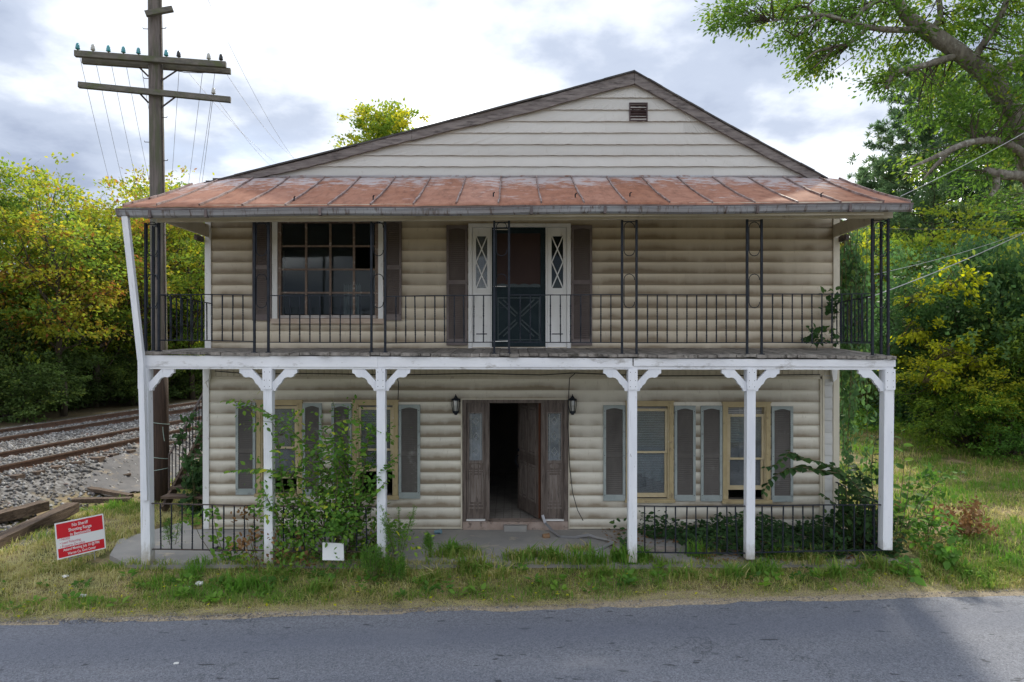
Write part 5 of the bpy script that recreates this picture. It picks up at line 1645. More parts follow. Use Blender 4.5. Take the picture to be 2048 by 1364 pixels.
# ------------------------------------------------------------------ timbers, litter and small things
def timber(p0, p1, w, h, label, m='timber', name='old_timber', roll=0.0):
    p0, p1 = Vector(p0), Vector(p1)
    b = MB(); n = 6
    q = [p0+(p1-p0)*(i/n) for i in range(n+1)]
    d = (p1-p0).normalized(); sd_ = d.cross(Vector((0,0,1))).normalized(); up = sd_.cross(d)
    for i, c in enumerate(q):
        for a, e in ((-1,-1),(1,-1),(1,1),(-1,1)):
            k = 1+random.uniform(-.07,.05)
            b.v.append(tuple(c + sd_*(a*w*k/2+random.uniform(-.006,.006)) + up*(e*h*k/2+random.uniform(-.008,.006)) + sd_*e*roll*h))
    for i in range(n):
        for k in range(4):
            a, c = i*4+k, i*4+(k+1) % 4
            b.f.append((a, c, c+4, a+4))
    b.f += [(3,2,1,0), (n*4, n*4+1, n*4+2, n*4+3)]
    o = b.build(name, M[m])
    return tag(o, label, 'timber', 'old timbers dumped by the railway')
timber(at(-60, 1112, 10.2), at(146, 1014, 12.75), 0.24, 0.19, 'long brown squared timber lying nearest the yard sign')
timber(at(-60, 1050, 11.6), at(90, 1010, 12.9), 0.22, 0.17, 'dark timber with a pale end lying behind the nearest one')
timber(at(-60, 1035, 12.3), at(110, 985, 14.2), 0.25, 0.17, 'split reddish brown timber on top at the back of the pile')
timber(at(-30, 1000, 13.1), at(8, 987, 13.8), 0.22, 0.17, 'short dark timber end at the far left edge')
timber(at(146, 1001, 13.7), at(262, 999, 14.0), 0.16, 0.09, 'flat broken dark plank lying across the asphalt apron')
timber(at(178, 977, 14.7), at(262, 992, 14.25), 0.14, 0.07, 'thin splintered plank leaning on the flat broken plank')
timber(at(218, 955, 15.8), at(262, 948, 16.0), 0.16, 0.05, 'small rotten board near the ballast edge')

def crumple(px, py, r, m, name, label, cat, flat=0.35, Y=None, zoff=0.0):
    Y = Y or F*(H+0.09)/(py-692)
    c = Vector(((px-1024)/F*Y, Y, 0)); c.z = max(gz1(c.x, c.y), -0.13) + r*flat*0.8 + zoff
    b = MB(); rows, n = 5, 8
    for i in range(rows+1):
        t = math.pi*i/rows
        for j in range(n):
            a = 2*math.pi*j/n; k = r*random.uniform(0.55, 1.2)
            b.v.append(tuple(c+Vector((k*math.sin(t)*math.cos(a), k*math.sin(t)*math.sin(a), k*flat*math.cos(t)))))
    for i in range(rows):
        for j in range(n):
            a, e = i*n+j, i*n+(j+1) % n
            b.f.append((a, e, e+n, a+n))
    return tag(b.build(name, M[m]), label, cat, 'litter on the grass and the porch')
crumple(262, 1131, 0.06, 'bottle', 'crushed_bottle', 'crushed clear blue plastic bottle in the grass by the corner post', 'litter', 0.4)
crumple(131, 1156, 0.05, 'paper', 'paper_scrap', 'small white scrap in the grass right below the yard sign', 'litter')
crumple(163, 1188, 0.06, 'paper', 'paper_scrap', 'grey white scrap in the grass near the road on the left', 'litter')
crumple(400, 1167, 0.065, 'paper', 'paper_scrap', 'upright white scrap in the verge left of the bush', 'litter', 0.55)
crumple(376, 1172, 0.045, 'paper', 'paper_scrap', 'flat grey scrap just left of the upright white scrap', 'litter')
crumple(15, 1101, 0.06, 'paper', 'paper_scrap', 'white scrap at the far left beside the timbers', 'litter')
crumple(435, 1085, 0.085, 'black', 'black_bag_scrap', 'black plastic scrap on the porch floor behind the left railing', 'litter', 0.9, Y=10.6)
crumple(947, 1118, 0.03, 'paper', 'paper_scrap', 'tiny white scrap in the grass below the doorway', 'litter')
crumple(1245, 1089, 0.05, 'paper', 'paper_scrap', 'white scrap on the porch floor left of the middle post', 'litter', 0.3, Y=10.45)
crumple(352, 1327, 0.028, 'paper', 'flattened_cup', 'small flattened white disc on the asphalt road', 'litter', 0.2, Y=F*(H+0.13)/(1327-692))
def lying_cyl(c, axis, r, L, m, name, label, cat, n=12):
    q = Vector(axis).normalized()
    o = MB().lathe(Vector(c)-q*(L/2), [(r*0.9, 0), (r, L*0.06), (r, L*0.9), (r*1.06, L*0.93), (r*1.06, L)], n, axis=q).build(name, M[m], smooth=False)
    return tag(o, label, cat)
lying_cyl(at(1092, 1070, 11.3)+Vector((0,0,-0.02)), (1, 0.25, 0.05), 0.045, 0.11, 'can', 'rusty_can', 'rusty brown can lying on the porch floor by the doorway', 'can')
lying_cyl((wx(876, 11.5), 11.5, 0.04), (1, -0.5, 0.3), 0.035, 0.12, 'bottle', 'blue_cup', 'crushed blue cup on the porch floor left of the doorway', 'cup')
MB_ = MB()
by = 21.5
bz = gz1(wx(1890, by), by)
lying_cyl((wx(1891, by), by, bz+0.17), (1, 0.45, 0.18), 0.17, 0.40, 'bucket', 'plastic_bucket', 'white plastic bucket lying on its side at the bank', 'bucket', 16)
# bent metal trim strip that has come off the door frame
b = MB()
pts = [at(1085, 1030, 11.74), at(1090, 1045, 11.70), at(1106, 1063, 11.55), at(1120, 1074, 11.30), at(1150, 1075, 11.25), at(1178, 1069, 11.25), at(1190, 1074, 11.2), at(1212, 1079, 11.05), at(1226, 1083, 10.85), at(1206, 1095, 10.65), at(1186, 1102, 10.55)]
pts = [Vector((p.x, p.y, max(p.z, 0.015))) for p in pts]
for p, q in zip(pts[:-1], pts[1:]): b.beam(p, q, 0.05, 0.006, up=(0.2, -0.5, 0.8))
tag(b.build('metal_strip', M['alu']), 'long bent shiny metal trim strip lying on the porch by the doorway', 'metal strip')
# white panel propped under the bush
b = MB()
p, q, r_, s = at(645, 1085, 9.75), at(687, 1087, 9.8), at(688, 1121, 9.75), at(645, 1120, 9.7)
v = Vector((0, 0.02, 0))
b.v = [tuple(z) for z in (s, r_, q, p, s+v, r_+v, q+v, p+v)]
b.f = [(0,1,2,3),(7,6,5,4),(0,4,5,1),(1,5,6,2),(2,6,7,3),(3,7,4,0)]
tag(b.build('white_panel', M['sign_white']), 'blank square white panel standing in the grass under the big bush', 'panel')
# flagstones lying among the ivy
def flag(px, py, rx_, ry_, Y, label):
    c = (wx(px, Y), Y)
    pl = [(c[0]+rx_*math.cos(t)*random.uniform(0.8,1.1), c[1]+ry_*math.sin(t)*random.uniform(0.8,1.1)) for t in np.linspace(0, 2*math.pi, 11)[:-1]]
    tag(MB().slab(pl, 0.003, 0.05).build('flagstone', M['flag']), label, 'stone', 'flagstones among the ivy')
flag(1591, 1065, 0.27, 0.17, 11.25, 'pinkish flagstone lying on the ivy under the rightmost window')
flag(1450, 1078, 0.30, 0.13, 10.95, 'flat flagstone among ivy left of the fifth post')
flag(1532, 1094, 0.24, 0.10, 10.5, 'flat flagstone just right of the fifth post behind the railing')
flag(1310, 1092, 0.34, 0.13, 10.55, 'wide flat flagstone right of the fourth post')
# ------------------------------------------------------------------ vegetation
rng = np.random.default_rng(11)
def unit(v): return v/np.maximum(np.linalg.norm(v, axis=-1, keepdims=True), 1e-9)
LEAF4 = np.array([(0,-0.5,0),(0.29,0.02,0.05),(0,0.5,-0.04),(-0.29,0.02,0.05)], dtype=float)
LEAF8 = np.array([(0,0,0),(0.20,0.16,0.035),(0.30,0.42,0.05),(0.20,0.72,0.02),(0,1.0,-0.10),(-0.20,0.72,0.02),(-0.30,0.42,0.05),(-0.20,0.16,0.035),(0,0.42,0.0),(0,0.72,-0.02)], dtype=float)
LEAF8F = [(0,1,2,8),(8,2,3,9),(9,3,4,4),(9,4,5,5),(8,9,5,6),(0,8,6,7)]
LEAF8Q = np.array([(0,1,2,8),(8,2,3,9),(8,9,5,6),(0,8,6,7)]); LEAF8T = np.array([(9,3,4),(9,4,5)])
def leaf_quads(C, A, Nn, S, wid=1.0):
    """rhombic leaves: centres C, long axes A, normals Nn, lengths S"""
    A = unit(A); B = unit(np.cross(A, Nn)); Nn = np.cross(B, A)
    T = LEAF4
    V = C[:,None,:] + S[:,None,None]*(T[None,:,1,None]*A[:,None,:] + wid*T[None,:,0,None]*B[:,None,:] + T[None,:,2,None]*Nn[:,None,:])
    Fq = np.arange(len(C)*4).reshape(-1, 4)
    return V.reshape(-1, 3), Fq
def rand_dirs(n, flat=1.0):
    v = rng.normal(size=(n, 3)); v[:,2] *= flat
    return unit(v)

def tree_meshes(name, H_, r0, crown0, rx, n_clump, n_leaf, leaf, clump_r, seed, lean=0.0, shape='round', wid=1.0, tint_base=(0.15, 0.75), flatness=0.6):
    global rng
    rng = np.random.default_rng(seed)
    wood = MB()
    tr = []
    wob = rng.normal(0, 0.02*H_, (8, 2)); wob[0] = 0
    for k in range(8):
        s = k/7
        tr.append(np.array([wob[k,0]*s+lean*H_*s*s, wob[k,1]*s, H_*0.88*s]))
    wood.tube([tuple(p) for p in tr], [r0*(1-0.88*(k/7)) for k in range(8)], 7)
    def trunk_at(z):
        s = np.clip(z/(H_*0.88), 0, 1)*7; i = min(int(s), 6); f = s-i
        return tr[i]*(1-f)+tr[i+1]*f, r0*(1-0.88*s/7)
    zc0, zc1 = H_*crown0, H_
    clumps = []
    for k in range(n_clump):
        for _ in range(30):
            u = rng.normal(size=3); u /= np.linalg.norm(u)
            rad = rng.uniform(0.25, 1.0)**0.45
            p = np.array([u[0]*rx*rad, u[1]*rx*rad, (zc0+zc1)/2 + u[2]*(zc1-zc0)/2*rad])
            if shape == 'cone':
                k_ = 1-(p[2]-zc0)/(zc1-zc0); p[:2] *= 0.25+0.95*k_
            c0, _r = trunk_at(p[2]); p[:2] += c0[:2]*0.8
            if all(np.linalg.norm(p-q) > clump_r*0.62 for q in clumps): break
        clumps.append(p)
    C, A, Nn, S, T = [], [], [], [], []
    per = n_leaf//n_clump
    for p in clumps:
        dxy = np.linalg.norm(p[:2])
        zs = max(H_*crown0*0.6, p[2]-dxy*rng.uniform(0.5, 1.1)-0.3); zs = min(zs, H_*0.8)
        b0, rr = trunk_at(zs)
        m1 = b0+(p-b0)*0.4+np.array([*rng.normal(0, 0.05*rx, 2), -0.06*dxy]); m2 = b0+(p-b0)*0.75+rng.normal(0, 0.04*rx, 3)
        rb = min(rr*0.55, 0.02+0.014*np.linalg.norm(p-b0))
        wood.tube([tuple(b0), tuple(m1), tuple(m2), tuple(p)], [rb, rb*0.7, rb*0.42, rb*0.15], 5, cap=False)
        for _ in range(3):
            e = p+rng.normal(0, clump_r*0.8, 3); s = m2+(p-m2)*rng.uniform(0, 0.8)
            wood.tube([tuple(s), tuple((s+e)/2+rng.normal(0, 0.05, 3)), tuple(e)], [rb*0.3, rb*0.2, rb*0.07], 4, cap=False)
        n = int(per*rng.uniform(0.55, 1.45))
        k1 = rng.normal(size=(n, 3))*clump_r*np.array([0.62, 0.62, 0.42])
        # leaves gather on a few sprays inside the clump
        nsp = 7; spr = rng.normal(size=(nsp, 3))*clump_r*np.array([0.75, 0.75, 0.48]); wsp = rng.integers(0, nsp, n)
        k1 = np.where((rng.random(n) < 0.72)[:,None], spr[wsp] + rng.normal(size=(n,3))*clump_r*np.array([0.26,0.26,0.13]), k1)
        c = p+k1
        C.append(c)
        out = unit(k1+np.array([0,0,-0.15])*clump_r+unit(p[None]-np.array([0,0,(zc0+zc1)/2]))*0.4)
        A.append(unit(out+rng.normal(size=(n,3))*0.6)); Nn.append(unit(np.array([0,0,1.0])+rng.normal(size=(n,3))*flatness))
        S.append(leaf*rng.uniform(0.6, 1.35, n))
        tb = rng.uniform(*tint_base)
        T.append(np.clip(tb+rng.normal(0, 0.13, n)+0.06*(spr[wsp,2]/clump_r), 0, 1))
    C, A, Nn, S, T = map(np.concatenate, (C, A, Nn, S, T))
    V, Fq = leaf_quads(C, A, Nn, S, wid)
    lm = np_mesh(name+'_crown', V, Fq, np.repeat(T, 4))
    wm = bpy.data.meshes.new(name+'_trunk'); wm.from_pydata(wood.v, [], wood.f)
    wm.polygons.foreach_set('use_smooth', [True]*len(wm.polygons))
    return wm, lm
def place_tree(name, meshes, loc, sc, rz, wm, lm, label, cat, group=None, lshape=None):
    root = thing(name, loc, label, cat, group)
    root.scale = sc if isinstance(sc, tuple) else (sc, sc, sc)
    root.rotation_euler = (0, 0, rz)
    for nm, me, m in (('trunk', meshes[0], wm), ('crown', meshes[1], lm)):
        if len(me.materials) == 0: me.materials.append(m)
        o = bpy.data.objects.new(nm, me); COL.objects.link(o); o.parent = root
        if me.materials[0] != m:
            o.material_slots[0].link = 'OBJECT'; o.material_slots[0].material = m
    return root

LT = [tree_meshes('woodland', 10.0, 0.15, 0.20, 2.5, 44, 11000, 0.155, 0.78, 21, tint_base=(0.1, 1.0)),
      tree_meshes('woodland', 10.0, 0.13, 0.30, 2.0, 34, 8800, 0.155, 0.72, 22, lean=0.06, tint_base=(0.2, 1.0)),
      tree_meshes('woodland', 10.0, 0.12, 0.16, 2.2, 42, 10500, 0.15, 0.74, 23, lean=-0.05, tint_base=(0.05, 0.9))]
US = [tree_meshes('thicket', 3.2, 0.05, 0.05, 1.7, 30, 9000, 0.14, 0.55, 31, tint_base=(0.05, 0.7)),
      tree_meshes('thicket', 3.2, 0.05, 0.02, 1.9, 30, 9000, 0.13, 0.6, 32, tint_base=(0.05, 0.7))]
def ground_at(px, Y): 
    x = (px-1024)/F*Y
    return Vector((x, Y, gz1(x, Y)))
desc = ['yellow green woodland tree at the far left edge', 'tall golden green woodland tree left of the utility pole', 'slim woodland tree with thin foliage left of the pole', 'olive green woodland tree beyond the tracks', 'bushy yellowing woodland tree beyond the tracks', 'woodland tree with rusty brown tinged top', 'woodland tree just left of the leaning downspout', 'woodland tree rising behind the utility pole', 'golden tree between the pole and the house', 'low spreading woodland tree near the house corner']
front = [(-40, 25.0, 300, 0), (58, 27.5, 322, 2), (128, 25.5, 352, 1), (190, 29, 345, 0), (240, 32, 352, 2), (282, 30, 338, 1), (338, 36, 330, 0), (385, 33, 352, 2), (436, 38, 356, 1), (480, 44, 372, 0)]
grp = 'woodland trees beyond the railway'
nth = ['first', 'second', 'third', 'fourth', 'fifth', 'sixth', 'seventh', 'eighth', 'ninth', 'tenth', 'eleventh', 'twelfth', 'thirteenth', 'fourteenth', 'fifteenth', 'sixteenth', 'seventeenth']
for i, (px, Y, top, k) in enumerate(front):
    g = ground_at(px, Y)
    h = H + (692-top)/F*Y - g.z
    s = h/10.0
    place_tree('woodland_tree', LT[k], g, (s*1.12, s*1.12, s), random.uniform(0, 6.28), M['bark_dark'], M['leaf_left'], desc[i], 'tree', grp)
back = [(-20, 37, 400, 1), (92, 40, 385, 0), (175, 43, 420, 2), (262, 45, 390, 0), (345, 47, 420, 1), (420, 50, 400, 2)]
for i, (px, Y, top, k) in enumerate(back):
    g = ground_at(px, Y); h = H + (692-top)/F*Y - g.z; s = h/10.0
    place_tree('woodland_tree', LT[k], g, (s*1.2, s*1.2, s), random.uniform(0, 6.28), M['bark_dark'], M['leaf_left'], f'woodland tree standing deep in the back row, {nth[i]} from the left', 'tree', 'woodland trees in the back row')
for i in range(17):
    Y = 23.5 + i*1.75
    x = track_x(Y) - 8.9 - 1.3*(i % 2) + random.uniform(-.3, .3)
    if i % 3 == 2: x -= 1.8
    g = Vector((x, Y, gz1(x, Y)-0.1))
    s = random.uniform(0.62, 1.05)
    place_tree('woodland_shrub', US[i % 2], g, (s*1.1, s*1.1, s*random.uniform(0.9, 1.25)), random.uniform(0, 6.28), M['bark_dark'], M['leaf_under'], f'dark green shrub along the edge of the woods, {nth[i]} from the left', 'shrub', 'dark shrubs along the woodland edge')
for i in range(11):
    Y = 25 + i*2.7
    x = track_x(Y) - 12.6 + random.uniform(-.6, .6)
    g = Vector((x, Y, gz1(x, Y)-0.1)); s = random.uniform(1.25, 1.7)
    place_tree('woodland_shrub', US[(i+1) % 2], g, (s, s, s*1.1), random.uniform(0, 6.28), M['bark_dark'], M['leaf_left'], f'taller green shrub deep among the trunks of the woods, {nth[i]} from the left', 'shrub', 'tall shrubs deep in the woods')
# a tall tree far behind the house that shows over the roof
TT_ = tree_meshes('tall', 17.0, 0.2, 0.62, 2.3, 46, 15000, 0.22, 0.75, 71, tint_base=(0.2, 1.0))
g = ground_at(757, 42); h = H+(692-208)/F*42-g.z
place_tree('tall_tree', TT_, g, (h/17*1.0, h/17*1.0, h/17), 1.0, M['bark_dark'], M['leaf_right'], 'bright green treetop showing above the left roof slope', 'tree')

# ---- the big oak on the right
OY = 15.2
oak_base = Vector(((2230-1024)/F*OY, OY, gz1((2230-1024)/F*OY, OY)))
oak = thing('oak_tree', oak_base, 'large leaning oak with a thick grey trunk arching in from the right', 'tree')
b = MB()
def limb(pts, r, n=8, dy=None):
    P_ = []
    for k, (px, py) in enumerate(pts):
        P_.append(at(px, py, OY+(dy[k] if dy else 0.0)))
    # smooth the polyline
    Q, Rr = [], []
    for k in range(len(P_)-1):
        p0, p1, p2, p3 = P_[max(k-1,0)], P_[k], P_[k+1], P_[min(k+2,len(P_)-1)]
        for j in range(4):
            t = j/4
            Q.append(0.5*((2*p1)+(p2-p0)*t+(2*p0-5*p1+4*p2-p3)*t*t+(3*p1-p0-3*p2+p3)*t**3))
            Rr.append((r[k]+(r[k+1]-r[k])*t)*random.uniform(0.94, 1.06))
    Q.append(P_[-1]); Rr.append(r[-1])
    b.tube(Q, Rr, n)
    return Q
base_px = 692+(H-oak_base.z+0.2)/OY*F
limb([(2232, base_px), (2195, 740), (2130, 520), (2072, 370), (2036, 255), (1988, 168), (1927, 112), (1862, 68), (1822, 40), (1792, 0), (1768, -60), (1755, -130)], [0.36,0.31,0.28,0.25,0.225,0.205,0.19,0.175,0.15,0.12,0.09,0.06], 14)
skel = []
def L_(pts, r, n=7, dy=None): skel.append(limb(pts, r, n, dy))
L_([(1845,58),(1800,60),(1752,57),(1700,46),(1650,30),(1590,36),(1538,43)], [0.085,0.07,0.06,0.05,0.04,0.028,0.010], 8, [0,-.1,-.2,-.3,-.4,-.5,-.6])
L_([(1705,48),(1728,18),(1760,0),(1800,-22)], [0.06,0.05,0.045,0.03], 6, [-.3,-.1,.1,.3])
L_([(1735,56),(1705,82),(1670,94),(1632,103),(1606,125)], [0.055,0.045,0.035,0.025,0.01], 6, [-.2,-.3,-.5,-.6,-.6])
L_([(1670,94),(1655,110),(1628,136)], [0.03,0.022,0.008], 5, [-.5,-.4,-.4])
L_([(1640,32),(1615,14),(1640,-10)], [0.035,0.03,0.02], 5, [-.4,-.5,-.6])
L_([(1650,32),(1625,50),(1592,74)], [0.03,0.022,0.008], 5, [-.4,-.6,-.8])
L_([(1910,112),(1868,125),(1822,138),(1792,146),(1778,160),(1774,177)], [0.085,0.075,0.066,0.06,0.055,0.05], 8, [0,-.1,-.2,-.3,-.3,-.3])
L_([(1985,155),(2012,136),(2042,118),(2080,85)], [0.12,0.10,0.085,0.07], 7, [0,.2,.4,.6])
L_([(1862,66),(1880,30),(1876,-20),(1890,-70)], [0.08,0.07,0.055,0.04], 6, [0,.3,.5,.7])
L_([(1945,120),(1985,60),(2010,10),(2030,-50)], [0.10,0.08,0.065,0.05], 6, [0,-.3,-.5,-.6])
L_([(2070,330),(2036,300),(1990,281),(1935,286),(1890,305),(1852,322),(1820,335)], [0.11,0.092,0.08,0.07,0.055,0.035,0.015], 8, [0,-.3,-.6,-.9,-1.1,-1.2,-1.3])
L_([(1905,298),(1872,330),(1845,360)], [0.05,0.035,0.014], 6, [-1.0,-.9,-.8])
L_([(2095,400),(2050,356),(2010,350),(1972,342)], [0.13,0.11,0.10,0.085], 9, [0,-.3,-.5,-.6])
L_([(1990,352),(1992,375),(1980,392)], [0.09,0.07,0.03], 6, [-.5,-.5,-.5])
L_([(2010,205),(2080,230),(2150,200)], [0.10,0.08,0.05], 6, [0,.5,1.0])
b.build('trunk', M['bark'], oak, smooth=True)
regions = [(1468,38,34,420),(1452,16,30,260),(1505,18,36,420),(1560,20,38,420),(1598,72,44,430),(1640,48,48,420),(1585,40,34,240),(1655,112,40,420),(1625,132,26,260),(1690,84,38,300),(1722,44,44,330),(1700,8,50,420),(1790,108,40,330),(1762,152,28,330),(1832,96,46,380),(1900,30,60,420),(1950,70,56,380),(2010,50,66,700),(2035,150,56,650),(1985,235,46,430),(1905,200,58,560),(1872,232,40,300),(1880,165,40,380),(1955,300,48,430),(1938,238,44,380),(1990,16,72,600),(2042,225,50,420),(1800,180,22,90),(1835,20,56,360),(1775,20,44,260),(1860,330,34,160),(1930,345,50,380),(2010,310,60,420),(2030,390,50,300),(1765,178,14,60),
           (1600,-60,90,500),(1750,-80,110,700),(1900,-90,120,800),(2050,-60,120,800),(2160,60,130,800),(2180,220,120,700),(1980,-200,170,1100)]
C, A, Nn, S, T = [], [], [], [], []
tw = MB()
allq = [q for s in skel for q in s]
for px, py, rp, n in regions:
    dep = OY + rng.normal(0, 0.5)
    ctr_ = np.array(at(px, py, dep)); rr = rp/F*OY
    n = int(n*1.5)
    nsp = max(5, n//55)
    spr = ctr_ + rng.normal(size=(nsp, 3))*rr*np.array([0.52, 0.9, 0.48])
    near = min(allq, key=lambda q: (q-Vector(ctr_)).length)
    tb0 = rng.uniform(0.25, 0.72)
    for s_ in spr:
        st_ = np.array(min(allq, key=lambda q: (q-Vector(s_)).length))
        if np.linalg.norm(st_-s_) < 2.2:
            mid = (st_+s_)/2+rng.normal(0, 0.10, 3)
            tw.tube([tuple(st_), tuple(mid), tuple(s_)], [0.018, 0.011, 0.004], 4, cap=False)
        m_ = max(6, n//nsp)
        k1 = rng.normal(size=(m_, 3))*np.array([0.17, 0.17, 0.11])
        C.append(s_+k1)
        A.append(unit(unit(k1)+unit(s_-st_)*0.7+np.array([0,0,-0.35])+rng.normal(size=(m_,3))*0.4))
        Nn.append(unit(np.array([0,0,1.0])+rng.normal(size=(m_,3))*0.8))
        S.append(0.105*rng.uniform(0.6, 1.35, m_)); T.append(np.clip(tb0+rng.normal(0, 0.10)+rng.normal(0, 0.10, m_), 0, 1))
C, A, Nn, S, T = map(np.concatenate, (C, A, Nn, S, T))
V, Fq = leaf_quads(C, A, Nn, S, 0.85)
link('crown', np_mesh('oak_crown', V, Fq, np.repeat(T, 4)), M['leaf_oak'], oak)
tw.build('twigs', M['bark_dark'], oak)

# ---- a pine behind the house corner
def pine(loc, h, spread, seed, label, group=None, ntuft=150):
    global rng
    rng = np.random.default_rng(seed)
    root = thing('pine_tree', loc, label, 'tree', group)
    loc = np.array(loc); w = MB()
    w.tube([tuple(loc+np.array([0,0,h*k/6])) for k in range(7)], [0.22*(1-k/6.6) for k in range(7)], 8)
    C, A, Nn, S, T = [], [], [], [], []
    nb = 120
    for k in range(nb):
        z = h*(0.16+0.83*(k/nb)); L = spread*(1.06-(z/h))**0.6*rng.uniform(0.6, 1.15)+0.25
        t = k*2.4+rng.normal(0, 0.3)
        d = np.array([math.cos(t), math.sin(t), 0.10+0.35*(z/h)])
        p0 = loc+np.array([0,0,z]); pts = [p0, p0+d*L*0.5+np.array([0,0,-0.03*L]), p0+d*L+np.array([0,0,0.05*L])]
        w.tube([tuple(p) for p in pts], [0.035, 0.022, 0.006], 4, cap=False)
        tint = rng.uniform(0.15, 0.8)
        for j in range(int(5+L*7)):
            s = rng.uniform(0.3, 1.0)
            c = p0+(pts[2]-p0)*s+rng.normal(size=3)*np.array([0.24,0.24,0.09])*L*0.42
            m_ = 30
            dd = rand_dirs(m_)+unit(c-p0)*0.45+np.array([0,0,0.25])
            dd = unit(dd); ln = rng.uniform(0.16, 0.32, m_)
            C.append(c+dd*ln[:,None]*0.5); A.append(dd); Nn.append(rand_dirs(m_)); S.append(ln)
            T.append(np.clip(tint+rng.normal(0, 0.12, m_), 0, 1))
    C, A, Nn, S, T = map(np.concatenate, (C, A, Nn, S, T))
    V, Fq = leaf_quads(C, A, Nn, S, 0.26)
    link('crown', np_mesh('pine_crown', V, Fq, np.repeat(T, 4)), M['leaf_pine'], root)
    w.build('trunk', M['bark_dark'], root)
    return root
g = ground_at(1862, 29); h = H+(692-130)/F*29-g.z
pine(g, h, 4.4, 41, 'feathery blue green pine behind the right end of the roof', 'pines behind the house')
g = ground_at(2015, 36); h = H+(692-120)/F*36-g.z
pine(g, h, 4.8, 42, 'tall pine standing behind the oak trunk at the right edge', 'pines behind the house')
g = ground_at(1755, 37); h = H+(692-345)/F*37-g.z
pine(g, h, 2.6, 43, 'smaller pine half hidden behind the porch roof corner', 'pines behind the house')

# ---- trees, vine covered mounds and shrubs on the right
RT = [tree_meshes('broadleaf', 7.0, 0.12, 0.12, 2.6, 46, 16000, 0.16, 0.8, 51, tint_base=(0.15, 0.8)),
      tree_meshes('broadleaf', 7.0, 0.10, 0.10, 2.4, 46, 16000, 0.15, 0.75, 52, tint_base=(0.1, 0.7), flatness=0.4)]
VM = [tree_meshes('mound', 4.0, 0.08, 0.0, 2.0, 38, 20000, 0.115, 0.62, 61, tint_base=(0.0, 0.95), flatness=0.5),
      tree_meshes('mound', 4.0, 0.08, 0.05, 2.2, 30, 17000, 0.12, 0.66, 62, tint_base=(0.0, 0.95), flatness=0.6, lean=0.08)]
right = [  # px, Y, top py, mesh, leaf material, width, label
    (1725, 27, 480, 0, 'leaf_right', 1.0, 'yellow green tree showing between the house and the corner columns'),
    (1800, 25.5, 470, 1, 'leaf_right', 1.15, 'soft light green tree right of the porch roof'),
    (1905, 25, 440, 0, 'leaf_right', 1.2, 'broad light green tree below the oak branches'),
    (2010, 24, 470, 1, 'leaf_right', 1.1, 'light green tree at the right edge under the oak'),
    (1960, 31, 380, 0, 'leaf_oak', 1.2, 'darker green tree behind the light green trees'),
    (1850, 34, 420, 1, 'leaf_oak', 1.3, 'dark tree deep behind the pine'),
    (2070, 30, 330, 1, 'leaf_oak', 1.3, 'dark green tree beyond the right edge behind the oak trunk'),
    (1775, 31, 430, 0, 'leaf_right', 1.1, 'yellow green tree rising behind the right end of the porch roof'),
    (1955, 37, 300, 0, 'leaf_oak', 1.2, 'tall green tree deep behind the two pines')]
for px, Y, top, k, lm, wd, lab in right:
    g = ground_at(px, Y); h = H+(692-top)/F*Y-g.z; s = h/7.0
    place_tree('broadleaf_tree', RT[k], g, (s*wd*0.85, s*wd*0.85, s), random.uniform(0, 6.28), M['bark_dark'], M[lm], lab, 'tree', 'trees on the right behind the yard')
mounds = [
    (1925, 20.5, 500, 'leaf_vine', 0.72, 'tall mound of dark vine covered branches right of the porch'),
    (2010, 20.0, 450, 'leaf_vine', 0.8, 'dark vine covered tree at the right edge below the oak'),
    (1850, 22.5, 590, 'leaf_vine', 0.75, 'vine covered shrub just right of the corner columns'),
    (1775, 25.5, 650, 'leaf_under', 0.9, 'dark shrub behind the right corner post'),
    (1715, 28.5, 690, 'leaf_under', 0.9, 'dark shrub at the end of the right side wall'),
    (1935, 18.8, 680, 'leaf_right', 0.55, 'yellowing bush hanging over the bank'),
    (2030, 18.2, 640, 'leaf_right', 0.72, 'light green bush at the right edge above the bank'),
    (2020, 17.4, 760, 'leaf_bush', 0.75, 'low green bush at the foot of the bank on the right edge'),
    (1905, 20.3, 770, 'leaf_bush', 0.55, 'low green shrub behind the white bucket'),
    (1960, 19.2, 790, 'leaf_under', 0.55, 'low dark shrub right of the white bucket')]
for px, Y, top, lm, wd, lab in mounds:
    g = ground_at(px, Y); h = H+(692-top)/F*Y-g.z; s = h/4.0
    k = s*wd if h > 3 else s*1.1
    place_tree('overgrown_shrub', VM[len(lab) % 2], g-Vector((0,0,0.1)), (k, k, s), random.uniform(0, 6.28), M['bark_dark'], M[lm], lab, 'shrub', 'shrubs along the right bank')
# the far woods that close the view behind the house
vs, ts = [], []
rw = random.Random(4)
for k in range(20):
    me_ = LT[k % 3][1]; n_ = len(me_.vertices)
    co = np.empty(n_*3, dtype=np.float32); me_.vertices.foreach_get('co', co); co = co.reshape(-1, 3)
    tt = np.empty(n_, dtype=np.float32); me_.attributes['tint'].data.foreach_get('value', tt)
    Y = 46+12*rw.random(); x = -11+26*k/19+rw.uniform(-.7, .7)
    a_ = rw.uniform(0, 6.28); s = rw.uniform(0.85, 1.05)
    w_ = np.stack([(co[:,0]*math.cos(a_)-co[:,1]*math.sin(a_))*s*1.2+x, (co[:,0]*math.sin(a_)+co[:,1]*math.cos(a_))*s*1.2+Y, (co[:,2]-1.2)*s+gz1(x, Y)], 1)
    vs.append(w_); ts.append(tt)
vs, ts = np.concatenate(vs), np.concatenate(ts)
o = link('far_woods', np_mesh('far_woods', vs, np.arange(len(vs)).reshape(-1, 4), ts), M['leaf_right'], kind='stuff')
tag(o, 'far off mass of green woods behind the house', 'woods')
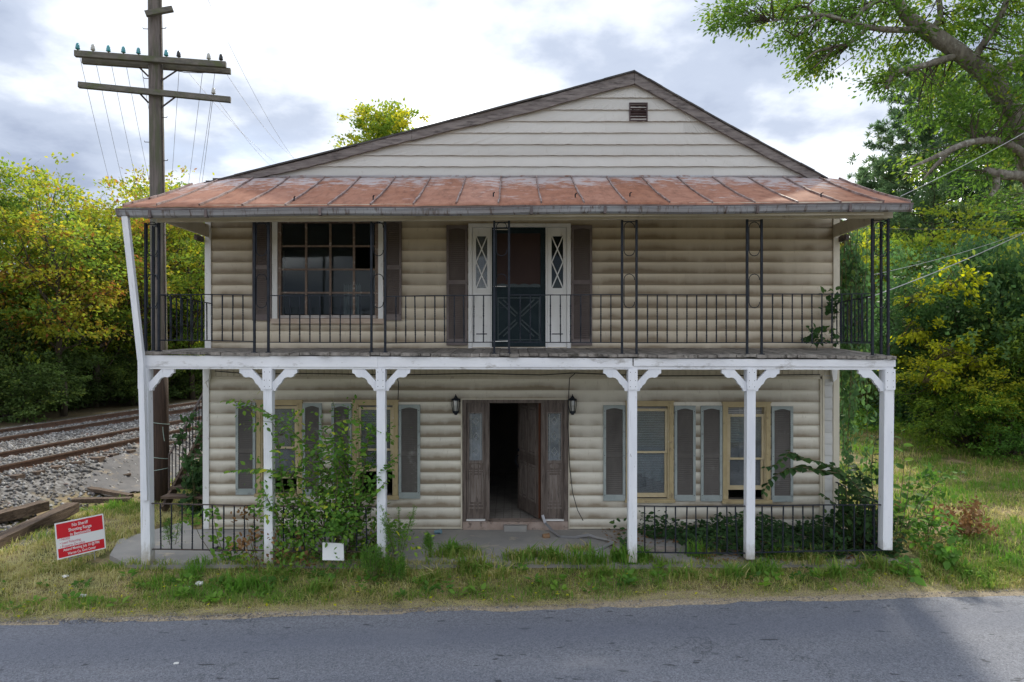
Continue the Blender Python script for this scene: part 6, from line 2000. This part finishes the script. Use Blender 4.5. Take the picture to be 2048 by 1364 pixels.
# small yellow sprays among the vines
for px, py, Y, r_, lab in ((1838, 590, 20.0, 0.55, 'yellow leafed spray on the left flank of the vines'), (1828, 655, 20.2, 0.5, 'yellow spray low on the left of the vines'), (1912, 560, 19.0, 0.4, 'yellow green spray near the top of the vines'), (1808, 720, 22, 0.45, 'yellow spray by the corner post collar'), (1900, 700, 18.9, 0.55, 'yellow spray highest on the bush over the bank'), (1880, 745, 18.5, 0.5, 'yellow spray hanging lowest over the bank'), (1960, 720, 18.6, 0.4, 'yellow spray on the right of the bush over the bank')):
    n = 340
    c = np.array(at(px, py, Y-0.9)); spr = rng.normal(size=(11, 3))*np.array([0.62, 0.55, 0.5])*r_
    k1 = spr[rng.integers(0, 11, n)]+rng.normal(size=(n, 3))*np.array([0.2, 0.2, 0.14])*r_
    V, Fq = leaf_quads(c+k1, unit(k1+rng.normal(size=(n,3))*0.3+np.array([0,0,-.3])), unit(np.array([0,-0.3,1.0])+rng.normal(size=(n,3))*0.6), 0.115*rng.uniform(0.7, 1.3, n))
    root = thing('yellow_spray', tuple(c-np.array([0,0,r_])), lab, 'branch', 'yellow sprays among the vines')
    w = MB()
    for _ in range(9):
        w.tube([tuple(c+np.array([0.1, 0.9, -0.3])), tuple(c+rng.normal(size=3)*0.12), tuple(c+rng.normal(size=3)*r_*0.5)], [0.02, 0.012, 0.004], 4, cap=False)
    w.build('stem', M['stem'], root)
    link('foliage', np_mesh('spray', V, Fq, np.repeat(np.clip(rng.normal(0.30, 0.26, n), 0, 1), 4)), M['leaf_yellow'], root)

# ground cover on the bank
n = 26000
px_ = rng.uniform(1690, 2090, n); Y_ = 19.0+rng.random(n)*13
X_ = (px_-1024)/F*Y_
edge = 20.6 + 1.6*np.sin(X_*0.9) + 1.5*(15-X_)*0.35
keep = Y_ > edge + rng.normal(0, 0.7, n)
X_, Y_ = X_[keep], Y_[keep]; n = len(X_)
Z_ = gz(X_, Y_) + 0.06 + 0.40*rng.random(n)**2*vnoise(X_*1.2, Y_*1.2, 3)
C = np.stack([X_, Y_, Z_], 1)
V, Fq = leaf_quads(C, rand_dirs(n, 0.4), unit(np.array([0,-0.4,1.0])+rng.normal(size=(n,3))*0.5), 0.12*rng.uniform(0.6, 1.5, n))
o = link('ground_cover', np_mesh('ground_cover', V, Fq, np.repeat(np.clip(rng.normal(0.55, 0.2, n), 0, 1), 4)), M['leaf_bush'], kind='stuff')
tag(o, 'low leafy ground cover on the bank below the shrubs', 'ground cover')

# ------------------------------------------------------------------ leafy plants near the house
def leaf_unit_mesh(nm, m):
    me = bpy.data.meshes.new(nm)
    f = [tuple(q) for q in LEAF8Q]+[tuple(q) for q in LEAF8T]
    me.from_pydata([tuple(v) for v in LEAF8], [], f)
    me.materials.append(m)
    return me
def leaf_variants(nm, m, tints):
    out = []
    for t in tints:
        me = leaf_unit_mesh(nm, m)
        a = me.attributes.new('tint', 'FLOAT', 'POINT'); a.data.foreach_set('value', [t]*len(me.vertices))
        out.append(me)
    return out
def basis(a, n, s, p):
    a = Vector(a).normalized(); n = Vector(n)
    x = a.cross(n)
    if x.length < 1e-3: x = a.cross(Vector((1, 0, 0)))
    x.normalize(); z = x.cross(a)
    m = Matrix((x*s, a*s, z*s)).transposed().to_4x4(); m.translation = p
    return m
def ovate(C, A, Nn, S, wid=1.0):
    """batch of broad leaves (quads, the tip pair as one)"""
    A = unit(A); B = unit(np.cross(A, Nn)); Nn = np.cross(B, A)
    T = LEAF8
    V = C[:,None,:] + S[:,None,None]*(T[None,:,1,None]*A[:,None,:] + wid*T[None,:,0,None]*B[:,None,:] + T[None,:,2,None]*Nn[:,None,:])
    base_ = (np.arange(len(C))*10)[:,None,None]
    Q = np.concatenate([LEAF8Q, np.array([(9,3,4,5)])])
    return V.reshape(-1, 3), (Q[None]+base_).reshape(-1, 4)
def smooth_path(pts, k=6):
    out = []
    for i in range(len(pts)-1):
        p0, p1, p2, p3 = pts[max(i-1,0)], pts[i], pts[i+1], pts[min(i+2,len(pts)-1)]
        for j in range(k):
            t = j/k
            out.append(0.5*((2*p1)+(p2-p0)*t+(2*p0-5*p1+4*p2-p3)*t*t+(3*p1-p0-3*p2+p3)*t**3))
    out.append(pts[-1]); return out
def shoot_leaves(path, start, step, size, spread=0.8, droop=0.3):
    """yield (point, direction, normal, size) of leaves along a shoot"""
    acc, nxt = 0.0, start; side = 1
    tot = sum((b_-a_).length for a_, b_ in zip(path[:-1], path[1:]))
    for a_, b_ in zip(path[:-1], path[1:]):
        d = b_-a_; L = d.length
        while acc+L > nxt:
            p = a_+d*((nxt-acc)/max(L, 1e-6)); dn = d.normalized()
            lat = dn.cross(Vector((0, 0, 1)))
            if lat.length < 0.3: lat = Vector((random.uniform(-1,1), random.uniform(-1,1), 0))
            lat.normalize()
            a2 = dn*0.5+lat*(side*spread)+Vector((random.uniform(-.4,.4), random.uniform(-.5,.2), random.uniform(-.2,.4)-droop))
            nn = Vector((random.uniform(-.4,.4), random.uniform(-.9,-.1), 1.0))
            fr = nxt/tot
            yield p, a2, nn, size*random.uniform(0.65, 1.2)*(1.0-0.35*max(0, fr-0.8)/0.2)
            side = -side; nxt += step*random.uniform(0.7, 1.3)
        acc += L

# the big bush in front of the left windows
bush = thing('large_bush', at(690, 1112, 10.15), 'big straggly green bush with arching shoots in front of the left windows', 'bush')
shoots = [([(690,1112),(676,1010),(652,940),(608,885),(545,832),(492,806),(447,801)], [0,-.05,-.1,-.18,-.25,-.28,-.3]),
          ([(682,1105),(645,990),(592,952),(522,938),(449,943)], [0,-.05,-.15,-.22,-.25]),
          ([(700,1105),(700,1000),(691,905),(681,850),(664,800)], [0,0.05,.1,.1,.1]),
          ([(704,1105),(722,1000),(732,905),(748,858),(786,872)], [0,-.05,-.1,-.15,-.15]),
          ([(700,1105),(742,1000),(770,935),(795,912)], [0,-.1,-.2,-.25]),
          ([(662,1105),(602,1030),(572,1000),(558,900),(556,830)], [0,-.1,-.2,-.3,-.3]),
          ([(690,1105),(652,1020),(640,940),(628,862)], [0,.1,.15,.15]),
          ([(640,1110),(580,1065),(542,1012),(528,978)], [0,-.1,-.2,-.25]),
          ([(695,1108),(712,1040),(708,960),(722,895),(716,830)], [0,-.15,-.25,-.25,-.2]),
          ([(690,1108),(668,1040),(675,960),(655,900),(640,830)], [0,-.2,-.28,-.3,-.3]),
          ([(670,1108),(625,1050),(600,1000),(580,960),(570,930)], [0,-.15,-.25,-.3,-.32]),
          ([(650,860),(690,840),(740,850),(770,890)], [-.1,-.1,-.1,-.1]),
          ([(575,965),(600,930),(625,905),(650,890)], [-.2,-.2,-.2,-.2]),
          ([(720,1000),(750,985),(775,960)], [-.1,-.2,-.25]),
          ([(700,1090),(760,1060),(790,1040)], [0,-.1,-.15])]
LV = leaf_variants('leaf', M['leaf_bush'], (0.12, 0.3, 0.5, 0.62, 0.75, 0.88, 0.97))
b = MB(); CC, AA, NN, SS, TT = [], [], [], [], []
cnt = 0
for k, (pts, dy) in enumerate(shoots):
    path = smooth_path([at(p[0], p[1], 10.15+d) for p, d in zip(pts, dy)])
    m_ = len(path)
    b.tube(path, [0.014*(1-0.85*i/m_) for i in range(m_)], 5, cap=False)
    main = k < 7
    for p, a_, nn, s in shoot_leaves(path, 0.35 if len(pts) > 4 else 0.1, 0.030 if main else 0.034, 0.125, 1.0, 0.45):
        yel = 0.35 if (abs(p.x-wx(575, 10)) < 0.3 and 0.9 < p.z < 1.6) else 0.0
        if main and cnt < 290:
            o = link('leaf', LV[min(6, int(random.random()*5.2)) if random.random() > yel else random.choice((5, 6))], None, bush)
            # the bush is an empty: keep the inverse, write the world matrix through basis
            o.matrix_basis = basis(a_, nn, s, p); cnt += 1
        else:
            CC.append(p); AA.append(a_); NN.append(nn); SS.append(s); TT.append(random.gauss(0.45, 0.2))
# twiggy filling of the bush
fill = [(560,860,40,120),(500,815,28,70),(545,960,45,120),(600,920,45,120),(650,1030,95,520),(600,1065,70,380),(712,1010,70,420),(690,935,60,420),(640,985,70,380),(735,900,42,200),(700,870,50,260),(580,1015,45,200),(660,1085,80,480),(745,1060,55,240),(560,1085,40,150),(725,1085,60,260),(675,1000,60,300)]
for px, py, rp, n in fill:
    n = int(n*(1.05 if py > 1000 else 0.6))
    c = np.array(at(px, py, 10.1)); r_ = rp/F*10
    nsp = max(4, n//32)
    spr = c+rng.normal(size=(nsp, 3))*np.array([0.55, 0.55, 0.5])*r_
    spr[:,1] = np.clip(spr[:,1], 9.7, 11.2); spr[:,2] = np.maximum(spr[:,2], 0.02)
    for s_ in spr:
        b.tube([tuple(c+np.array([0,0,-0.3*r_])), tuple((c+s_)/2+rng.normal(0,0.03,3)), tuple(s_)], [0.006, 0.004, 0.0015], 4, cap=False)
        m_ = n//nsp
        q = s_+rng.normal(size=(m_,3))*np.array([0.11,0.10,0.09])
        CC += [Vector(v) for v in q]; AA += [Vector(v) for v in unit(q-s_+rng.normal(size=(m_,3))*0.06+np.array([0,0,-0.03]))]
        NN += [Vector(v) for v in unit(np.array([0,-0.5,1.0])+rng.normal(size=(m_,3))*0.5)]
        SS += list(0.075*rng.uniform(0.5, 1.25, m_)); tb_ = rng.uniform(0.1, 0.85); TT += list(np.clip(tb_+rng.normal(0, 0.12, m_), 0, 1))
V, Fq = ovate(np.array(CC), np.array(AA), np.array(NN), np.array(SS))
link('foliage', np_mesh('bush_foliage', V, Fq, np.repeat(np.clip(TT, 0, 1), 10)), M['leaf_bush'], bush, kind='stuff')
b.build('stem', M['stem'], bush)

# the sapling at the right end of the porch
sap = thing('broadleaf_sapling', at(1770, 1085, 10.5), 'dark broad leaved sapling arching left over the right railing', 'sapling')
SV = leaf_variants('leaf', M['leaf_ivy'], (0.2, 0.5, 0.75, 0.95))
shoots = [([(1765,1085),(1742,1020),(1700,958),(1650,928),(1605,915),(1572,900)], [0,-.1,-.2,-.25,-.3,-.3]),
          ([(1690,950),(1640,940),(1590,935),(1545,955),(1527,985)], [-.2,-.3,-.35,-.38,-.4]),
          ([(1605,918),(1580,905),(1560,925),(1530,935)], [-.3,-.35,-.4,-.4]),
          ([(1760,1080),(1748,1000),(1742,940),(1752,870)], [0,.1,.1,.1]),
          ([(1755,1080),(1700,1010),(1690,970),(1670,930)], [0,-.05,-.1,-.1]),
          ([(1750,1085),(1705,1040),(1660,1000),(1640,985)], [0,0,.1,.1]),
          ([(1770,1080),(1720,1000),(1725,950),(1700,925)], [0,.2,.3,.3])]
b = MB(); cnt = 0
for k, (pts, dy) in enumerate(shoots):
    path = smooth_path([at(p[0], p[1], 10.5+d) for p, d in zip(pts, dy)])
    m_ = len(path); b.tube(path, [0.013*(1-0.8*i/m_) for i in range(m_)], 5, cap=False)
    for p, a_, nn, s in shoot_leaves(path, 0.25 if k not in (1, 2) else 0.03, 0.048 if k != 3 else 0.07, 0.185 if k != 3 else 0.15, 1.0, 0.35):
        o = link('leaf', random.choice(SV[:3] if random.random() < 0.9 else SV), None, sap)
        o.matrix_basis = basis(a_, nn, s, p); cnt += 1
b.build('stem', M['stem'], sap)

def weedy(name, loc, label, cat, shoots, depth, size, mats, step, group=None, spread=1.0, leafm=None, as_parts=0, droop=0.3, r=0.008):
    root = thing(name, loc, label, cat, group)
    b = MB(); CC, AA, NN, SS, TT = [], [], [], [], []
    for pts, dy in shoots:
        path = smooth_path([at(p[0], p[1], depth+d) for p, d in zip(pts, dy)])
        m_ = len(path); b.tube(path, [r*(1-0.8*i/m_) for i in range(m_)], 5, cap=False)
        for p, a_, nn, s in shoot_leaves(path, step*1.5, step, size, spread, droop):
            CC.append(p); AA.append(a_); NN.append(nn); SS.append(s); TT.append(random.gauss(0.45, 0.25))
    b.build('stem', M['stem'], root)
    if as_parts:
        LVV = leaf_variants('leaf', M[mats], (0.15, 0.4, 0.6, 0.85))
        for p, a_, nn, s in zip(CC, AA, NN, SS):
            o = link('leaf', random.choice(LVV), None, root); o.matrix_basis = basis(a_, nn, s, p)
    else:
        V, Fq = ovate(np.array(CC), np.array(AA), np.array(NN), np.array(SS))
        link('foliage', np_mesh(name+'_foliage', V, Fq, np.repeat(np.clip(TT, 0, 1), 10)), M[mats], root)
    return root
# stems right of the corner post
weedy('tall_weed', at(1800, 1085, 10.1), 'sparse tall weed with light green leaves right of the corner post', 'weed',
      [([(1795,1088),(1812,1010),(1818,960),(1824,925)], [0]*4), ([(1797,1088),(1835,1010),(1875,965),(1935,938)], [0,0,.1,.2]), ([(1800,1088),(1850,1000),(1900,930)], [0,.1,.2]), ([(1790,1085),(1800,1000),(1808,920),(1800,850)], [0,.3,.5,.6]), ([(1800,1085),(1830,1040),(1880,1030),(1910,1040)], [0,-.1,-.1,-.1])], 10.3, 0.16, 'leaf_bush', 0.13, as_parts=1)
def clump(name, px, py, Y, rx_, ry_, rz_, n, size, m, label, cat, group=None, tb=(0.2, 0.8), stems=8):
    c = np.array([wx(px, Y), Y, gz1(wx(px, Y), Y) if py is None else H+(692-py)/F*Y])
    root = thing(name, tuple(c), label, cat, group)
    q = np.abs(rng.normal(size=(n, 3)))*np.array([1,1,1])
    q = rng.normal(size=(n, 3))*np.array([rx_*0.55, ry_*0.55, 0]) + np.array([0,0,1])*(rz_*np.abs(rng.normal(0, 0.55, n)))[:,None]
    nsp = max(5, n//28); spr = q[rng.integers(0, n, nsp)]; w_ = rng.integers(0, nsp, n)
    q = spr[w_]+rng.normal(size=(n,3))*np.array([0.08, 0.08, 0.06]); q[:,2] = np.maximum(q[:,2], 0.01)
    V, Fq = ovate(c+q, unit(rng.normal(size=(n,3))*0.8+np.array([0,0,0.15])), unit(np.array([0,-0.5,1.0])+rng.normal(size=(n,3))*0.5), size*rng.uniform(0.55, 1.3, n))
    tt = rng.uniform(*tb, nsp)[w_]+rng.normal(0, 0.1, n)
    b = MB()
    for k in range(nsp): b.tube([tuple(c+spr[k]*np.array([0.35,0.35,0])), tuple(c+spr[k]*np.array([.8,.8,.6])), tuple(c+spr[k])], [0.005,0.004,0.002], 4, cap=False)
    b.build('stem', M['stem'], root)
    link('foliage', np_mesh(name+'_foliage', V, Fq, np.repeat(np.clip(tt, 0, 1), 10)), M[m], root)
    return root
clump('green_thicket', 1712, None, 10.7, 0.50, 0.45, 1.0, 900, 0.10, 'leaf_ivy', 'dense dark green weeds behind the right end of the railing', 'weeds')
clump('green_thicket', 1845, None, 10.6, 0.55, 0.5, 0.85, 800, 0.085, 'leaf_bush', 'tangle of green weeds beside the corner post in the yard', 'weeds', tb=(0.0, 0.6))
clump('dry_brush', 1935, None, 10.9, 0.40, 0.25, 0.42, 330, 0.085, 'leaf_dead', 'heap of dead brown twigs and leaves in the yard', 'dead brush')
clump('dry_brush', 528, None, 10.0, 0.42, 0.12, 0.75, 300, 0.065, 'leaf_dead', 'dead brown leaves caught in the left railing', 'dead brush', stems=4)
clump('rail_vine', 470, None, 10.1, 0.45, 0.15, 0.75, 260, 0.08, 'leaf_bush', 'light green vine climbing through the left railing', 'vine')
clump('stair_vine', 396, None, 13.3, 0.26, 0.55, 1.5, 900, 0.12, 'leaf_ivy', 'green creeper growing over the outside stair by the house corner', 'vine')
clump('leafy_weed', 1900, None, 9.9, 0.15, 0.1, 0.22, 60, 0.14, 'leaf_bush', 'small light green weed in the grass right of the corner post', 'weed', 'weeds in the right yard')
clump('leafy_weed', 1812, None, 9.55, 0.15, 0.1, 0.20, 50, 0.15, 'leaf_bush', 'broad leaved weed at the foot of the corner post', 'weed', 'weeds in the right yard')
clump('dry_brush', 1880, None, 11.9, 0.5, 0.3, 0.3, 200, 0.08, 'leaf_dead', 'brownish dry weeds behind the tall weed in the yard', 'dead brush')
# ivy over the right half of the porch floor
n = 4600
x_ = rng.uniform(wx(1245, 10.8), wx(1760, 10.8), n); y_ = rng.uniform(10.12, 11.72, n)
dens = vnoise(x_*2.1, y_*2.1, 12)*0.7+vnoise(x_*0.8, y_*0.8, 13)*0.5 + 0.12*(x_-2.5)/3 + 0.10*(y_-10.9)
keep = dens > 0.56; x_, y_ = x_[keep], y_[keep]; n = len(x_)
z_ = 0.03+0.30*rng.random(n)**1.6*np.clip(vnoise(x_*1.7, y_*1.7, 14)*1.5, 0.2, 1.2)
V, Fq = ovate(np.stack([x_, y_, z_], 1), unit(rng.normal(size=(n,3))*np.array([1,1,0.3])), unit(np.array([0,-0.5,1.0])+rng.normal(size=(n,3))*0.4), 0.085*rng.uniform(0.6, 1.3, n))
o = link('ivy', np_mesh('ivy', V, Fq, np.repeat(np.clip(rng.normal(0.4, 0.22, n), 0, 1), 10)), M['leaf_ivy'], kind='stuff')
tag(o, 'dark ivy spreading over the right half of the porch floor', 'ivy')
n = 2600
x_ = rng.uniform(wx(1215, 10.8), wx(1770, 10.8), n); y_ = rng.uniform(10.0, 11.75, n)
k_ = vnoise(x_*1.6, y_*1.6, 22) > 0.42; x_, y_ = x_[k_], y_[k_]; n = len(x_)
V, Fq = leaf_quads(np.stack([x_, y_, 0.012+0.02*rng.random(n)], 1), unit(rng.normal(size=(n,3))*np.array([1,1,0.15])), unit(np.array([0,0,1.0])+rng.normal(size=(n,3))*0.25), 0.055*rng.uniform(0.6, 1.3, n))
o = link('leaf_litter', np_mesh('leaf_litter', V, Fq, np.repeat(rng.random(n), 4)), M['leaf_dead'], kind='stuff')
tag(o, 'dead brown leaves littering the right half of the porch floor', 'leaf litter')
# creeper hanging on the right side wall
root = thing('climbing_vine', (5.8, 12.6, 0), 'dark green creeper hanging down the right side wall of the house', 'vine')
C, T, w = [], [], MB()
for k in range(34):
    y0 = rng.uniform(11.95, 12.9); x0_ = 0.4835*y0+rng.uniform(-0.06, 0.42); zt0_ = rng.uniform(4.4, 5.5); ln = rng.uniform(1.4, 3.2)
    if k % 5 == 0: ln = rng.uniform(3.4, 4.4)
    pts = [np.array([x0_+0.05*math.sin(s*3+k), y0+0.05*math.cos(s*4+k), zt0_-ln*s]) for s in np.linspace(0, 1, 7)]
    w.tube([tuple(p) for p in pts], 0.006, 4, cap=False)
    w.tube([(5.72, y0, 5.55), tuple((pts[0]+np.array([5.72, y0, 5.6]))/2), tuple(pts[0])], 0.008, 4, cap=False)
    m_ = int(ln*34); s = rng.integers(0, 6, m_); f = rng.random(m_)[:,None]
    P_ = np.array(pts); C.append(P_[s]*(1-f)+P_[s+1]*f+rng.normal(size=(m_,3))*np.array([0.07,0.07,0.05])); T.append(np.clip(rng.normal(0.4, 0.2)+rng.normal(0,0.1,m_), 0, 0.9))
C, T = np.concatenate(C), np.concatenate(T); n = len(C)
V, Fq = ovate(C, unit(rng.normal(size=(n,3))*0.5+np.array([0,-0.1,-0.8])), unit(np.array([0.5,-0.8,0.5])+rng.normal(size=(n,3))*0.5), 0.11*rng.uniform(0.6, 1.25, n))
w.build('stem', M['stem'], root)
link('foliage', np_mesh('creeper', V, Fq, np.repeat(T, 10)), M['leaf_vine'], root)
clump('deck_vine', 1640, 688, 11.2, 0.35, 0.25, 0.22, 110, 0.10, 'leaf_ivy', 'small vine creeping over the right end of the balcony floor', 'vine')
clump('rail_creeper', 1668, 645, 11.6, 0.08, 0.12, 0.55, 60, 0.12, 'leaf_ivy', 'few vine leaves on the balcony railing at the right corner', 'vine')
# feathery dog fennel by the third post
def feathery(px, py, Y, h, n, label):
    c = at(px, py, Y); root = thing('feathery_weed', c, label, 'weed', 'feathery weeds by the porch')
    b = MB(); C, A, S = [], [], []
    for k in range(n):
        t = rng.uniform(0, 6.28); top = np.array(c)+np.array([math.cos(t)*h*0.33, math.sin(t)*h*0.2, h*rng.uniform(0.6, 1.0)])
        p0 = np.array(c)+np.array([math.cos(t)*0.05, math.sin(t)*0.05, 0])
        b.tube([tuple(p0), tuple((p0+top)/2+np.array([0,0,0.05])), tuple(top)], [0.005,0.004,0.0015], 4, cap=False)
        m_ = 150; f = rng.uniform(0.2, 1.0, m_)[:,None]
        q = p0*(1-f)+top*f+rng.normal(size=(m_,3))*0.055*(1.2-f)
        C.append(q); A.append(rand_dirs(m_)+np.array([0,0,0.5])); S.append(rng.uniform(0.03, 0.075, m_))
    C, A, S = map(np.concatenate, (C, A, S)); m_ = len(C)
    V, Fq = leaf_quads(C, A, rand_dirs(m_), S, 0.22)
    b.build('stem', M['stem'], root)
    link('foliage', np_mesh('feathery', V, Fq, np.repeat(np.clip(rng.normal(0.4, 0.15, m_), 0, 0.85), 4)), M['leaf_bush'], root)
feathery(797, 1112, 9.85, 0.75, 9, 'tall feathery green weed right of the third post')
feathery(745, 1150, 9.45, 0.42, 12, 'bushy feathery weed in the verge left of the third post')
feathery(790, 1160, 9.4, 0.36, 10, 'low feathery weed in the verge below the third post')
feathery(865, 1102, 9.98, 0.28, 6, 'small feathery weed on the porch edge left of the doorway')
feathery(345, 1090, 10.05, 0.42, 4, 'thin feathery weed in the left railing')

# ------------------------------------------------------------------ grass
def blades(x, y, h, w, lean, tint):
    n = len(x); z = gz(x, y)
    z = np.where((y > 9.9) & (x > -5.6) & (x < 5.8), np.maximum(z, 0.0), z) - 0.01
    t = rng.uniform(0, 2*math.pi, n); d = np.stack([np.cos(t), np.sin(t), np.zeros(n)], 1); sd_ = np.stack([-np.sin(t), np.cos(t), np.zeros(n)], 1)
    p = np.stack([x, y, z], 1); up = np.array([0, 0, 1.0])
    l1, l2 = lean*0.35, lean
    m_ = p + up*(h*0.55)[:,None] + d*(h*l1)[:,None]*0.6
    tp = p + up*(h*np.clip(1.0-0.25*lean, 0.15, 1))[:,None] + d*(h*l2)[:,None]
    w = w[:,None]
    V = np.stack([p-sd_*w, p+sd_*w, m_+sd_*w*0.75, m_-sd_*w*0.75, tp+sd_*w*0.12, tp-sd_*w*0.12], 1)
    Fq = (np.array([(0,1,2,3),(3,2,4,5)])[None]+(np.arange(n)*6)[:,None,None]).reshape(-1, 4)
    return V.reshape(-1, 3), Fq, np.repeat(tint, 6)
def grass(name, label, x, y, hmul=1.0, greenbias=0.0, hbase=0.06):
    g1 = vnoise(x*1.1, y*1.4, 31)*0.6+vnoise(x*3.3, y*3.3, 32)*0.4
    g2 = vnoise(x*0.5, y*0.5, 33)
    g3 = vnoise(x*7.5, y*7.5, 34)
    tint = np.clip(0.10+1.35*(g1-0.28)+0.35*(g2-0.5)+0.30*(g3-0.5)+greenbias+rng.normal(0, 0.20, len(x)), 0, 1)
    h = hbase*hmul*(0.35+1.0*g1+0.9*g3*g3)*rng.uniform(0.5, 1.6, len(x))
    w = np.maximum(0.0036, h*0.048)*rng.uniform(0.7, 1.5, len(x))
    lean = np.abs(rng.normal(0.55, 0.45, len(x)))+0.35*(1-tint)
    V, Fq, T = blades(x, y, h, w, lean, tint)
    o = link(name, np_mesh(name, V, Fq, T), M['grass'], kind='stuff')
    return tag(o, label, 'grass')
# verge between the road and the porch
n = 78000
x_ = rng.uniform(-9.5, 9.0, n); y_ = rng.uniform(8.0, 10.05, n)
e = road_edge(x_)
d = y_-e
k_ = (d > 0.05+0.28*vnoise(x_*1.5, y_*0, 41)) & (rng.random(n) < np.clip(0.25+d*1.5, 0, 1)) & ((y_ < 9.96+0.1*vnoise(x_*2, y_*2, 42)))
x_, y_, d = x_[k_], y_[k_], d[k_]
gb = np.clip((d-0.5)*0.45, -0.28, 0.02) + 0.14*np.exp(-((x_-1.0)/4.5)**2)
grass('verge_grass', 'mixed green and straw coloured grass on the verge between road and porch', x_, y_, 1.0+0.25*np.clip(d, 0, 1.2), gb, 0.050)
# tall green tufts along the porch edge
tx_, ty_ = [], []
tufts = [(905,1120,.16),(925,1118,.14),(1035,1128,.16),(1065,1120,.14),(985,1150,.12),(1155,1108,.10),(1170,1135,.14),(1245,1130,.12),(1275,1128,.14),(1385,1155,.16),(1400,1120,.12),(560,1150,.13),(600,1125,.13),(640,1172,.10),(490,1165,.12),(700,1125,.16),(760,1140,.16),(800,1145,.14),(860,1160,.12),(1470,1150,.12),(1520,1145,.12),(1620,1130,.14),(1660,1150,.1),(1750,1140,.12),(945,1140,.10),(1195,1150,.10),(1110,1130,.1),(580,1130,.14),(720,1150,.14),(1560,1125,.12)]
n_ = 240
for px, py, r_ in tufts:
    Y = F*(H+0.08)/(py-692)
    tx_.append(rng.normal((px-1024)/F*Y, r_*1.1, n_)); ty_.append(rng.normal(Y-0.05, r_*0.6, n_))
x_, y_ = np.concatenate(tx_), np.concatenate(ty_)
k_ = y_ > road_edge(x_)+0.25; x_, y_ = x_[k_], y_[k_]
grass('tall_grass_tufts', 'taller lush green grass tufts along the front of the porch', x_, y_, 1.0, 0.30, 0.125)
# low broad leaved weeds scattered through the verge
nr = 150
cx_ = rng.uniform(-8.0, 8.5, nr); cy_ = road_edge(cx_)+0.35+rng.random(nr)*1.1
k_ = cy_ < 9.9; cx_, cy_ = cx_[k_], cy_[k_]
nl = 9; ang_ = rng.uniform(0, 6.28, (len(cx_), nl)); rad_ = rng.uniform(0.02, 0.07, (len(cx_), nl))
X_ = (cx_[:,None]+np.cos(ang_)*rad_).ravel(); Y_ = (cy_[:,None]+np.sin(ang_)*rad_).ravel()
Z_ = gz(X_, Y_)+0.02+0.05*rng.random(len(X_))
A_ = np.stack([np.cos(ang_).ravel(), np.sin(ang_).ravel(), rng.uniform(0.1, 0.9, len(X_))], 1)
V, Fq = ovate(np.stack([X_, Y_, Z_], 1), unit(A_), unit(np.array([0,0,1.0])+rng.normal(size=(len(X_),3))*0.35), np.repeat(rng.uniform(0.05, 0.12, len(cx_)), nl))
o = link('verge_weeds', np_mesh('verge_weeds', V, Fq, np.repeat(np.repeat(rng.uniform(0.1, 0.8, len(cx_)), nl), 10)), M['leaf_bush'], kind='stuff')
tag(o, 'low broad leaved weeds scattered in the verge grass', 'weeds')
# dry flattened straw on the road edge
n = 30000
x_ = rng.uniform(-9.5, 9.0, n); y_ = road_edge(x_)+0.06+rng.exponential(0.30, n)
h = rng.uniform(0.04, 0.16, n); V, Fq, T = blades(x_, y_, h*0.35, np.full(n, 0.002), rng.uniform(1.5, 3.5, n), np.clip(rng.normal(0.06, 0.1, n), 0, 0.4))
o = link('dry_straw', np_mesh('dry_straw', V, Fq, T), M['grass'], kind='stuff')
tag(o, 'flattened dry straw along the road edge', 'straw')
# left yard
n = 48000
x_ = rng.uniform(-11, -5.6, n); y_ = rng.uniform(9.2, 16.5, n)
k_ = (x_ > track_x(y_)+0.9+0.5*vnoise(y_*1.3, x_*1.3, 51)) & ~((x_ > -6.3) & (y_ > 9.9) & (y_ < 12.3)) & (vnoise(x_*1.3, y_*0.9, 52) > 0.26+0.20*smooth01((y_-10.5)/3)*(x_ < -7.6))
x_, y_ = x_[k_], y_[k_]
grass('left_yard_grass', 'short yellowing grass left of the porch beside the apron', x_, y_, 1.0, -0.10, 0.075)
# right yard, thinning with distance
n = 150000
y_ = 9.2+20*rng.random(n)**1.55; x_ = 5.6+rng.random(n)*(3.5+0.72*y_)
k_ = (y_ > road_edge(x_)+0.1) & (vnoise(x_*0.9, y_*0.7, 61) > 0.17) & ~((x_ < 6.0) & (y_ < 23) & (y_ > 9.9))
x_, y_ = x_[k_], y_[k_]
grass('right_yard_grass', 'patchy sunlit yellow green grass of the yard right of the house', x_, y_, 0.8+0.045*y_, 0.12, 0.062)
# yellow fallen leaves
n = 260
x_ = rng.uniform(-8, 9, n); y_ = road_edge(x_)+0.1+rng.random(n)**1.5*1.3
V, Fq = leaf_quads(np.stack([x_, y_, gz(x_, y_)+0.05], 1), unit(rng.normal(size=(n,3))*np.array([1,1,0.25])), unit(np.array([0,-0.2,1.0])+rng.normal(size=(n,3))*0.3), 0.045*rng.uniform(0.6, 1.6, n))
o = link('fallen_leaves', np_mesh('fallen_leaves', V, Fq, np.repeat(rng.uniform(0.3, 1, n), 4)), M['leaf_yellow'], kind='stuff')
tag(o, 'scattered yellow fallen leaves on the verge', 'fallen leaves')
